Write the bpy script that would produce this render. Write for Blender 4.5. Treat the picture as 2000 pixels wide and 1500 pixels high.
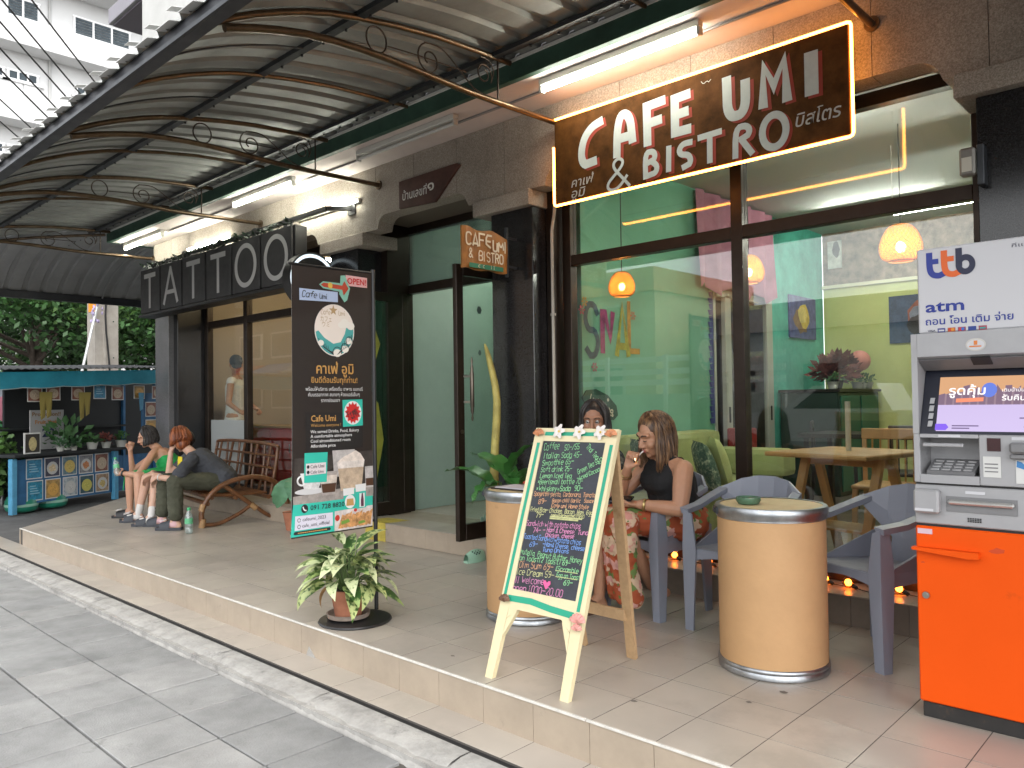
import bpy, bmesh, math, random
from mathutils import Vector, Matrix, Euler
R = math.radians
PI = math.pi
random.seed(7)
SC = bpy.context.scene
COL = SC.collection
for o in list(bpy.data.objects):
    bpy.data.objects.remove(o, do_unlink=True)

# ------------------------------------------------------------------ camera
cam_d = bpy.data.cameras.new('camera')
cam = bpy.data.objects.new('camera', cam_d)
COL.objects.link(cam)
_th, _yaw, _roll = 0.0220215, 0.7565534, -0.0145224
_f = Vector((-math.sin(_yaw)*math.cos(_th), math.cos(_yaw)*math.cos(_th), math.sin(_th)))
_r0 = Vector((math.cos(_yaw), math.sin(_yaw), 0)); _u0 = _r0.cross(_f)
_r = _r0*math.cos(_roll) + _u0*math.sin(_roll)
_u = -_r0*math.sin(_roll) + _u0*math.cos(_roll)
cam.matrix_world = Matrix(((_r.x, _u.x, -_f.x, 0), (_r.y, _u.y, -_f.y, 0), (_r.z, _u.z, -_f.z, 1.25), (0, 0, 0, 1)))
cam_d.sensor_width = 36
cam_d.lens = 1533.89/2000*36
cam_d.clip_start = 0.05
cam_d.clip_end = 600
SC.camera = cam

# ------------------------------------------------------------------ sky, sun, exposure
w = bpy.data.worlds.new('World'); SC.world = w; w.use_nodes = True
nt = w.node_tree; nt.nodes.clear()
sky = nt.nodes.new('ShaderNodeTexSky'); sky.sky_type = 'NISHITA'; sky.sun_disc = False
sky.sun_elevation = R(52); sky.sun_rotation = R(112)
sky.air_density = 1.0; sky.dust_density = 1.0; sky.ozone_density = 1.0
hs = nt.nodes.new('ShaderNodeHueSaturation'); hs.inputs['Saturation'].default_value = 0.08
bg = nt.nodes.new('ShaderNodeBackground'); bg.inputs['Strength'].default_value = 0.15
wo = nt.nodes.new('ShaderNodeOutputWorld')
nt.links.new(sky.outputs[0], hs.inputs['Color']); nt.links.new(hs.outputs[0], bg.inputs['Color']); nt.links.new(bg.outputs[0], wo.inputs[0])
sun_d = bpy.data.lights.new('sun', 'SUN'); sun_d.energy = 0.5; sun_d.angle = R(22); sun_d.color = (1, .96, .9)
sun = bpy.data.objects.new('sun', sun_d); COL.objects.link(sun)
_az, _el = R(112), R(52)
_sd = Vector((math.sin(_az)*math.cos(_el), math.cos(_az)*math.cos(_el), math.sin(_el)))
sun.rotation_euler = (-_sd).to_track_quat('-Z', 'Y').to_euler()
sun.location = (0, 0, 30)
SC.view_settings.view_transform = 'Standard'; SC.view_settings.look = 'None'
SC.view_settings.gamma = 1.0; SC.view_settings.exposure = 2.0
SC.view_settings.use_curve_mapping = False
SC.render.engine = 'CYCLES'
SC.cycles.use_denoising = True
SC.cycles.max_bounces = 7; SC.cycles.diffuse_bounces = 3; SC.cycles.glossy_bounces = 3
SC.cycles.transparent_max_bounces = 24; SC.cycles.transmission_bounces = 4
SC.cycles.caustics_reflective = False; SC.cycles.caustics_refractive = False
SC.cycles.sample_clamp_indirect = 6.0

# ------------------------------------------------------------------ materials
MATS = {}
def M(name, col=(.5, .5, .5), rough=.5, metal=0.0, var=None, bump=None, emit=None, estr=0.0, vd=(6, .65), spec=None, wear=None, coat=0.0, sub=0.0, alpha=None):
    """procedural principled material; var=(scale, amount) mottles the colour, bump=(scale, strength), wear=(scale, colour, threshold)"""
    if name in MATS: return MATS[name]
    m = bpy.data.materials.new(name); m.use_nodes = True
    t = m.node_tree; b = t.nodes['Principled BSDF']
    b.inputs['Base Color'].default_value = (*col, 1); b.inputs['Roughness'].default_value = rough; b.inputs['Metallic'].default_value = metal
    if spec is not None: b.inputs['Specular IOR Level'].default_value = spec
    if coat: b.inputs['Coat Weight'].default_value = coat; b.inputs['Coat Roughness'].default_value = .1
    if sub: b.inputs['Subsurface Weight'].default_value = sub; b.inputs['Subsurface Radius'].default_value = (.01, .004, .002)
    if alpha is not None: b.inputs['Alpha'].default_value = alpha
    tc = t.nodes.new('ShaderNodeTexCoord')
    out = None
    if var:
        n = t.nodes.new('ShaderNodeTexNoise'); n.inputs['Scale'].default_value = var[0]; n.inputs['Detail'].default_value = vd[0]; n.inputs['Roughness'].default_value = vd[1]
        t.links.new(tc.outputs['Object'], n.inputs['Vector'])
        mr = t.nodes.new('ShaderNodeMapRange'); mr.inputs[1].default_value = .3; mr.inputs[2].default_value = .7
        mr.inputs[3].default_value = 1-var[1]; mr.inputs[4].default_value = 1+var[1]
        t.links.new(n.outputs['Fac'], mr.inputs[0])
        mx = t.nodes.new('ShaderNodeVectorMath'); mx.operation = 'SCALE'; mx.inputs[0].default_value = col
        t.links.new(mr.outputs[0], mx.inputs['Scale']); out = mx.outputs[0]
        rr = t.nodes.new('ShaderNodeMapRange'); rr.inputs[1].default_value = .3; rr.inputs[2].default_value = .7
        rr.inputs[3].default_value = min(1, rough*1.15); rr.inputs[4].default_value = rough*.85
        t.links.new(n.outputs['Fac'], rr.inputs[0]); t.links.new(rr.outputs[0], b.inputs['Roughness'])
    if wear:
        n2 = t.nodes.new('ShaderNodeTexNoise'); n2.inputs['Scale'].default_value = wear[0]; n2.inputs['Detail'].default_value = 8; n2.inputs['Roughness'].default_value = .7
        t.links.new(tc.outputs['Object'], n2.inputs['Vector'])
        r2 = t.nodes.new('ShaderNodeMapRange'); r2.inputs[1].default_value = wear[2]; r2.inputs[2].default_value = wear[2]+.12
        t.links.new(n2.outputs['Fac'], r2.inputs[0])
        m2 = t.nodes.new('ShaderNodeMix'); m2.data_type = 'RGBA'
        if out: t.links.new(out, m2.inputs[6])
        else: m2.inputs[6].default_value = (*col, 1)
        m2.inputs[7].default_value = (*wear[1], 1)
        t.links.new(r2.outputs[0], m2.inputs[0]); out = m2.outputs[2]
    if out: t.links.new(out, b.inputs['Base Color'])
    if bump:
        n3 = t.nodes.new('ShaderNodeTexNoise'); n3.inputs['Scale'].default_value = bump[0]; n3.inputs['Detail'].default_value = 4
        t.links.new(tc.outputs['Object'], n3.inputs['Vector'])
        bp = t.nodes.new('ShaderNodeBump'); bp.inputs['Strength'].default_value = bump[1]; bp.inputs['Distance'].default_value = .01
        t.links.new(n3.outputs['Fac'], bp.inputs['Height']); t.links.new(bp.outputs[0], b.inputs['Normal'])
    if emit:
        b.inputs['Emission Color'].default_value = (*emit, 1); b.inputs['Emission Strength'].default_value = estr
    MATS[name] = m; return m

def glass_mat(name, tint=(.93, .96, .95), base=.055, rough=0.0, power=5.0, body=0.0, bodycol=(.5, .6, .55)):
    if name in MATS: return MATS[name]
    m = bpy.data.materials.new(name); m.use_nodes = True; t = m.node_tree; t.nodes.clear()
    o = t.nodes.new('ShaderNodeOutputMaterial'); tr = t.nodes.new('ShaderNodeBsdfTransparent'); tr.inputs[0].default_value = (*tint, 1)
    g = t.nodes.new('ShaderNodeBsdfGlossy'); g.inputs['Roughness'].default_value = rough; g.inputs['Color'].default_value = (.95, .95, .95, 1)
    lw = t.nodes.new('ShaderNodeLayerWeight'); lw.inputs['Blend'].default_value = .5
    p = t.nodes.new('ShaderNodeMath'); p.operation = 'POWER'; p.inputs[1].default_value = power
    q = t.nodes.new('ShaderNodeMath'); q.operation = 'MULTIPLY_ADD'; q.inputs[1].default_value = .9; q.inputs[2].default_value = base
    q.use_clamp = True
    mx = t.nodes.new('ShaderNodeMixShader')
    t.links.new(lw.outputs['Facing'], p.inputs[0]); t.links.new(p.outputs[0], q.inputs[0]); t.links.new(q.outputs[0], mx.inputs[0])
    src = tr.outputs[0]
    if body:
        df = t.nodes.new('ShaderNodeBsdfDiffuse'); df.inputs[0].default_value = (*bodycol, 1)
        m2 = t.nodes.new('ShaderNodeMixShader'); m2.inputs[0].default_value = body
        t.links.new(tr.outputs[0], m2.inputs[1]); t.links.new(df.outputs[0], m2.inputs[2]); src = m2.outputs[0]
    t.links.new(src, mx.inputs[1]); t.links.new(g.outputs[0], mx.inputs[2]); t.links.new(mx.outputs[0], o.inputs[0])
    MATS[name] = m; return m

def granite(name, c1, c2, c3, scale, rough, bump=0.0):
    if name in MATS: return MATS[name]
    m = bpy.data.materials.new(name); m.use_nodes = True; t = m.node_tree; b = t.nodes['Principled BSDF']
    tc = t.nodes.new('ShaderNodeTexCoord')
    v = t.nodes.new('ShaderNodeTexNoise'); v.inputs['Scale'].default_value = scale; v.inputs['Detail'].default_value = 5; v.inputs['Roughness'].default_value = .8
    n = t.nodes.new('ShaderNodeTexNoise'); n.inputs['Scale'].default_value = 2.3; n.inputs['Detail'].default_value = 5
    for k in (v, n): t.links.new(tc.outputs['Object'], k.inputs['Vector'])
    cr = t.nodes.new('ShaderNodeValToRGB'); e = cr.color_ramp.elements
    e[0].position = .36; e[0].color = (*c1, 1); e[1].position = .62; e[1].color = (*c3, 1)
    k = e.new(.5); k.color = (*c2, 1)
    t.links.new(v.outputs['Fac'], cr.inputs[0])
    mr = t.nodes.new('ShaderNodeMapRange'); mr.inputs[1].default_value = .3; mr.inputs[2].default_value = .7; mr.inputs[3].default_value = .78; mr.inputs[4].default_value = 1.2
    t.links.new(n.outputs['Fac'], mr.inputs[0])
    s = t.nodes.new('ShaderNodeVectorMath'); s.operation = 'SCALE'
    t.links.new(cr.outputs[0], s.inputs[0]); t.links.new(mr.outputs[0], s.inputs['Scale']); t.links.new(s.outputs[0], b.inputs['Base Color'])
    b.inputs['Roughness'].default_value = rough
    if bump:
        bp = t.nodes.new('ShaderNodeBump'); bp.inputs['Strength'].default_value = bump; bp.inputs['Distance'].default_value = .004
        t.links.new(v.outputs['Fac'], bp.inputs['Height']); t.links.new(bp.outputs[0], b.inputs['Normal'])
    MATS[name] = m; return m

# ------------------------------------------------------------------ mesh builder
class MB:
    def __init__(s): s.v = []; s.f = []; s.mi = []; s.cur = 0
    def add(s, vs, fs):
        n = len(s.v); s.v += [tuple(p) for p in vs]
        for f in fs: s.f.append([i+n for i in f]); s.mi.append(s.cur)
        return s
    def box(s, x0, x1, y0, y1, z0, z1, bev=0.0, mat=None):
        if bev <= 0:
            vs = [(x, y, z) for x in (x0, x1) for y in (y0, y1) for z in (z0, z1)]
            fs = [(0, 1, 3, 2), (4, 6, 7, 5), (0, 4, 5, 1), (2, 3, 7, 6), (0, 2, 6, 4), (1, 5, 7, 3)]
        else:
            bm = bmesh.new(); bmesh.ops.create_cube(bm, size=1)
            for q in bm.verts: q.co = Vector(((x0+x1)/2+q.co.x*(x1-x0), (y0+y1)/2+q.co.y*(y1-y0), (z0+z1)/2+q.co.z*(z1-z0)))
            bmesh.ops.bevel(bm, geom=bm.edges[:], offset=bev, segments=2 if bev > .012 else 1, affect='EDGES', profile=.6)
            bm.verts.index_update(); vs = [tuple(q.co) for q in bm.verts]; fs = [[q.index for q in f.verts] for f in bm.faces]; bm.free()
        if mat is not None: vs = [tuple(mat @ Vector(p)) for p in vs]
        return s.add(vs, fs)
    def bar(s, a, b, w, h, up=(0, 0, 1), bev=0.0):
        a = Vector(a); b = Vector(b); d = b-a; L = d.length; d.normalize(); up = Vector(up)
        if abs(d.dot(up)) > .98: up = Vector((0, 1, 0))
        sx = d.cross(up).normalized(); uz = sx.cross(d)
        m = Matrix(((d.x, sx.x, uz.x, a.x), (d.y, sx.y, uz.y, a.y), (d.z, sx.z, uz.z, a.z), (0, 0, 0, 1)))
        return s.box(0, L, -w/2, w/2, -h/2, h/2, bev, m)
    def tube(s, pts, r, n=8, closed=False, caps=True):
        pts = [Vector(p) for p in pts]; N = len(pts)
        rad = r if isinstance(r, (list, tuple)) else [r]*N
        prev = None; rings = []
        for i, p in enumerate(pts):
            if closed: t = pts[(i+1) % N]-pts[i-1]
            else: t = pts[min(i+1, N-1)]-pts[max(i-1, 0)]
            if t.length < 1e-9: t = Vector((0, 0, 1))
            t.normalize()
            if prev is None:
                a = Vector((0, 0, 1)) if abs(t.z) < .9 else Vector((1, 0, 0))
                u = t.cross(a).normalized()
            else:
                u = prev - t*prev.dot(t)
                u = u.normalized() if u.length > 1e-6 else t.orthogonal().normalized()
            prev = u; v = t.cross(u)
            rings.append([p+(u*math.cos(2*PI*k/n)+v*math.sin(2*PI*k/n))*rad[i] for k in range(n)])
        vs = [q for rg in rings for q in rg]; fs = []
        for i in range(N if closed else N-1):
            j = (i+1) % N
            for k in range(n): fs.append((i*n+k, i*n+(k+1) % n, j*n+(k+1) % n, j*n+k))
        if caps and not closed: fs += [tuple(range(n-1, -1, -1)), tuple((N-1)*n+k for k in range(n))]
        return s.add(vs, fs)
    def lathe(s, prof, n=24, c=(0, 0, 0), cap=True, sy=1.0):
        vs = []; fs = []
        for r, z in prof:
            for k in range(n): vs.append((c[0]+r*math.cos(2*PI*k/n), c[1]+sy*r*math.sin(2*PI*k/n), c[2]+z))
        for i in range(len(prof)-1):
            for k in range(n): fs.append((i*n+k, i*n+(k+1) % n, (i+1)*n+(k+1) % n, (i+1)*n+k))
        if cap: fs += [tuple(range(n-1, -1, -1)), tuple((len(prof)-1)*n+k for k in range(n))]
        return s.add(vs, fs)
    def prism(s, pts, d):
        """closed outline (3-D points) pushed by vector d"""
        pts = [Vector(p) for p in pts]; d = Vector(d); n = len(pts)
        vs = pts+[p+d for p in pts]
        fs = [tuple(range(n-1, -1, -1)), tuple(range(n, 2*n))]+[(k, (k+1) % n, n+(k+1) % n, n+k) for k in range(n)]
        return s.add(vs, fs)
    def sphere(s, c, r, nu=12, nv=8, sc=(1, 1, 1), m=None):
        vs = []; fs = []
        for i in range(nv+1):
            th = PI*i/nv
            for k in range(nu):
                p = Vector((r*sc[0]*math.sin(th)*math.cos(2*PI*k/nu), r*sc[1]*math.sin(th)*math.sin(2*PI*k/nu), r*sc[2]*math.cos(th)))
                if m: p = m @ p
                vs.append(tuple(Vector(c)+p))
        for i in range(nv):
            for k in range(nu): fs.append((i*nu+k, (i+1)*nu+k, (i+1)*nu+(k+1) % nu, i*nu+(k+1) % nu))
        return s.add(vs, fs)
    def grid(s, rows):
        n = len(rows[0]); vs = [p for r in rows for p in r]; fs = []
        for i in range(len(rows)-1):
            for k in range(n-1): fs.append((i*n+k, i*n+k+1, (i+1)*n+k+1, (i+1)*n+k))
        return s.add(vs, fs)
    def xf(s, m):
        s.v = [tuple(m @ Vector(p)) for p in s.v]; return s
    def mesh(s, name, mats, smooth=None):
        me = bpy.data.meshes.new(name); me.from_pydata(s.v, [], s.f)
        if not isinstance(mats, (list, tuple)): mats = [mats]
        for m in mats: me.materials.append(m)
        if len(mats) > 1: me.polygons.foreach_set('material_index', s.mi)
        bm = bmesh.new(); bm.from_mesh(me); bmesh.ops.remove_doubles(bm, verts=bm.verts, dist=1e-6)
        bmesh.ops.recalc_face_normals(bm, faces=bm.faces)
        if smooth:
            a = R(smooth)
            for f in bm.faces: f.smooth = True
            for e in bm.edges:
                if len(e.link_faces) == 2 and e.calc_face_angle(0) > a: e.smooth = False
        bm.to_mesh(me); bm.free(); me.update(); return me

def put(o, parent=None, label=None, world=False):
    COL.objects.link(o)
    if parent is not None:
        o.parent = parent
        if world: o.matrix_parent_inverse = wm(parent).inverted()
    if label: o['label'] = label
    return o
def wm(o):
    m = Matrix.LocRotScale(o.location, o.rotation_euler, o.scale)
    if o.parent: m = wm(o.parent) @ o.matrix_parent_inverse @ m
    return m
def obj(name, mb, mat, parent=None, smooth=None, label=None, world=True):
    me = mb if isinstance(mb, bpy.types.Mesh) else mb.mesh(name, mat, smooth)
    return put(bpy.data.objects.new(name, me), parent, label, world)
def tag(o, label, cat, group=None, kind=None):
    if label: o['label'] = label
    if cat: o['category'] = cat
    if group: o['group'] = group
    if kind: o['kind'] = kind
    return o
def thing(name, label, cat, loc=(0, 0, 0), rotz=0.0, group=None):
    o = bpy.data.objects.new(name, None); o.empty_display_size = .1
    COL.objects.link(o); o.location = loc; o.rotation_euler = (0, 0, rotz)
    return tag(o, label, cat, group)
def struct(name, mb, mat, parent=None, smooth=None):
    o = obj(name, mb, mat, parent, smooth)
    if parent is None: o['kind'] = 'structure'
    return o
def dup(root, loc, rotz, label=None, group=None):
    r = root.copy(); COL.objects.link(r); r.location = loc; r.rotation_euler = (0, 0, rotz)
    if label: r['label'] = label
    if group: r['group'] = group
    for ch in list(root.children):
        c = ch.copy(); COL.objects.link(c); c.parent = r
        for g in list(ch.children):
            d = g.copy(); COL.objects.link(d); d.parent = c
    return r

# ------------------------------------------------------------------ lettering
def ribbon(mb, pts, wdt, T, off):
    """flat painted stroke: 2-D points, T maps (x, y, height) to 3-D"""
    n = len(pts)
    if n < 2: return
    L = []; Rr = []
    hw = wdt/2
    for i, (x, y) in enumerate(pts):
        def dirn(a, b):
            dx, dy = b[0]-a[0], b[1]-a[1]; l = math.hypot(dx, dy) or 1e-9; return dx/l, dy/l
        d0 = dirn(pts[i-1], pts[i]) if i > 0 else None
        d1 = dirn(pts[i], pts[i+1]) if i < n-1 else None
        if d0 and d1:
            nx, ny = -(d0[1]+d1[1]), d0[0]+d1[0]; l = math.hypot(nx, ny)
            if l < .3: nx, ny = -d1[1], d1[0]; k = 1
            else:
                nx /= l; ny /= l; c = nx*-d1[1]+ny*d1[0]; k = min(1/max(c, .45), 1.6)
        else:
            d = d0 or d1; nx, ny = -d[1], d[0]; k = 1
            e = hw*.6
            x, y = (x-d[0]*e, y-d[1]*e) if d1 else (x+d[0]*e, y+d[1]*e)
        L.append((x+nx*hw*k, y+ny*hw*k)); Rr.append((x-nx*hw*k, y-ny*hw*k))
    vs = [T(*p, off+.00004*i) for i, p in enumerate(L)]+[T(*p, off+.00004*i) for i, p in enumerate(Rr)]
    mb.add(vs, [(i, i+1, n+i+1, n+i) for i in range(n-1)])
def chaikin(p, it=1):
    for _ in range(it):
        if len(p) < 3: return p
        q = [p[0]]
        for a, b in zip(p, p[1:]): q += [(a[0]*.75+b[0]*.25, a[1]*.75+b[1]*.25), (a[0]*.25+b[0]*.75, a[1]*.25+b[1]*.75)]
        p = q[:1]+q[2:-2]+[p[-1]] if len(q) > 4 else q
        p = [q[0]]+q[2:-2]+[q[-1]] if len(q) > 5 else q
    return p
# single-stroke hand: digits are x (0-4) and y (2 = baseline, 6 = x-height, 8 = capital)
GL = {
 'A': '02 28 42;13 33', 'B': '02 08 38 47 46 35 05;35 44 43 32 02', 'C': '47 38 18 07 03 12 32 43', 'D': '02 08 28 47 43 22 02', 'E': '48 08 02 42;05 35',
 'F': '48 08 02;05 35', 'G': '47 38 18 07 03 12 32 43 45 25', 'H': '08 02;48 42;05 45', 'I': '28 22', 'L': '08 02 42', 'M': '02 08 24 48 42', 'N': '02 08 42 48',
 'O': '18 07 03 12 32 43 47 38 18', 'P': '02 08 38 47 46 35 05', 'R': '02 08 38 47 46 35 05;25 42', 'S': '47 38 18 07 06 15 35 44 43 32 12 03', 'T': '08 48;28 22', 'U': '08 03 12 32 43 48',
 'W': '08 12 26 32 48', 'a': '46 16 05 03 12 32 43;46 42', 'b': '08 02;05 16 36 45 43 32 12 03', 'c': '46 16 05 03 12 42', 'd': '48 42;45 36 16 05 03 12 32 43', 'e': '04 44 45 36 16 05 03 12 42',
 'f': '48 38 27 22;06 46', 'g': '46 16 05 04 13 43;46 41 30 10', 'h': '08 02;05 16 36 45 42', 'i': '26 22;28 27', 'k': '08 02;46 04 42', 'l': '28 22', 'm': '06 02;05 16 25 22;25 36 45 42', 'n': '06 02;05 16 36 45 42',
 'o': '16 05 03 12 32 43 45 36 16', 'p': '06 00;05 16 36 45 43 32 12 03', 'r': '06 02;04 26 46', 's': '46 16 05 14 34 43 32 02', 't': '28 23 32 42;06 46', 'u': '06 03 12 32 43;46 42', 'v': '06 22 46', 'w': '06 12 25 32 46', 'y': '06 23;46 10',
 'x': '06 42;46 02', 'q': '46 16 05 03 12 32 43;46 40', '0': '18 07 03 12 32 43 47 38 18', '1': '17 28 22', '2': '07 18 38 47 46 02 42', '3': '07 18 38 47 35 43 32 12 03', '4': '38 04 44;36 32', '5': '48 08 05 35 44 43 32 12 03', '6': '38 05 03 12 32 43 44 35 05',
 '7': '08 48 12', '8': '15 07 18 38 47 35 15 03 12 32 43 35', '9': '45 15 07 18 38 47 45 32 12', '-': '05 45', '(': '38 17 13 32', ')': '18 37 33 12', ',': '22 11', '.': '22 32', '/': '48 02', '&': '42 16 17 28 37 36 03 12 22 44', '!': '28 24;22 23', '+': '25 22;04 44', '_': '02 42', "'": '28 26', '*': '14 36;16 34',
}
def hand_text(mb, s, x, y, h, wdt, T, off=.002, slant=0.0, jit=.03, adv=.62, rot=0.0, rng=None, smooth=1):
    """draw s with its baseline starting at (x, y), capital height h; returns the end x"""
    rng = rng or random; cx = 0.0; k = 0
    ca, sa = math.cos(rot), math.sin(rot)
    for ch in s:
        if ch == ' ': cx += h*.42; continue
        g = GL.get(ch) or GL.get(ch.upper()) or GL.get(ch.lower()) or '03 43'
        narrow = ch in "il1I.,'!()"
        cw = h*adv*(.5 if narrow else (1.15 if ch in 'mwMW' else .86))*rng.uniform(.92, 1.08); dy = rng.uniform(-jit, jit)*h; sc = rng.uniform(1-jit, 1+jit)
        for st in g.split(';'):
            p = []
            for c in st.split():
                gx = (int(c[0])-(1.4 if narrow and ch not in '()!' else 0))/4*cw*(1 if not narrow else 1.1); gy = (int(c[1])-2)/6*h*sc+dy
                gx += rng.uniform(-jit, jit)*h*.3+slant*gy
                px, py = cx+gx, gy
                p.append((x+px*ca-py*sa, y+px*sa+py*ca))
            if smooth and len(p) > 3: p = chaikin(p, 1)
            k += 1
            ribbon(mb, p, wdt*rng.uniform(.85, 1.15), T, off+k % 40*.00002)
        cx += cw+h*.17
    return cx
TXT = []
def print_text(s, x, y, h, T, mat, parent, name='lettering', align='LEFT', bold=0.0, shear=0.0, fit=None, off=.0015):
    """printed line in the built-in typeface; T maps (x, y, height) to 3-D; converted to a mesh at the end"""
    TXT.append((s, x, y, h, T, mat, parent, name, align, bold, shear, fit, off))
def flush_text():
    tmp = []
    for a in TXT:
        c = bpy.data.curves.new('line', 'FONT'); c.body = a[0]; c.size = a[3]/.72; c.offset = a[9]*a[3]; c.shear = a[10]; c.resolution_u = 2
        o = bpy.data.objects.new('line', c); COL.objects.link(o); tmp.append(o)
    bpy.context.view_layer.update(); dg = bpy.context.evaluated_depsgraph_get()
    for a, o in zip(TXT, tmp):
        me = bpy.data.meshes.new_from_object(o.evaluated_get(dg)); s, x, y, h, T, mat, parent, name, align, bold, shear, fit, off = a
        xs = [v.co.x for v in me.vertices]
        if not xs: continue
        x0, x1 = min(xs), max(xs); k = 1.0
        if fit: k = fit/(x1-x0)
        ox = {'LEFT': x-x0*k, 'CENTER': x-(x0+x1)/2*k, 'RIGHT': x-x1*k}[align]
        for v in me.vertices: v.co = Vector(T(v.co.x*k+ox, v.co.y+y, off))
        me.materials.clear(); me.materials.append(mat); me.name = name
        put(bpy.data.objects.new(name, me), parent, None, True)
    for o in tmp:
        c = o.data; bpy.data.objects.remove(o); bpy.data.curves.remove(c)
def shape(mb, pts, T, off=.001):
    n = len(pts); mb.add([T(*p, off) for p in pts], [tuple(range(n))])
def rect(mb, x0, x1, y0, y1, T, off=.001): shape(mb, [(x0, y0), (x1, y0), (x1, y1), (x0, y1)], T, off)
def disc(cx, cy, rx, ry=None, n=20, a0=0, a1=2*PI):
    ry = ry or rx
    return [(cx+rx*math.cos(a0+(a1-a0)*k/(n if a1-a0 > 6 else n-1)), cy+ry*math.sin(a0+(a1-a0)*k/(n if a1-a0 > 6 else n-1))) for k in range(n)]
def facade_T(y, x0=0.0, z0=0.0):      # drawn on a face that looks towards -Y
    return lambda a, b, o: (x0+a, y-o, z0+b)
def plane_T(org, ax, up):
    org = Vector(org); ax = Vector(ax).normalized(); up = Vector(up); up = (up-ax*up.dot(ax)).normalized(); nn = ax.cross(up)
    return lambda a, b, o: tuple(org+ax*a+up*b+nn*o)

# ================================================================== MATERIAL LIST
tile_m = [M('floor_tile_%d' % k, c, .34, var=(2.2, .10), vd=(3, .5), wear=(1.4, tuple(q*.84 for q in c), .50), bump=(60, .03)) for k, c in enumerate([(.43, .385, .33), (.445, .40, .34), (.415, .37, .32)])]
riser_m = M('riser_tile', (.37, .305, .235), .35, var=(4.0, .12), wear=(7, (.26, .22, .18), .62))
grout_m = M('grout', (.085, .076, .066), .9)
slab_m = [M('paving_%d' % k, c, .85, var=(2.6, .26), bump=(120, .35), wear=(5, (.165, .165, .16), .60)) for k, c in enumerate([(.238, .238, .234), (.262, .26, .254), (.215, .216, .214)])]
kerb_m = M('kerb_concrete', (.33, .32, .30), .9, var=(7, .25), bump=(40, .5), wear=(5, (.16, .155, .15), .57))
asphalt_m = M('asphalt', (.13, .13, .13), .9, var=(3, .2), bump=(200, .5))
stone_m = granite('speckled_stone', (.20, .172, .142), (.33, .288, .242), (.46, .415, .36), 120, .75, .25)
black_m = granite('black_granite', (.008, .008, .009), (.014, .014, .015), (.03, .03, .032), 140, .16)
greyg_m = granite('grey_granite', (.07, .07, .075), (.11, .11, .115), (.16, .16, .165), 140, .25)
frame_m = M('bronze_frame', (.030, .020, .014), .37, .55, var=(8, .2))
soffit_m = M('soffit_paint', (.66, .59, .56), .8, var=(1.5, .08), wear=(3, (.40, .34, .31), .64))
green_m = M('green_beam', (.035, .085, .06), .6, var=(3, .3), wear=(4, (.09, .14, .09), .66))
white_m = M('white_enamel', (.75, .75, .72), .4)
roof_m = M('roof_sheet', (.25, .262, .25), .55, .2, var=(2.2, .2), bump=(8, .12))
pipe_m = M('bronze_pipe', (.16, .115, .075), .34, .8, var=(10, .3), wear=(16, (.10, .045, .02), .6))
steel_dark = M('dark_steel', (.05, .055, .062), .45, .5, var=(6, .2))
glass_m = glass_mat('window_glass')
plaster_m = M('plaster', (.5, .5, .48), .85, var=(2, .1))

# ================================================================== GROUND, PAVEMENT, PLATFORM
struct('ground', MB().box(-260, 260, -260, 260, -.9, -.262), asphalt_m)
pv = struct('pavement', MB().box(-30, 6, -3.2, 2.2, -.40, -.236), grout_m)
rng = random.Random(3)
pitch = .394
for j in range(9):
    y1 = 2.04-j*.3915
    for i in range(28):
        x1 = -2.58-i*pitch+ (.1 if j % 2 else 0)*0
        if x1 < -13.4: continue
        dz = rng.uniform(-.003, .003)
        obj('paving_slab', MB().box(x1-pitch+.005, x1-.005, y1-.3915+.005, y1-.005, -.30, -.22+dz, .003), rng.choice(slab_m), pv)
kb = struct('kerb', MB().box(-13.2, 1.5, 2.05, 2.212, -.5, -.19), kerb_m)
def kerb_piece(x0, x1):
    rows = []
    n = max(4, int((x1-x0)/.045))
    for i in range(n+1):
        x = x0+(x1-x0)*i/n; e = rng.uniform(-.006, .006); fl = -.006 if i in (0, n) else 0
        rows.append([(x, 2.035+rng.uniform(-.014, .012), -.30), (x, 2.045+e, -.217+rng.uniform(-.004, .003)), (x, 2.072+e, -.192+fl*.6+rng.uniform(-.004, .004)), (x, 2.115+e, -.177+fl*.4+rng.uniform(-.003, .003)), (x, 2.16, -.172+rng.uniform(-.002, .002)), (x, 2.212, -.170+fl*.2), (x, 2.212, -.30)])
    return MB().grid(rows)
x = -13.2
while x < 1.2:
    L = rng.choice([.95, 1.0, 1.05])
    obj('kerbstone', kerb_piece(x+.003, x+L-.004), kerb_m, kb, smooth=50); x += L
struct('drain_gap', MB().box(-13.2, 1.5, 2.2125, 2.246, -.5, -.176), M('black_gap', (.012, .011, .011), .8), kb)
TW = .2955; TX = -3.985
st = struct('lower_step', MB().box(-13.2, 1.2, 2.246, 2.452, -.5, -.1672), grout_m)
for i in range(-31, 17):
    xa = TX+i*TW
    obj('step_tile', MB().box(xa+.002, xa+TW-.002, 2.247, 2.4485, -.2, -.166, .001), rng.choice(tile_m), st)
pl = struct('platform', MB().prism([(-9.40, 2.452, -.3), (4.0, 2.452, -.3), (4.0, 5.2, -.3), (-12.5, 5.2, -.3)], (0, 0, .2988)), grout_m)
def clip(poly, a, b, c):           # keep a*x+b*y <= c
    out = []
    for p, q in zip(poly, poly[1:]+poly[:1]):
        dp, dq = a*p[0]+b*p[1]-c, a*q[0]+b*q[1]-c
        if dp <= 0: out.append(p)
        if dp*dq < 0:
            t = dp/(dp-dq); out.append((p[0]+(q[0]-p[0])*t, p[1]+(q[1]-p[1])*t))
    return out
ax_, ay_ = -(4.40-2.45), -(11.6-9.40); cc_ = ax_*-9.40+ay_*2.45
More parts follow.
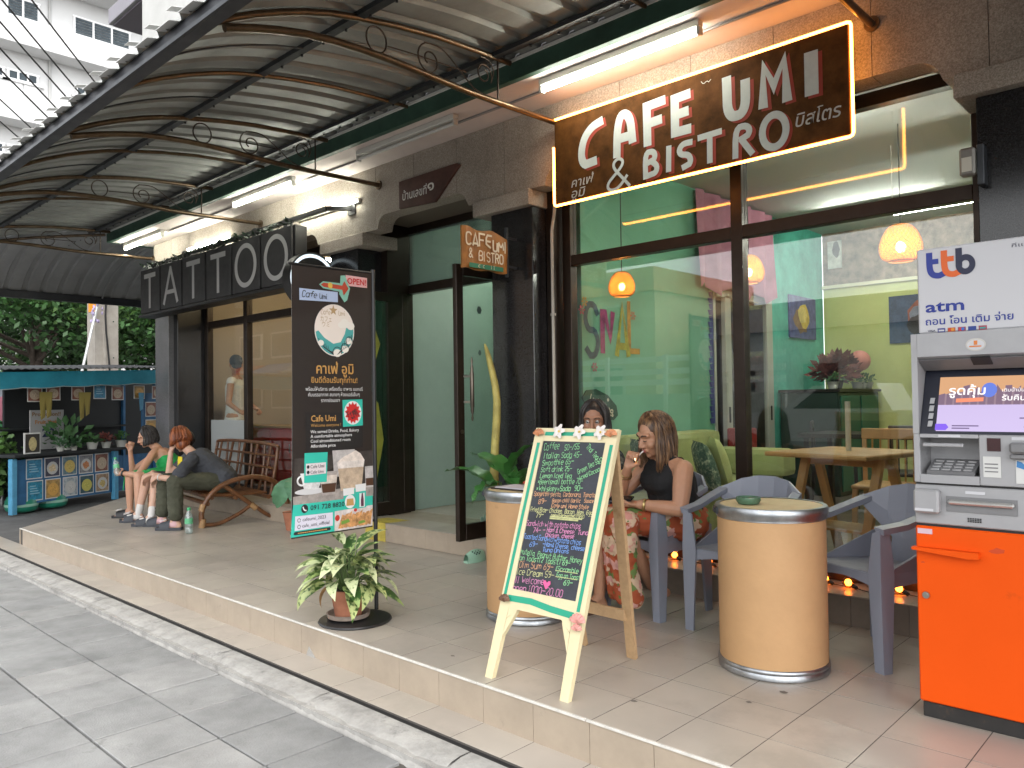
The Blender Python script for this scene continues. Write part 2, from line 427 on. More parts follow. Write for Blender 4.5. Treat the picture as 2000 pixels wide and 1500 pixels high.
for j in range(7):
    for i in range(-27, 14):
        xa, ya = TX+i*TW, 2.45+j*TW
        yb = min(ya+TW, 4.378)
        p = clip([(xa+.0022, ya+.0022), (xa+TW-.0022, ya+.0022), (xa+TW-.0022, yb-.0022), (xa+.0022, yb-.0022)], -1*1.95/2.94*1.0, -2.2/2.94*1.0, (-9.40*-1.95/2.94+2.45*-2.2/2.94))
        if len(p) < 3: continue
        dz = rng.uniform(-.0006, .0006)
        obj('floor_tile', MB().prism([(q[0], q[1], -.006) for q in p], (0, 0, .006+dz)), rng.choice(tile_m), pl)
for i in range(-19, 17):
    xa = TX+i*TW
    if xa < -9.42: continue
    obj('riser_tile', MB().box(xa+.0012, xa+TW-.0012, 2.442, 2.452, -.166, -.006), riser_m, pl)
# slanted end of the platform, faced in the same tile
dv = Vector((-2.2, 1.95, 0)); L = dv.length; dv.normalize()
for k in range(10):
    a = Vector((-9.40, 2.448, 0))+dv*(k*TW+.001); b = Vector((-9.40, 2.448, 0))+dv*min(L, (k+1)*TW-.001)
    obj('riser_tile', MB().prism([(a.x, a.y, -.2), (b.x, b.y, -.2), (b.x, b.y, -.006), (a.x, a.y, -.006)], (-.006, -.007, 0)), riser_m, pl)
nose_m = M('white_nosing', (.62, .60, .55), .6, var=(20, .15))
x = -9.40
while x < 1.0:
    L = rng.uniform(.5, .9)
    obj('edge_trim', MB().box(x, x+L-.004, 2.438, 2.4495, -.007, .0025+rng.uniform(0, .001), .001), nose_m, pl); x += L
obj('mortar_patch', MB().prism([(-3.93, 2.4418, -.166), (-3.84, 2.4418, -.166), (-3.88, 2.4418, -.135), (-3.905, 2.4418, -.115)], (0, -.004, 0)), kerb_m, pl)
# small stains and chips on the tiles
stn = MB()
for (sx, sy, r) in [(-1.9, 2.72, .016), (-1.54, 3.02, .014), (-1.48, 3.22, .02), (-2.9, 2.62, .013)]:
    stn.add([(sx+r*math.cos(a)*rng.uniform(.7, 1.2), sy+r*.7*math.sin(a)*rng.uniform(.7, 1.2), .0016) for a in [k*PI/5 for k in range(10)]], [tuple(range(10))])
obj('floor_stain', stn, M('stain', (.17, .15, .13), .7), pl)

# ================================================================== SHOPHOUSE
FY = 4.42           # face of the stone fascia
sh = thing('shophouse', 'stone clad shophouse ground floor with black granite pillars and glass shop fronts', 'building', (-5, 5, 0))
necks = [(-10.85, -10.25), (-6.85, -5.85), (-4.65, -3.80), (-1.12, 4.2)]
r_ = .12
def zb(x):
    for a, b in necks:
        if a <= x <= b: return 2.86
        for d in (a-x, x-b):
            if 0 < d < r_: return 2.98-(r_-math.sqrt(max(0, r_*r_-(r_-d)**2)))
    return 2.98
joints = [-10.85]
while joints[-1] < 3.9: joints.append(joints[-1]+.5525)
for a, b in zip(joints, joints[1:]):
    a += .002; b -= .002
    n = 24; bot = [(a+(b-a)*k/n, FY, zb(a+(b-a)*k/n)) for k in range(n+1)]
    keep = [bot[0]]+[p for o, p, q in zip(bot, bot[1:], bot[2:]) if not (abs(o[2]-p[2]) < 1e-6 and abs(q[2]-p[2]) < 1e-6)]+[bot[-1]]
    obj('stone_panel', MB().prism(keep+[(b, FY, 3.444), (a, FY, 3.444)], (0, .17, 0)), stone_m, sh)
obj('lintel_core', MB().box(-10.84, 4.0, FY+.172, 4.66, 3.0, 3.44), M('lintel', (.16, .13, .10), .8), sh); obj('lintel_core', MB().box(-10.84, -3.96, 4.661, 5.06, 3.001, 3.44), M('lintel'), sh)
obj('flashing', MB().box(-11.0, 4.0, 3.902, 4.32, 3.6205, 3.72).box(-11.0, 4.0, 3.902, 3.932, 3.5755, 3.620), M('flashing', (.12, .12, .12), .7), sh)
for a, b in [(-10.80, -10.30), (-6.76, -6.04), (-4.55, -3.94), (-1.06, .15)]:
    obj('capital', MB().box(a, b, 4.385, 4.80, 2.738, 2.858, .004), stone_m, sh)
obj('pillar', MB().box(-10.84, -10.42, 4.43, 4.95, -.25, 2.736, .004), greyg_m, sh)
for a, b in [(-6.66, -6.20), (-4.40, -3.96), (-.975, 4.0)]:
    obj('pillar', MB().box(a, b, 4.445, 4.97, .167, 2.736, .004), black_m, sh)
obj('pillar_return', MB().box(-10.42, -10.30, 4.50, 4.97, .167, 2.736, .003), black_m, sh)
# soffit slab, green edge beam and the wall above
obj('soffit_slab', MB().box(-11.0, 4.0, 3.935, 4.62, 3.446, 3.62), soffit_m, sh)
obj('soffit_slab', MB().box(-11.0, -10.86, 4.622, 10, 3.446, 3.62), soffit_m, sh)
obj('edge_beam', MB().box(-11.05, 4.0, 3.885, 3.933, 3.440, 3.575), green_m, sh)
obj('edge_beam', MB().box(-11.05, -11.002, 3.935, 10, 3.440, 3.575), green_m, sh)
obj('beam_strip', MB().box(-11.06, 4.0, 3.868, 3.884, 3.560, 3.578), white_m, sh)
obj('soffit_conduit', MB().tube([(-10.8, 4.17, 3.436), (1.1, 4.17, 3.436)], .009, 6), M('grey_conduit', (.28, .26, .25), .6), sh)
obj('upper_wall', MB().box(-10.9, 4.0, 4.3, 10.2, 3.625, 11.0), plaster_m, sh)
obj('side_wall', MB().box(-10.84, -10.62, 4.952, 10.2, -.3, 3.44), M('side_wall', (.30, .29, .28), .85, var=(2, .15)), sh)
# raised inner floor with its riser and sill
obj('entrance_step', MB().box(-11.6, 1.2, 4.38, 10.2, -.2, .163), riser_m, sh)
for i in range(-22, 15):
    xa = TX+i*TW
    if xa+TW > 1.1: continue
    obj('sill_tile', MB().box(xa+.001, xa+TW-.001, 4.374, 4.72, .1635, .1665), tile_m[0], sh)
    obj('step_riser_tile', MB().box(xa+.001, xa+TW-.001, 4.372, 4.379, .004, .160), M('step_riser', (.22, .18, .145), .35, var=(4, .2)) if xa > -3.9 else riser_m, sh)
obj('warning_tape', MB().box(-6.02, -5.72, 4.368, 4.371, .0, .168).add([(-6.02, 4.371, .1685), (-5.72, 4.371, .1685), (-5.66, 4.62, .1685), (-5.98, 4.6, .1685)], [(0, 1, 2, 3)]), M('yellow_tape', (.50, .40, .07), .5, var=(12, .3), wear=(8, (.30, .26, .2), .55)), sh)

def window(x0, x1, y, z0, z1, mull=(), bars=(), fw=.07, dep=.07, gm=None, name='shop_window'):
    """one glazed front with its panes as sub-parts"""
    f = MB()
    f.box(x0, x0+fw, y, y+dep, z0, z1, .003).box(x1-fw, x1, y, y+dep, z0, z1, .003)
    f.box(x0+fw, x1-fw, y, y+dep, z0, z0+fw, .003).box(x0+fw, x1-fw, y, y+dep, z1-fw, z1, .003)
    xs = [x0+fw/2]+list(mull)+[x1-fw/2]; zs = [z0+fw/2]+list(bars)+[z1-fw/2]
    for m in mull: f.box(m-fw/2, m+fw/2, y, y+dep, z0+fw, z1-fw, .003)
    for b in bars:
        for a, c in zip(xs, xs[1:]): f.box(a+fw/2, c-fw/2, y+.001, y+dep-.001, b-fw/2, b+fw/2, .003)
    o = obj(name, f, frame_m, sh)
    for a, c in zip(xs, xs[1:]):
        for b, d in zip(zs, zs[1:]):
            obj('pane', MB().box(a+fw/2, c-fw/2, y+dep*.5-.004, y+dep*.5+.004, b+fw/2, d-fw/2), gm or glass_m, o)
    return o
cw = window(-3.87, -.975, 4.69, .167, 3.0, mull=(-2.41,), bars=(2.325,), fw=.08, dep=.08)
obj('frame_jamb', MB().box(-3.955, -3.875, 4.60, 4.66, .167, 3.0, .004).box(-3.955, -3.90, 4.662, 4.78, .167, 3.0), frame_m, sh)
# tattoo shop front
tw = window(-10.29, -6.70, 4.86, .167, 3.0, mull=(-9.18, -7.95), bars=(2.33,), fw=.09, dep=.08)
obj('frosted_film', MB().box(-10.18, -9.24, 4.893, 4.894, .26, 1.06), M('frost', (.42, .45, .45), .5, alpha=.75), tw)
# door frame, transom and the two open leaves
df = obj('door_frame', MB().box(-6.195, -6.13, 4.98, 5.06, .167, 3.0, .003).box(-4.47, -4.405, 4.98, 5.06, .167, 3.0, .003).box(-6.13, -4.47, 4.982, 5.058, 2.335, 2.42, .003).box(-6.13, -4.47, 4.982, 5.058, 2.93, 3.0, .003), frame_m, sh)
film_m = glass_mat('filmed_glass', (.80, .88, .84), .05, body=.55, bodycol=(.20, .27, .25))
obj('pane', MB().box(-6.13, -4.47, 5.016, 5.024, 2.42, 2.93), film_m, df)
obj('transom_jamb', MB().box(-6.198, -6.10, 4.72, 4.978, .167, 3.0), frame_m, sh)
def leaf(x, y0, y1, flip):
    f = MB().box(x-.022, x+.022, y0, y0+.075, .175, 2.325, .004).box(x-.022, x+.022, y1-.075, y1, .175, 2.325, .004)
    f.box(x-.021, x+.021, y0+.075, y1-.075, .175, .30, .004).box(x-.021, x+.021, y0+.075, y1-.075, 2.24, 2.325, .004)
    o = obj('door', f, frame_m, sh)
    obj('pane', MB().box(x-.004, x+.004, y0+.075, y1-.075, .30, 2.24), glass_mat('door_glass', (.86, .93, .90), .05), o)
    s = flip
    hb = M('brass_dark', (.12, .10, .08), .3, .9)
    hx = x+s*.07; hy = y0+.11
    h = MB().lathe([(.004, 1.10), (.010, 1.12), (.006, 1.15), (.014, 1.18), (.012, 1.20), (.017, 1.22), (.017, 1.47), (.012, 1.49), (.014, 1.51), (.006, 1.54), (.010, 1.57), (.003, 1.60)], 10, (hx, hy, 0))
    obj('handle', h, hb, o, smooth=40)
    for hz in (1.25, 1.45): obj('handle_mount', MB().tube([(x, hy-.05, hz), (hx, hy, hz)], .010, 8), M('steel', (.5, .48, .45), .3, 1), o)
    obj('lock', MB().tube([(x-s*.02, y0+.04, 1.02), (x+s*.035, y0+.04, 1.02)], .016, 10), hb, o)
    return o
dr = leaf(-4.48, 4.11, 4.97, 1)
dl = leaf(-6.12, 4.13, 4.97, 1)
dec = MB()
def TL(a, b, o): return (-6.112+o, a, b)
shape(dec, [(4.30, .32), (4.55, .42), (4.66, .9), (4.60, 1.25), (4.42, 1.45), (4.56, 1.62), (4.63, 1.82), (4.55, 2.02), (4.33, 2.10), (4.22, 1.9), (4.24, 1.0)], TL, .002)
obj('sticker', dec, M('yellow_sticker', (.22, .22, .03), .5, var=(6, .3)), dl)
obj('push_plate', MB().box(-6.10, -6.09, 4.26, 4.56, 1.36, 1.52, .003), M('teal_plate', (.02, .20, .14), .4), dl)
dec = MB()
def TR(a, b, o): return (-4.475+o, a, b)
shape(dec, [(4.52, .40), (4.60, .40), (4.61, .55), (4.51, .55)], TR, .002); shape(dec, [(4.66, .41), (4.73, .41), (4.75, .50), (4.64, .50)], TR, .002)
for k in range(7): shape(dec, [(4.56+.003*k, .55), (4.565, .55), (4.50+.022*k, .74-.012*abs(k-3))], TR, .002)
for k in range(5): shape(dec, [(4.69, .50), (4.70, .50), (4.65+.025*k, .58)], TR, .002)
for k in range(4): shape(dec, disc(4.37+.04*k, .31+.02*(k % 2), .02, .03, 8), TR, .002)
obj('sticker', dec, M('mint_sticker', (.25, .42, .34), .5), dr)
for q in ((4.37, 1.98, .028, .034, 6), (4.37, 1.64, .018, .024, 6)):
    dec = MB(); shape(dec, disc(*q), TR, .002); obj('sticker', dec, M('dark_sticker', (.05, .09, .08), .5), dr)

# ---- rooms behind the glass
ct = glass_mat
wall_green = M('green_wall', (.17, .43, .29), .8, var=(1.2, .08))
wall_teal = M('teal_wall', (.08, .42, .33), .7, var=(3.5, .28), bump=(14, .5))
wall_lime = M('lime_wall', (.50, .53, .20), .8, var=(2, .08))
wall_hall = M('hall_wall', (.33, .42, .37), .8, var=(2, .06))
obj('room_wall', MB().box(-3.98, -3.925, 4.99, 7.10, .165, 3.3), wall_green, sh)
obj('room_wall', MB().box(-3.98, -3.925, 7.102, 8.40, 2.35, 3.3), M('mauve_wall', (.40, .20, .26), .8), sh)
obj('room_wall', MB().box(-3.98, -3.925, 8.402, 9.90, .165, 3.3), wall_teal, sh)
obj('room_wall', MB().box(-3.92, 1.2, 9.902, 10.0, .165, 2.62), wall_lime, sh)
obj('room_wall', MB().box(-3.92, 1.2, 9.905, 10.0, 2.622, 3.3), M('brown_wall', (.20, .155, .11), .8, var=(9, .5)), sh)
obj('wall_trim', MB().box(-3.92, 1.2, 9.86, 9.90, 2.60, 2.64), M('cream_trim', (.62, .60, .42), .6), sh)
obj('room_wall', MB().box(1.1, 1.2, 4.8, 9.9, .165, 3.3), wall_lime, sh)
obj('room_ceiling', MB().box(-3.98, 1.2, 4.78, 10.0, 3.3, 3.36), M('ceiling', (.55, .56, .54), .8), sh)
obj('room_floor', MB().box(-3.92, 1.1, 4.78, 9.9, .164, .168), M('cafe_floor', (.20, .17, .14), .35, var=(2, .2)), sh)
obj('room_floor', MB().box(-6.1, -4.48, 5.07, 7.0, .164, .168), tile_m[1], sh)
obj('room_wall', MB().box(-6.2, -3.985, 7.0, 7.08, .165, 3.3), wall_hall, sh)
obj('room_wall', MB().box(-6.26, -6.2, 5.0, 7.0, .165, 3.3), wall_hall, sh)
obj('room_wall', MB().box(-4.40, -4.0, 4.98, 5.04, .165, 3.3), wall_hall, sh)
obj('room_ceiling', MB().box(-6.2, -3.985, 4.98, 7.0, 3.3, 3.36), M('ceiling', (.5, .5, .5)), sh)
# white sliding door between the rooms
al = M('white_aluminium', (.52, .53, .46), .45, .2)
sd = obj('sliding_door', MB().box(-3.97, -3.91, 7.10, 7.14, .168, 2.35).box(-3.95, -3.90, 7.32, 7.44, .168, 2.30, .004).box(-3.95, -3.90, 8.26, 8.40, .168, 2.35, .004).box(-3.95, -3.90, 7.14, 8.26, 2.28, 2.35), al, sh)
obj('pane', MB().box(-3.93, -3.924, 7.44, 8.26, .2, 2.28), ct('window_glass'), sd)
obj('grip', MB().box(-3.899, -3.89, 7.36, 7.38, 1.0, 1.16).box(-3.899, -3.89, 8.31, 8.33, 1.0, 1.16), M('black_plastic', (.01, .01, .01), .4), sd)
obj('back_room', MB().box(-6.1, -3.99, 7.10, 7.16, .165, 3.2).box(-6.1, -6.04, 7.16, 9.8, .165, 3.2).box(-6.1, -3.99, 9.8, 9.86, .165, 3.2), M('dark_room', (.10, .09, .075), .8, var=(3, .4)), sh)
obj('shop_room', MB().box(-10.6, -6.27, 7.6, 7.66, .165, 3.3), M('tattoo_wall', (.42, .37, .31), .8, var=(1, .06)), sh)
for a, b in ((-6.66, -6.27), (-10.61, -10.55)): obj('shop_room', MB().box(a, b, 4.98, 7.6, .165, 3.3), M('tattoo_side', (.40, .33, .26), .8), sh)
obj('room_ceiling', MB().box(-10.6, -6.27, 4.96, 7.6, 3.3, 3.36), M('ceiling', (.5, .5, .5)), sh)
obj('room_floor', MB().box(-10.6, -6.27, 4.96, 7.6, .164, .168), M('wood_floor', (.16, .09, .05), .4), sh)

# ================================================================== METAL CANOPY
cn = thing('metal_canopy', 'curved corrugated metal canopy on bronze pipe brackets over the shop fronts', 'canopy', (-5, 3, 3))
PROF = [(3.90, 3.585), (3.55, 3.575), (3.19, 3.545), (2.9, 3.505), (2.6, 3.455), (2.28, 3.372), (1.98, 3.255), (1.77, 3.14), (1.60, 3.02), (1.50, 2.945)]
def hipx(y): return -11.0-(3.90-y)*.93
def smoothp(P, k=3):
    out = []
    for i in range(len(P)-1):
        p0, p1, p2, p3 = P[max(i-1, 0)], P[i], P[i+1], P[min(i+2, len(P)-1)]
        for s in range(k):
            t = s/k
            out.append(tuple(.5*((2*p1[c])+(-p0[c]+p2[c])*t+(2*p0[c]-5*p1[c]+4*p2[c]-p3[c])*t*t+(-p0[c]+3*p1[c]-3*p2[c]+p3[c])*t**3) for c in range(len(p1))))
    return out+[P[-1]]
SP = smoothp(PROF, 2)
def normal_at(i):
    a, b = SP[max(i-1, 0)], SP[min(i+1, len(SP)-1)]; dy, dz = b[0]-a[0], b[1]-a[1]; l = math.hypot(dy, dz); return (dz/l*-1*-1, -dy/l) if False else (-(dz)/l*-1*-1, 0) if False else (dz/l, -dy/l)
PER = .235
def corr(x):                     # trapezoid rib
    t = (x % PER)/PER
    return .028*(0 if t < .62 else (t-.62)/.07 if t < .69 else 1 if t < .93 else (1-t)/.07)
CX = [0, .62, .69, .93]
def sheet(x0, x1):
    xs = []; k = math.floor(x0/PER)
    while k*PER < x1+PER:
        for c in CX:
            v = (k+c)*PER
            if x0 <= v <= x1: xs.append(v)
        k += 1
    xs = [x0]+[v for v in xs if x0+.002 < v < x1-.002]+[x1]
    rows = []
    for i, (y, z) in enumerate(SP):
        ny, nz = normal_at(i); row = []
        if nz < 0: ny, nz = -ny, -nz
        for v in xs:
            v2 = max(v, hipx(y)) if x0 < -10.9 else v
            h = corr(v2)
            row.append((v2, y+ny*h, z+nz*h))
        rows.append(row)
    m = MB().grid(rows); n = len(m.v)
    up = [(a, b+.0, c+.004) for a, b, c in m.v]
    return m
x = -13.3; k = 0
while x < 4.0:
    obj('roof_sheet', sheet(x, x+.76), roof_m, cn); x += .76
lip_w = M('eave_lip', (.70, .70, .68), .5, var=(6, .1))
x = -13.2
while x < 3.9:
    for a, b in ((0, .62), (.69, .93)):
        h = .034 if a else 0; ny, nz = -.55, .83
        y0, z0 = 1.512+ny*h, 2.957+nz*h; q = [(x+a*PER, y0, z0), (x+b*PER, y0, z0), (x+b*PER, y0-.050, z0-.012), (x+a*PER, y0-.050, z0-.012)]
        obj('eave_lip', MB().add(q+[(u, v, t+.0015) for u, v, t in q], [(0, 1, 2, 3), (7, 6, 5, 4), (0, 4, 5, 1), (1, 5, 6, 2), (2, 6, 7, 3), (3, 7, 4, 0)]), lip_w, cn)
    x += PER
# return along the left end of the building
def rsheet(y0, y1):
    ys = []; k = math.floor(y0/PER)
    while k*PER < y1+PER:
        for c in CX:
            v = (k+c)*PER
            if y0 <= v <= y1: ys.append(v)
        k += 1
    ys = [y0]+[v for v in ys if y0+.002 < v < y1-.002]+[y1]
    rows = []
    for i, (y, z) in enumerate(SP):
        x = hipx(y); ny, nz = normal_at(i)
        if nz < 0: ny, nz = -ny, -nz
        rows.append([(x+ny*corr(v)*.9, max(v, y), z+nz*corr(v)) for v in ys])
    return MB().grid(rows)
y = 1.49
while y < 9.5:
    obj('roof_sheet', rsheet(y, y+.76), M('roof_sheet_brightened', (.46, .47, .475), .5, .2, var=(2, .12)), cn); y += .76  # same metal as the main roof, colour lightened in place of light from below
lowp = smoothp([(4.42, 3.262), (3.9, 3.25), (3.45, 3.243), (2.98, 3.255), (2.62, 3.252), (2.28, 3.222), (1.99, 3.155), (1.82, 3.10)], 2)
upp = smoothp([(3.86, 3.548), (3.19, 3.513), (2.6, 3.425), (2.28, 3.342), (1.98, 3.224), (1.77, 3.11), (1.60, 2.975)], 2)
def spiral(cy, cz, r0, r1, a0, turns, n=26):
    return [(cy+(r0+(r1-r0)*t)*math.cos(a0+turns*2*PI*t), cz+(r0+(r1-r0)*t)*math.sin(a0+turns*2*PI*t)) for t in [k/(n-1) for k in range(n)]]
for x in (-1.45, -3.62, -5.82, -7.97, -10.86):
    obj('upper_pipe', MB().tube([(x, a, b) for a, b in upp], .019, 10), pipe_m, cn, smooth=40)
    lo = MB().tube([(x, a, b) for a, b in lowp], .021, 10)
    lo.lathe([(.035, 0), (.035, .008)], 14).xf(Matrix.Identity(4)) if False else None
    obj('bracket_pipe', lo, pipe_m, cn, smooth=40)
    obj('pipe_flange', MB().tube([(x, FY-.002, 3.262), (x, FY-.014, 3.262)], .042, 14), pipe_m, cn)
    s = MB()
    s.tube([(x, 2.74+.072*math.cos(t*PI/10), 3.343+.076*math.sin(t*PI/10)) for t in range(20)], .0055, 5, closed=True)
    s.tube([(x, a, b) for a, b in spiral(3.14, 3.35, .10, .028, R(110), 1.35)], .0055, 5)
    s.tube([(x, a, b) for a, b in smoothp([(3.10, 3.445), (3.24, 3.45), (3.38, 3.37), (3.52, 3.28), (3.66, 3.262)], 4)], .005, 5)
    s.tube([(x, a, b) for a, b in spiral(3.61, 3.40, .075, .03, R(-30), 1.3)], .0055, 5)
    s.tube([(x, a, b) for a, b in smoothp([(3.675, 3.36), (3.70, 3.44), (3.66, 3.50), (3.58, 3.51)], 4)], .005, 5)
    s.tube([(x, a, b) for a, b in smoothp([(2.82, 3.33), (3.1, 3.352), (3.45, 3.365)], 3)], .004, 5)
    s.tube([(x, 3.74, 3.245), (x, 3.74, 3.545)], .007, 6)
    obj('scroll_work', s, M('wrought_iron', (.06, .045, .035), .5, .6), cn, smooth=60)
for x in (-.37, -2.53, -4.72, -6.9, -9.05):
    obj('rib_pipe', MB().tube([(x, a, b) for a, b in upp], .015, 8), pipe_m, cn, smooth=40)
for x in (-3.07, -4.17, -5.27, -6.36, -7.43, -8.5):
    obj('thin_rib', MB().tube([(x, a, b) for a, b in upp[4:]], .006, 6), steel_dark, cn, smooth=40)
for (ya, za) in ((2.62, 3.442), (3.70, 3.548)):
    obj('purlin', MB().box(-12.2 if ya < 3 else -11.1, 4.0, ya-.026, ya+.026, za-.018, za+.012), steel_dark, cn)
bt = MB(); bt2 = MB()
x = -12
while x < .7:
    for ya, za in ((2.62, 3.442), (3.70, 3.548)): bt.tube([(x, ya+.02, za-.02), (x, ya+.02, za-.032)], .008, 6)
    x += PER
obj('roof_screws', bt, steel_dark, cn)['kind'] = 'stuff'
obj('front_beam', MB().box(-13.0, 4.0, 1.515, 1.582, 2.882, 2.960, .006), M('beam_paint', (.045, .048, .056), .5, .3, var=(5, .2)), cn)
obj('front_lip', MB().box(-13.0, 4.0, 1.500, 1.514, 2.876, 2.895), steel_dark, cn)
ex = hipx(1.55)
obj('side_beam', MB().box(ex-.04, ex+.04, 1.6, 9.5, 2.875, 2.985, .006), M('beam_paint'), cn)
obj('hip_pipe', MB().tube([(hipx(a), a, b-.01) for a, b in upp], .02, 8), pipe_m, cn, smooth=40)
galv = M('galvanised', (.50, .51, .50), .4, .6)
for y in (4.55, 5.9, 7.2):
    obj('rib_pipe', MB().tube([(hipx(a), y, b-.01) for a, b in upp], .014, 8), galv, cn, smooth=40)

# ================================================================== FLUORESCENT BATTENS
tube_lit = M('tube_lit', (.9, .9, .9), .4, emit=(1.0, 1.0, .86), estr=13)
tube_off = M('tube_off', (.62, .62, .60), .3)
batten_m = M('batten', (.62, .62, .58), .45)
def batten(x0, x1, y, ztop, lit, label, wall=False):
    t = thing('fluorescent_light', label, 'light', ((x0+x1)/2, y, ztop), 0, 'fluorescent battens above the shop fronts')
    obj('housing', MB().box(x0, x1, y-.028, y+.028, ztop-.045, ztop-.001, .006), batten_m, t)
    for a, b in ((x0-.002, x0+.022), (x1-.022, x1+.002)):
        obj('end_cap', MB().box(a, b, y-.022, y+.022, ztop-.092, ztop-.046, .004), batten_m, t)
    obj('tube', MB().tube([(x0+.023, y, ztop-.072), (x1-.023, y, ztop-.072)], .0145, 12), tube_lit if lit else tube_off, t, smooth=40)
batten(-3.50, -2.27, 4.04, 3.446, True, 'lit fluorescent batten directly over the big cafe sign')
batten(-5.62, -4.36, 4.04, 3.446, False, 'unlit white fluorescent batten above the brown house number plate')
batten(-7.86, -6.66, 4.04, 3.446, True, 'lit fluorescent batten on the soffit above the right half of the tattoo sign')
batten(-11.0, -9.80, 4.10, 3.446, True, 'lit fluorescent batten at the far left end of the soffit')
def wall_tube(x0, x1, z, label):
    t = thing('wall_light', label, 'light', ((x0+x1)/2, 4.40, z), 0, 'fluorescent tubes fixed to the fascia')
    obj('housing', MB().box(x0, x1, 4.385, 4.419, z-.02, z+.02, .005), batten_m, t)
    obj('tube', MB().tube([(x0+.02, 4.365, z), (x1-.02, 4.365, z)], .0145, 10), tube_lit, t, smooth=40)
wall_tube(-7.20, -6.10, 3.17, 'lit tube on the fascia seen over the right end of the tattoo sign')
wall_tube(-9.70, -8.60, 3.21, 'lit tube on the fascia mostly hidden behind the left half of the tattoo sign')

# ================================================================== TATTOO SIGN
ts = thing('tattoo_sign', 'long dark box sign of six letter panels reading TATTOO', 'sign', (-8.65, 4.17, 2.44))
sgn_blk = M('sign_black', (.018, .018, .019), .45, var=(4, .2))
pan_m = M('panel_grey', (.045, .045, .047), .55, var=(5, .12))
let_m = M('letter_grey', (.52, .52, .52), .6)
W6 = (10.50-6.80)/6
obj('case', MB().box(-10.50, -6.80, 4.13, 4.27, 2.44, 3.02, .006), sgn_blk, ts)
obj('bottom_rail', MB().box(-10.52, -6.79, 4.085, 4.29, 2.405, 2.438, .004), sgn_blk, ts)
for k, ch in enumerate('TATTOO'):
    x0 = -10.50+k*W6
    p = obj('letter_panel', MB().box(x0+.02, x0+W6-.02, 4.10, 4.129, 2.45, 3.01, .004), pan_m, ts)
    T = facade_T(4.0995, x0, 2.45); m = MB(); a, b = .10, W6-.10
    c = W6/2
    if ch == 'T': ribbon(m, [(a+.05, .47), (b-.05, .47)], .058, T, .0012); ribbon(m, [(c, .44), (c, .07)], .058, T, .0015)
    elif ch == 'A': ribbon(m, [(a+.02, .07), (c, .49)], .055, T, .0012); ribbon(m, [(c, .49), (b-.02, .07)], .055, T, .0014); ribbon(m, [(a+.10, .20), (b-.10, .20)], .05, T, .0016)
    else:
        o1, o2 = disc(c, .28, .235, .235, 40), disc(c, .28, .175, .185, 40)
        m.add([T(*q, .0012) for q in o1+o2], [(i, (i+1) % 40, 40+(i+1) % 40, 40+i) for i in range(40)])
    obj('letter', m, let_m, p)
obj('support_arm', MB().bar((-10.3, 4.16, 3.055), (-6.28, 4.16, 3.085), .04, .04).bar((-6.29, 4.16, 3.085), (-6.24, 4.405, 3.12), .04, .04).box(-6.30, -6.18, 4.402, 4.418, 3.06, 3.18), sgn_blk, ts)
for x in (-10.2, -9.3, -8.4, -7.6, -6.98): obj('clamp', MB().box(x-.035, x+.035, 4.13, 4.20, 3.021, 3.11, .004), sgn_blk, ts)
g = MB(); rg = random.Random(5)
for k in range(420):
    x = rg.uniform(-10.45, -6.85); y = rg.uniform(4.09, 4.16); z = 3.02+rg.uniform(-.015, .05)
    a = rg.uniform(0, 6.28); l = rg.uniform(.03, .07); d = Vector((math.cos(a), math.sin(a)*.6, rg.uniform(-.3, .8))).normalized()*l; n = d.orthogonal().normalized()*l*.22
    p = Vector((x, y, z)); g.add([p, p+d*.5+n, p+d, p+d*.5-n], [(0, 1, 2, 3)])
obj('garland', g, M('garland_green', (.012, .03, .014), .6), ts)['kind'] = 'stuff'

# round illuminated blade sign
rs = thing('round_sign', 'round black blade sign with a white glowing ring, half hidden by the banner', 'sign', (-6.7, 4.26, 2.47))
def ring_x(m, x0, x1, cy, cz, r0, r1, n=40):
    for a, b in ((x0, x1),):
        vs = []
        for x in (a, b):
            for r in (r0, r1):
                vs += [(x, cy+r*math.cos(2*PI*k/n), cz+r*math.sin(2*PI*k/n)) for k in range(n)]
        fs = []
        for k in range(n):
            j = (k+1) % n
            fs += [(k, j, n+j, n+k), (2*n+k, 2*n+j, 3*n+j, 3*n+k), (k, j, 2*n+j, 2*n+k), (n+k, n+j, 3*n+j, 3*n+k)]
        m.add(vs, fs)
    return m
obj('rim', ring_x(MB(), -6.80, -6.68, 4.26, 2.47, .255, .272), sgn_blk, rs, smooth=40)
obj('glow_ring', ring_x(MB(), -6.79, -6.69, 4.26, 2.47, .222, .254), M('ring_white', (.8, .85, .9), .5, emit=(.75, .9, 1), estr=.32), rs)
obj('face', MB().tube([(-6.79, 4.26, 2.47), (-6.692, 4.26, 2.47)], .221, 40), M('sign_face', (.012, .012, .013), .5), rs)
m = MB(); TRs = lambda a, b, o: (-6.691+o, 4.26+a, 2.47+b)
for cx in (-.07, 0, .07): ribbon(m, disc(cx, .11, .028, .03, 10, 0, PI), .014, TRs, .001+.0002*cx)
obj('lettering', m, M('print_white', (.7, .7, .7), .6), rs)
obj('bracket', MB().bar((-6.74, 4.50, 2.47), (-6.74, 4.70, 2.47), .03, .03), sgn_blk, rs)

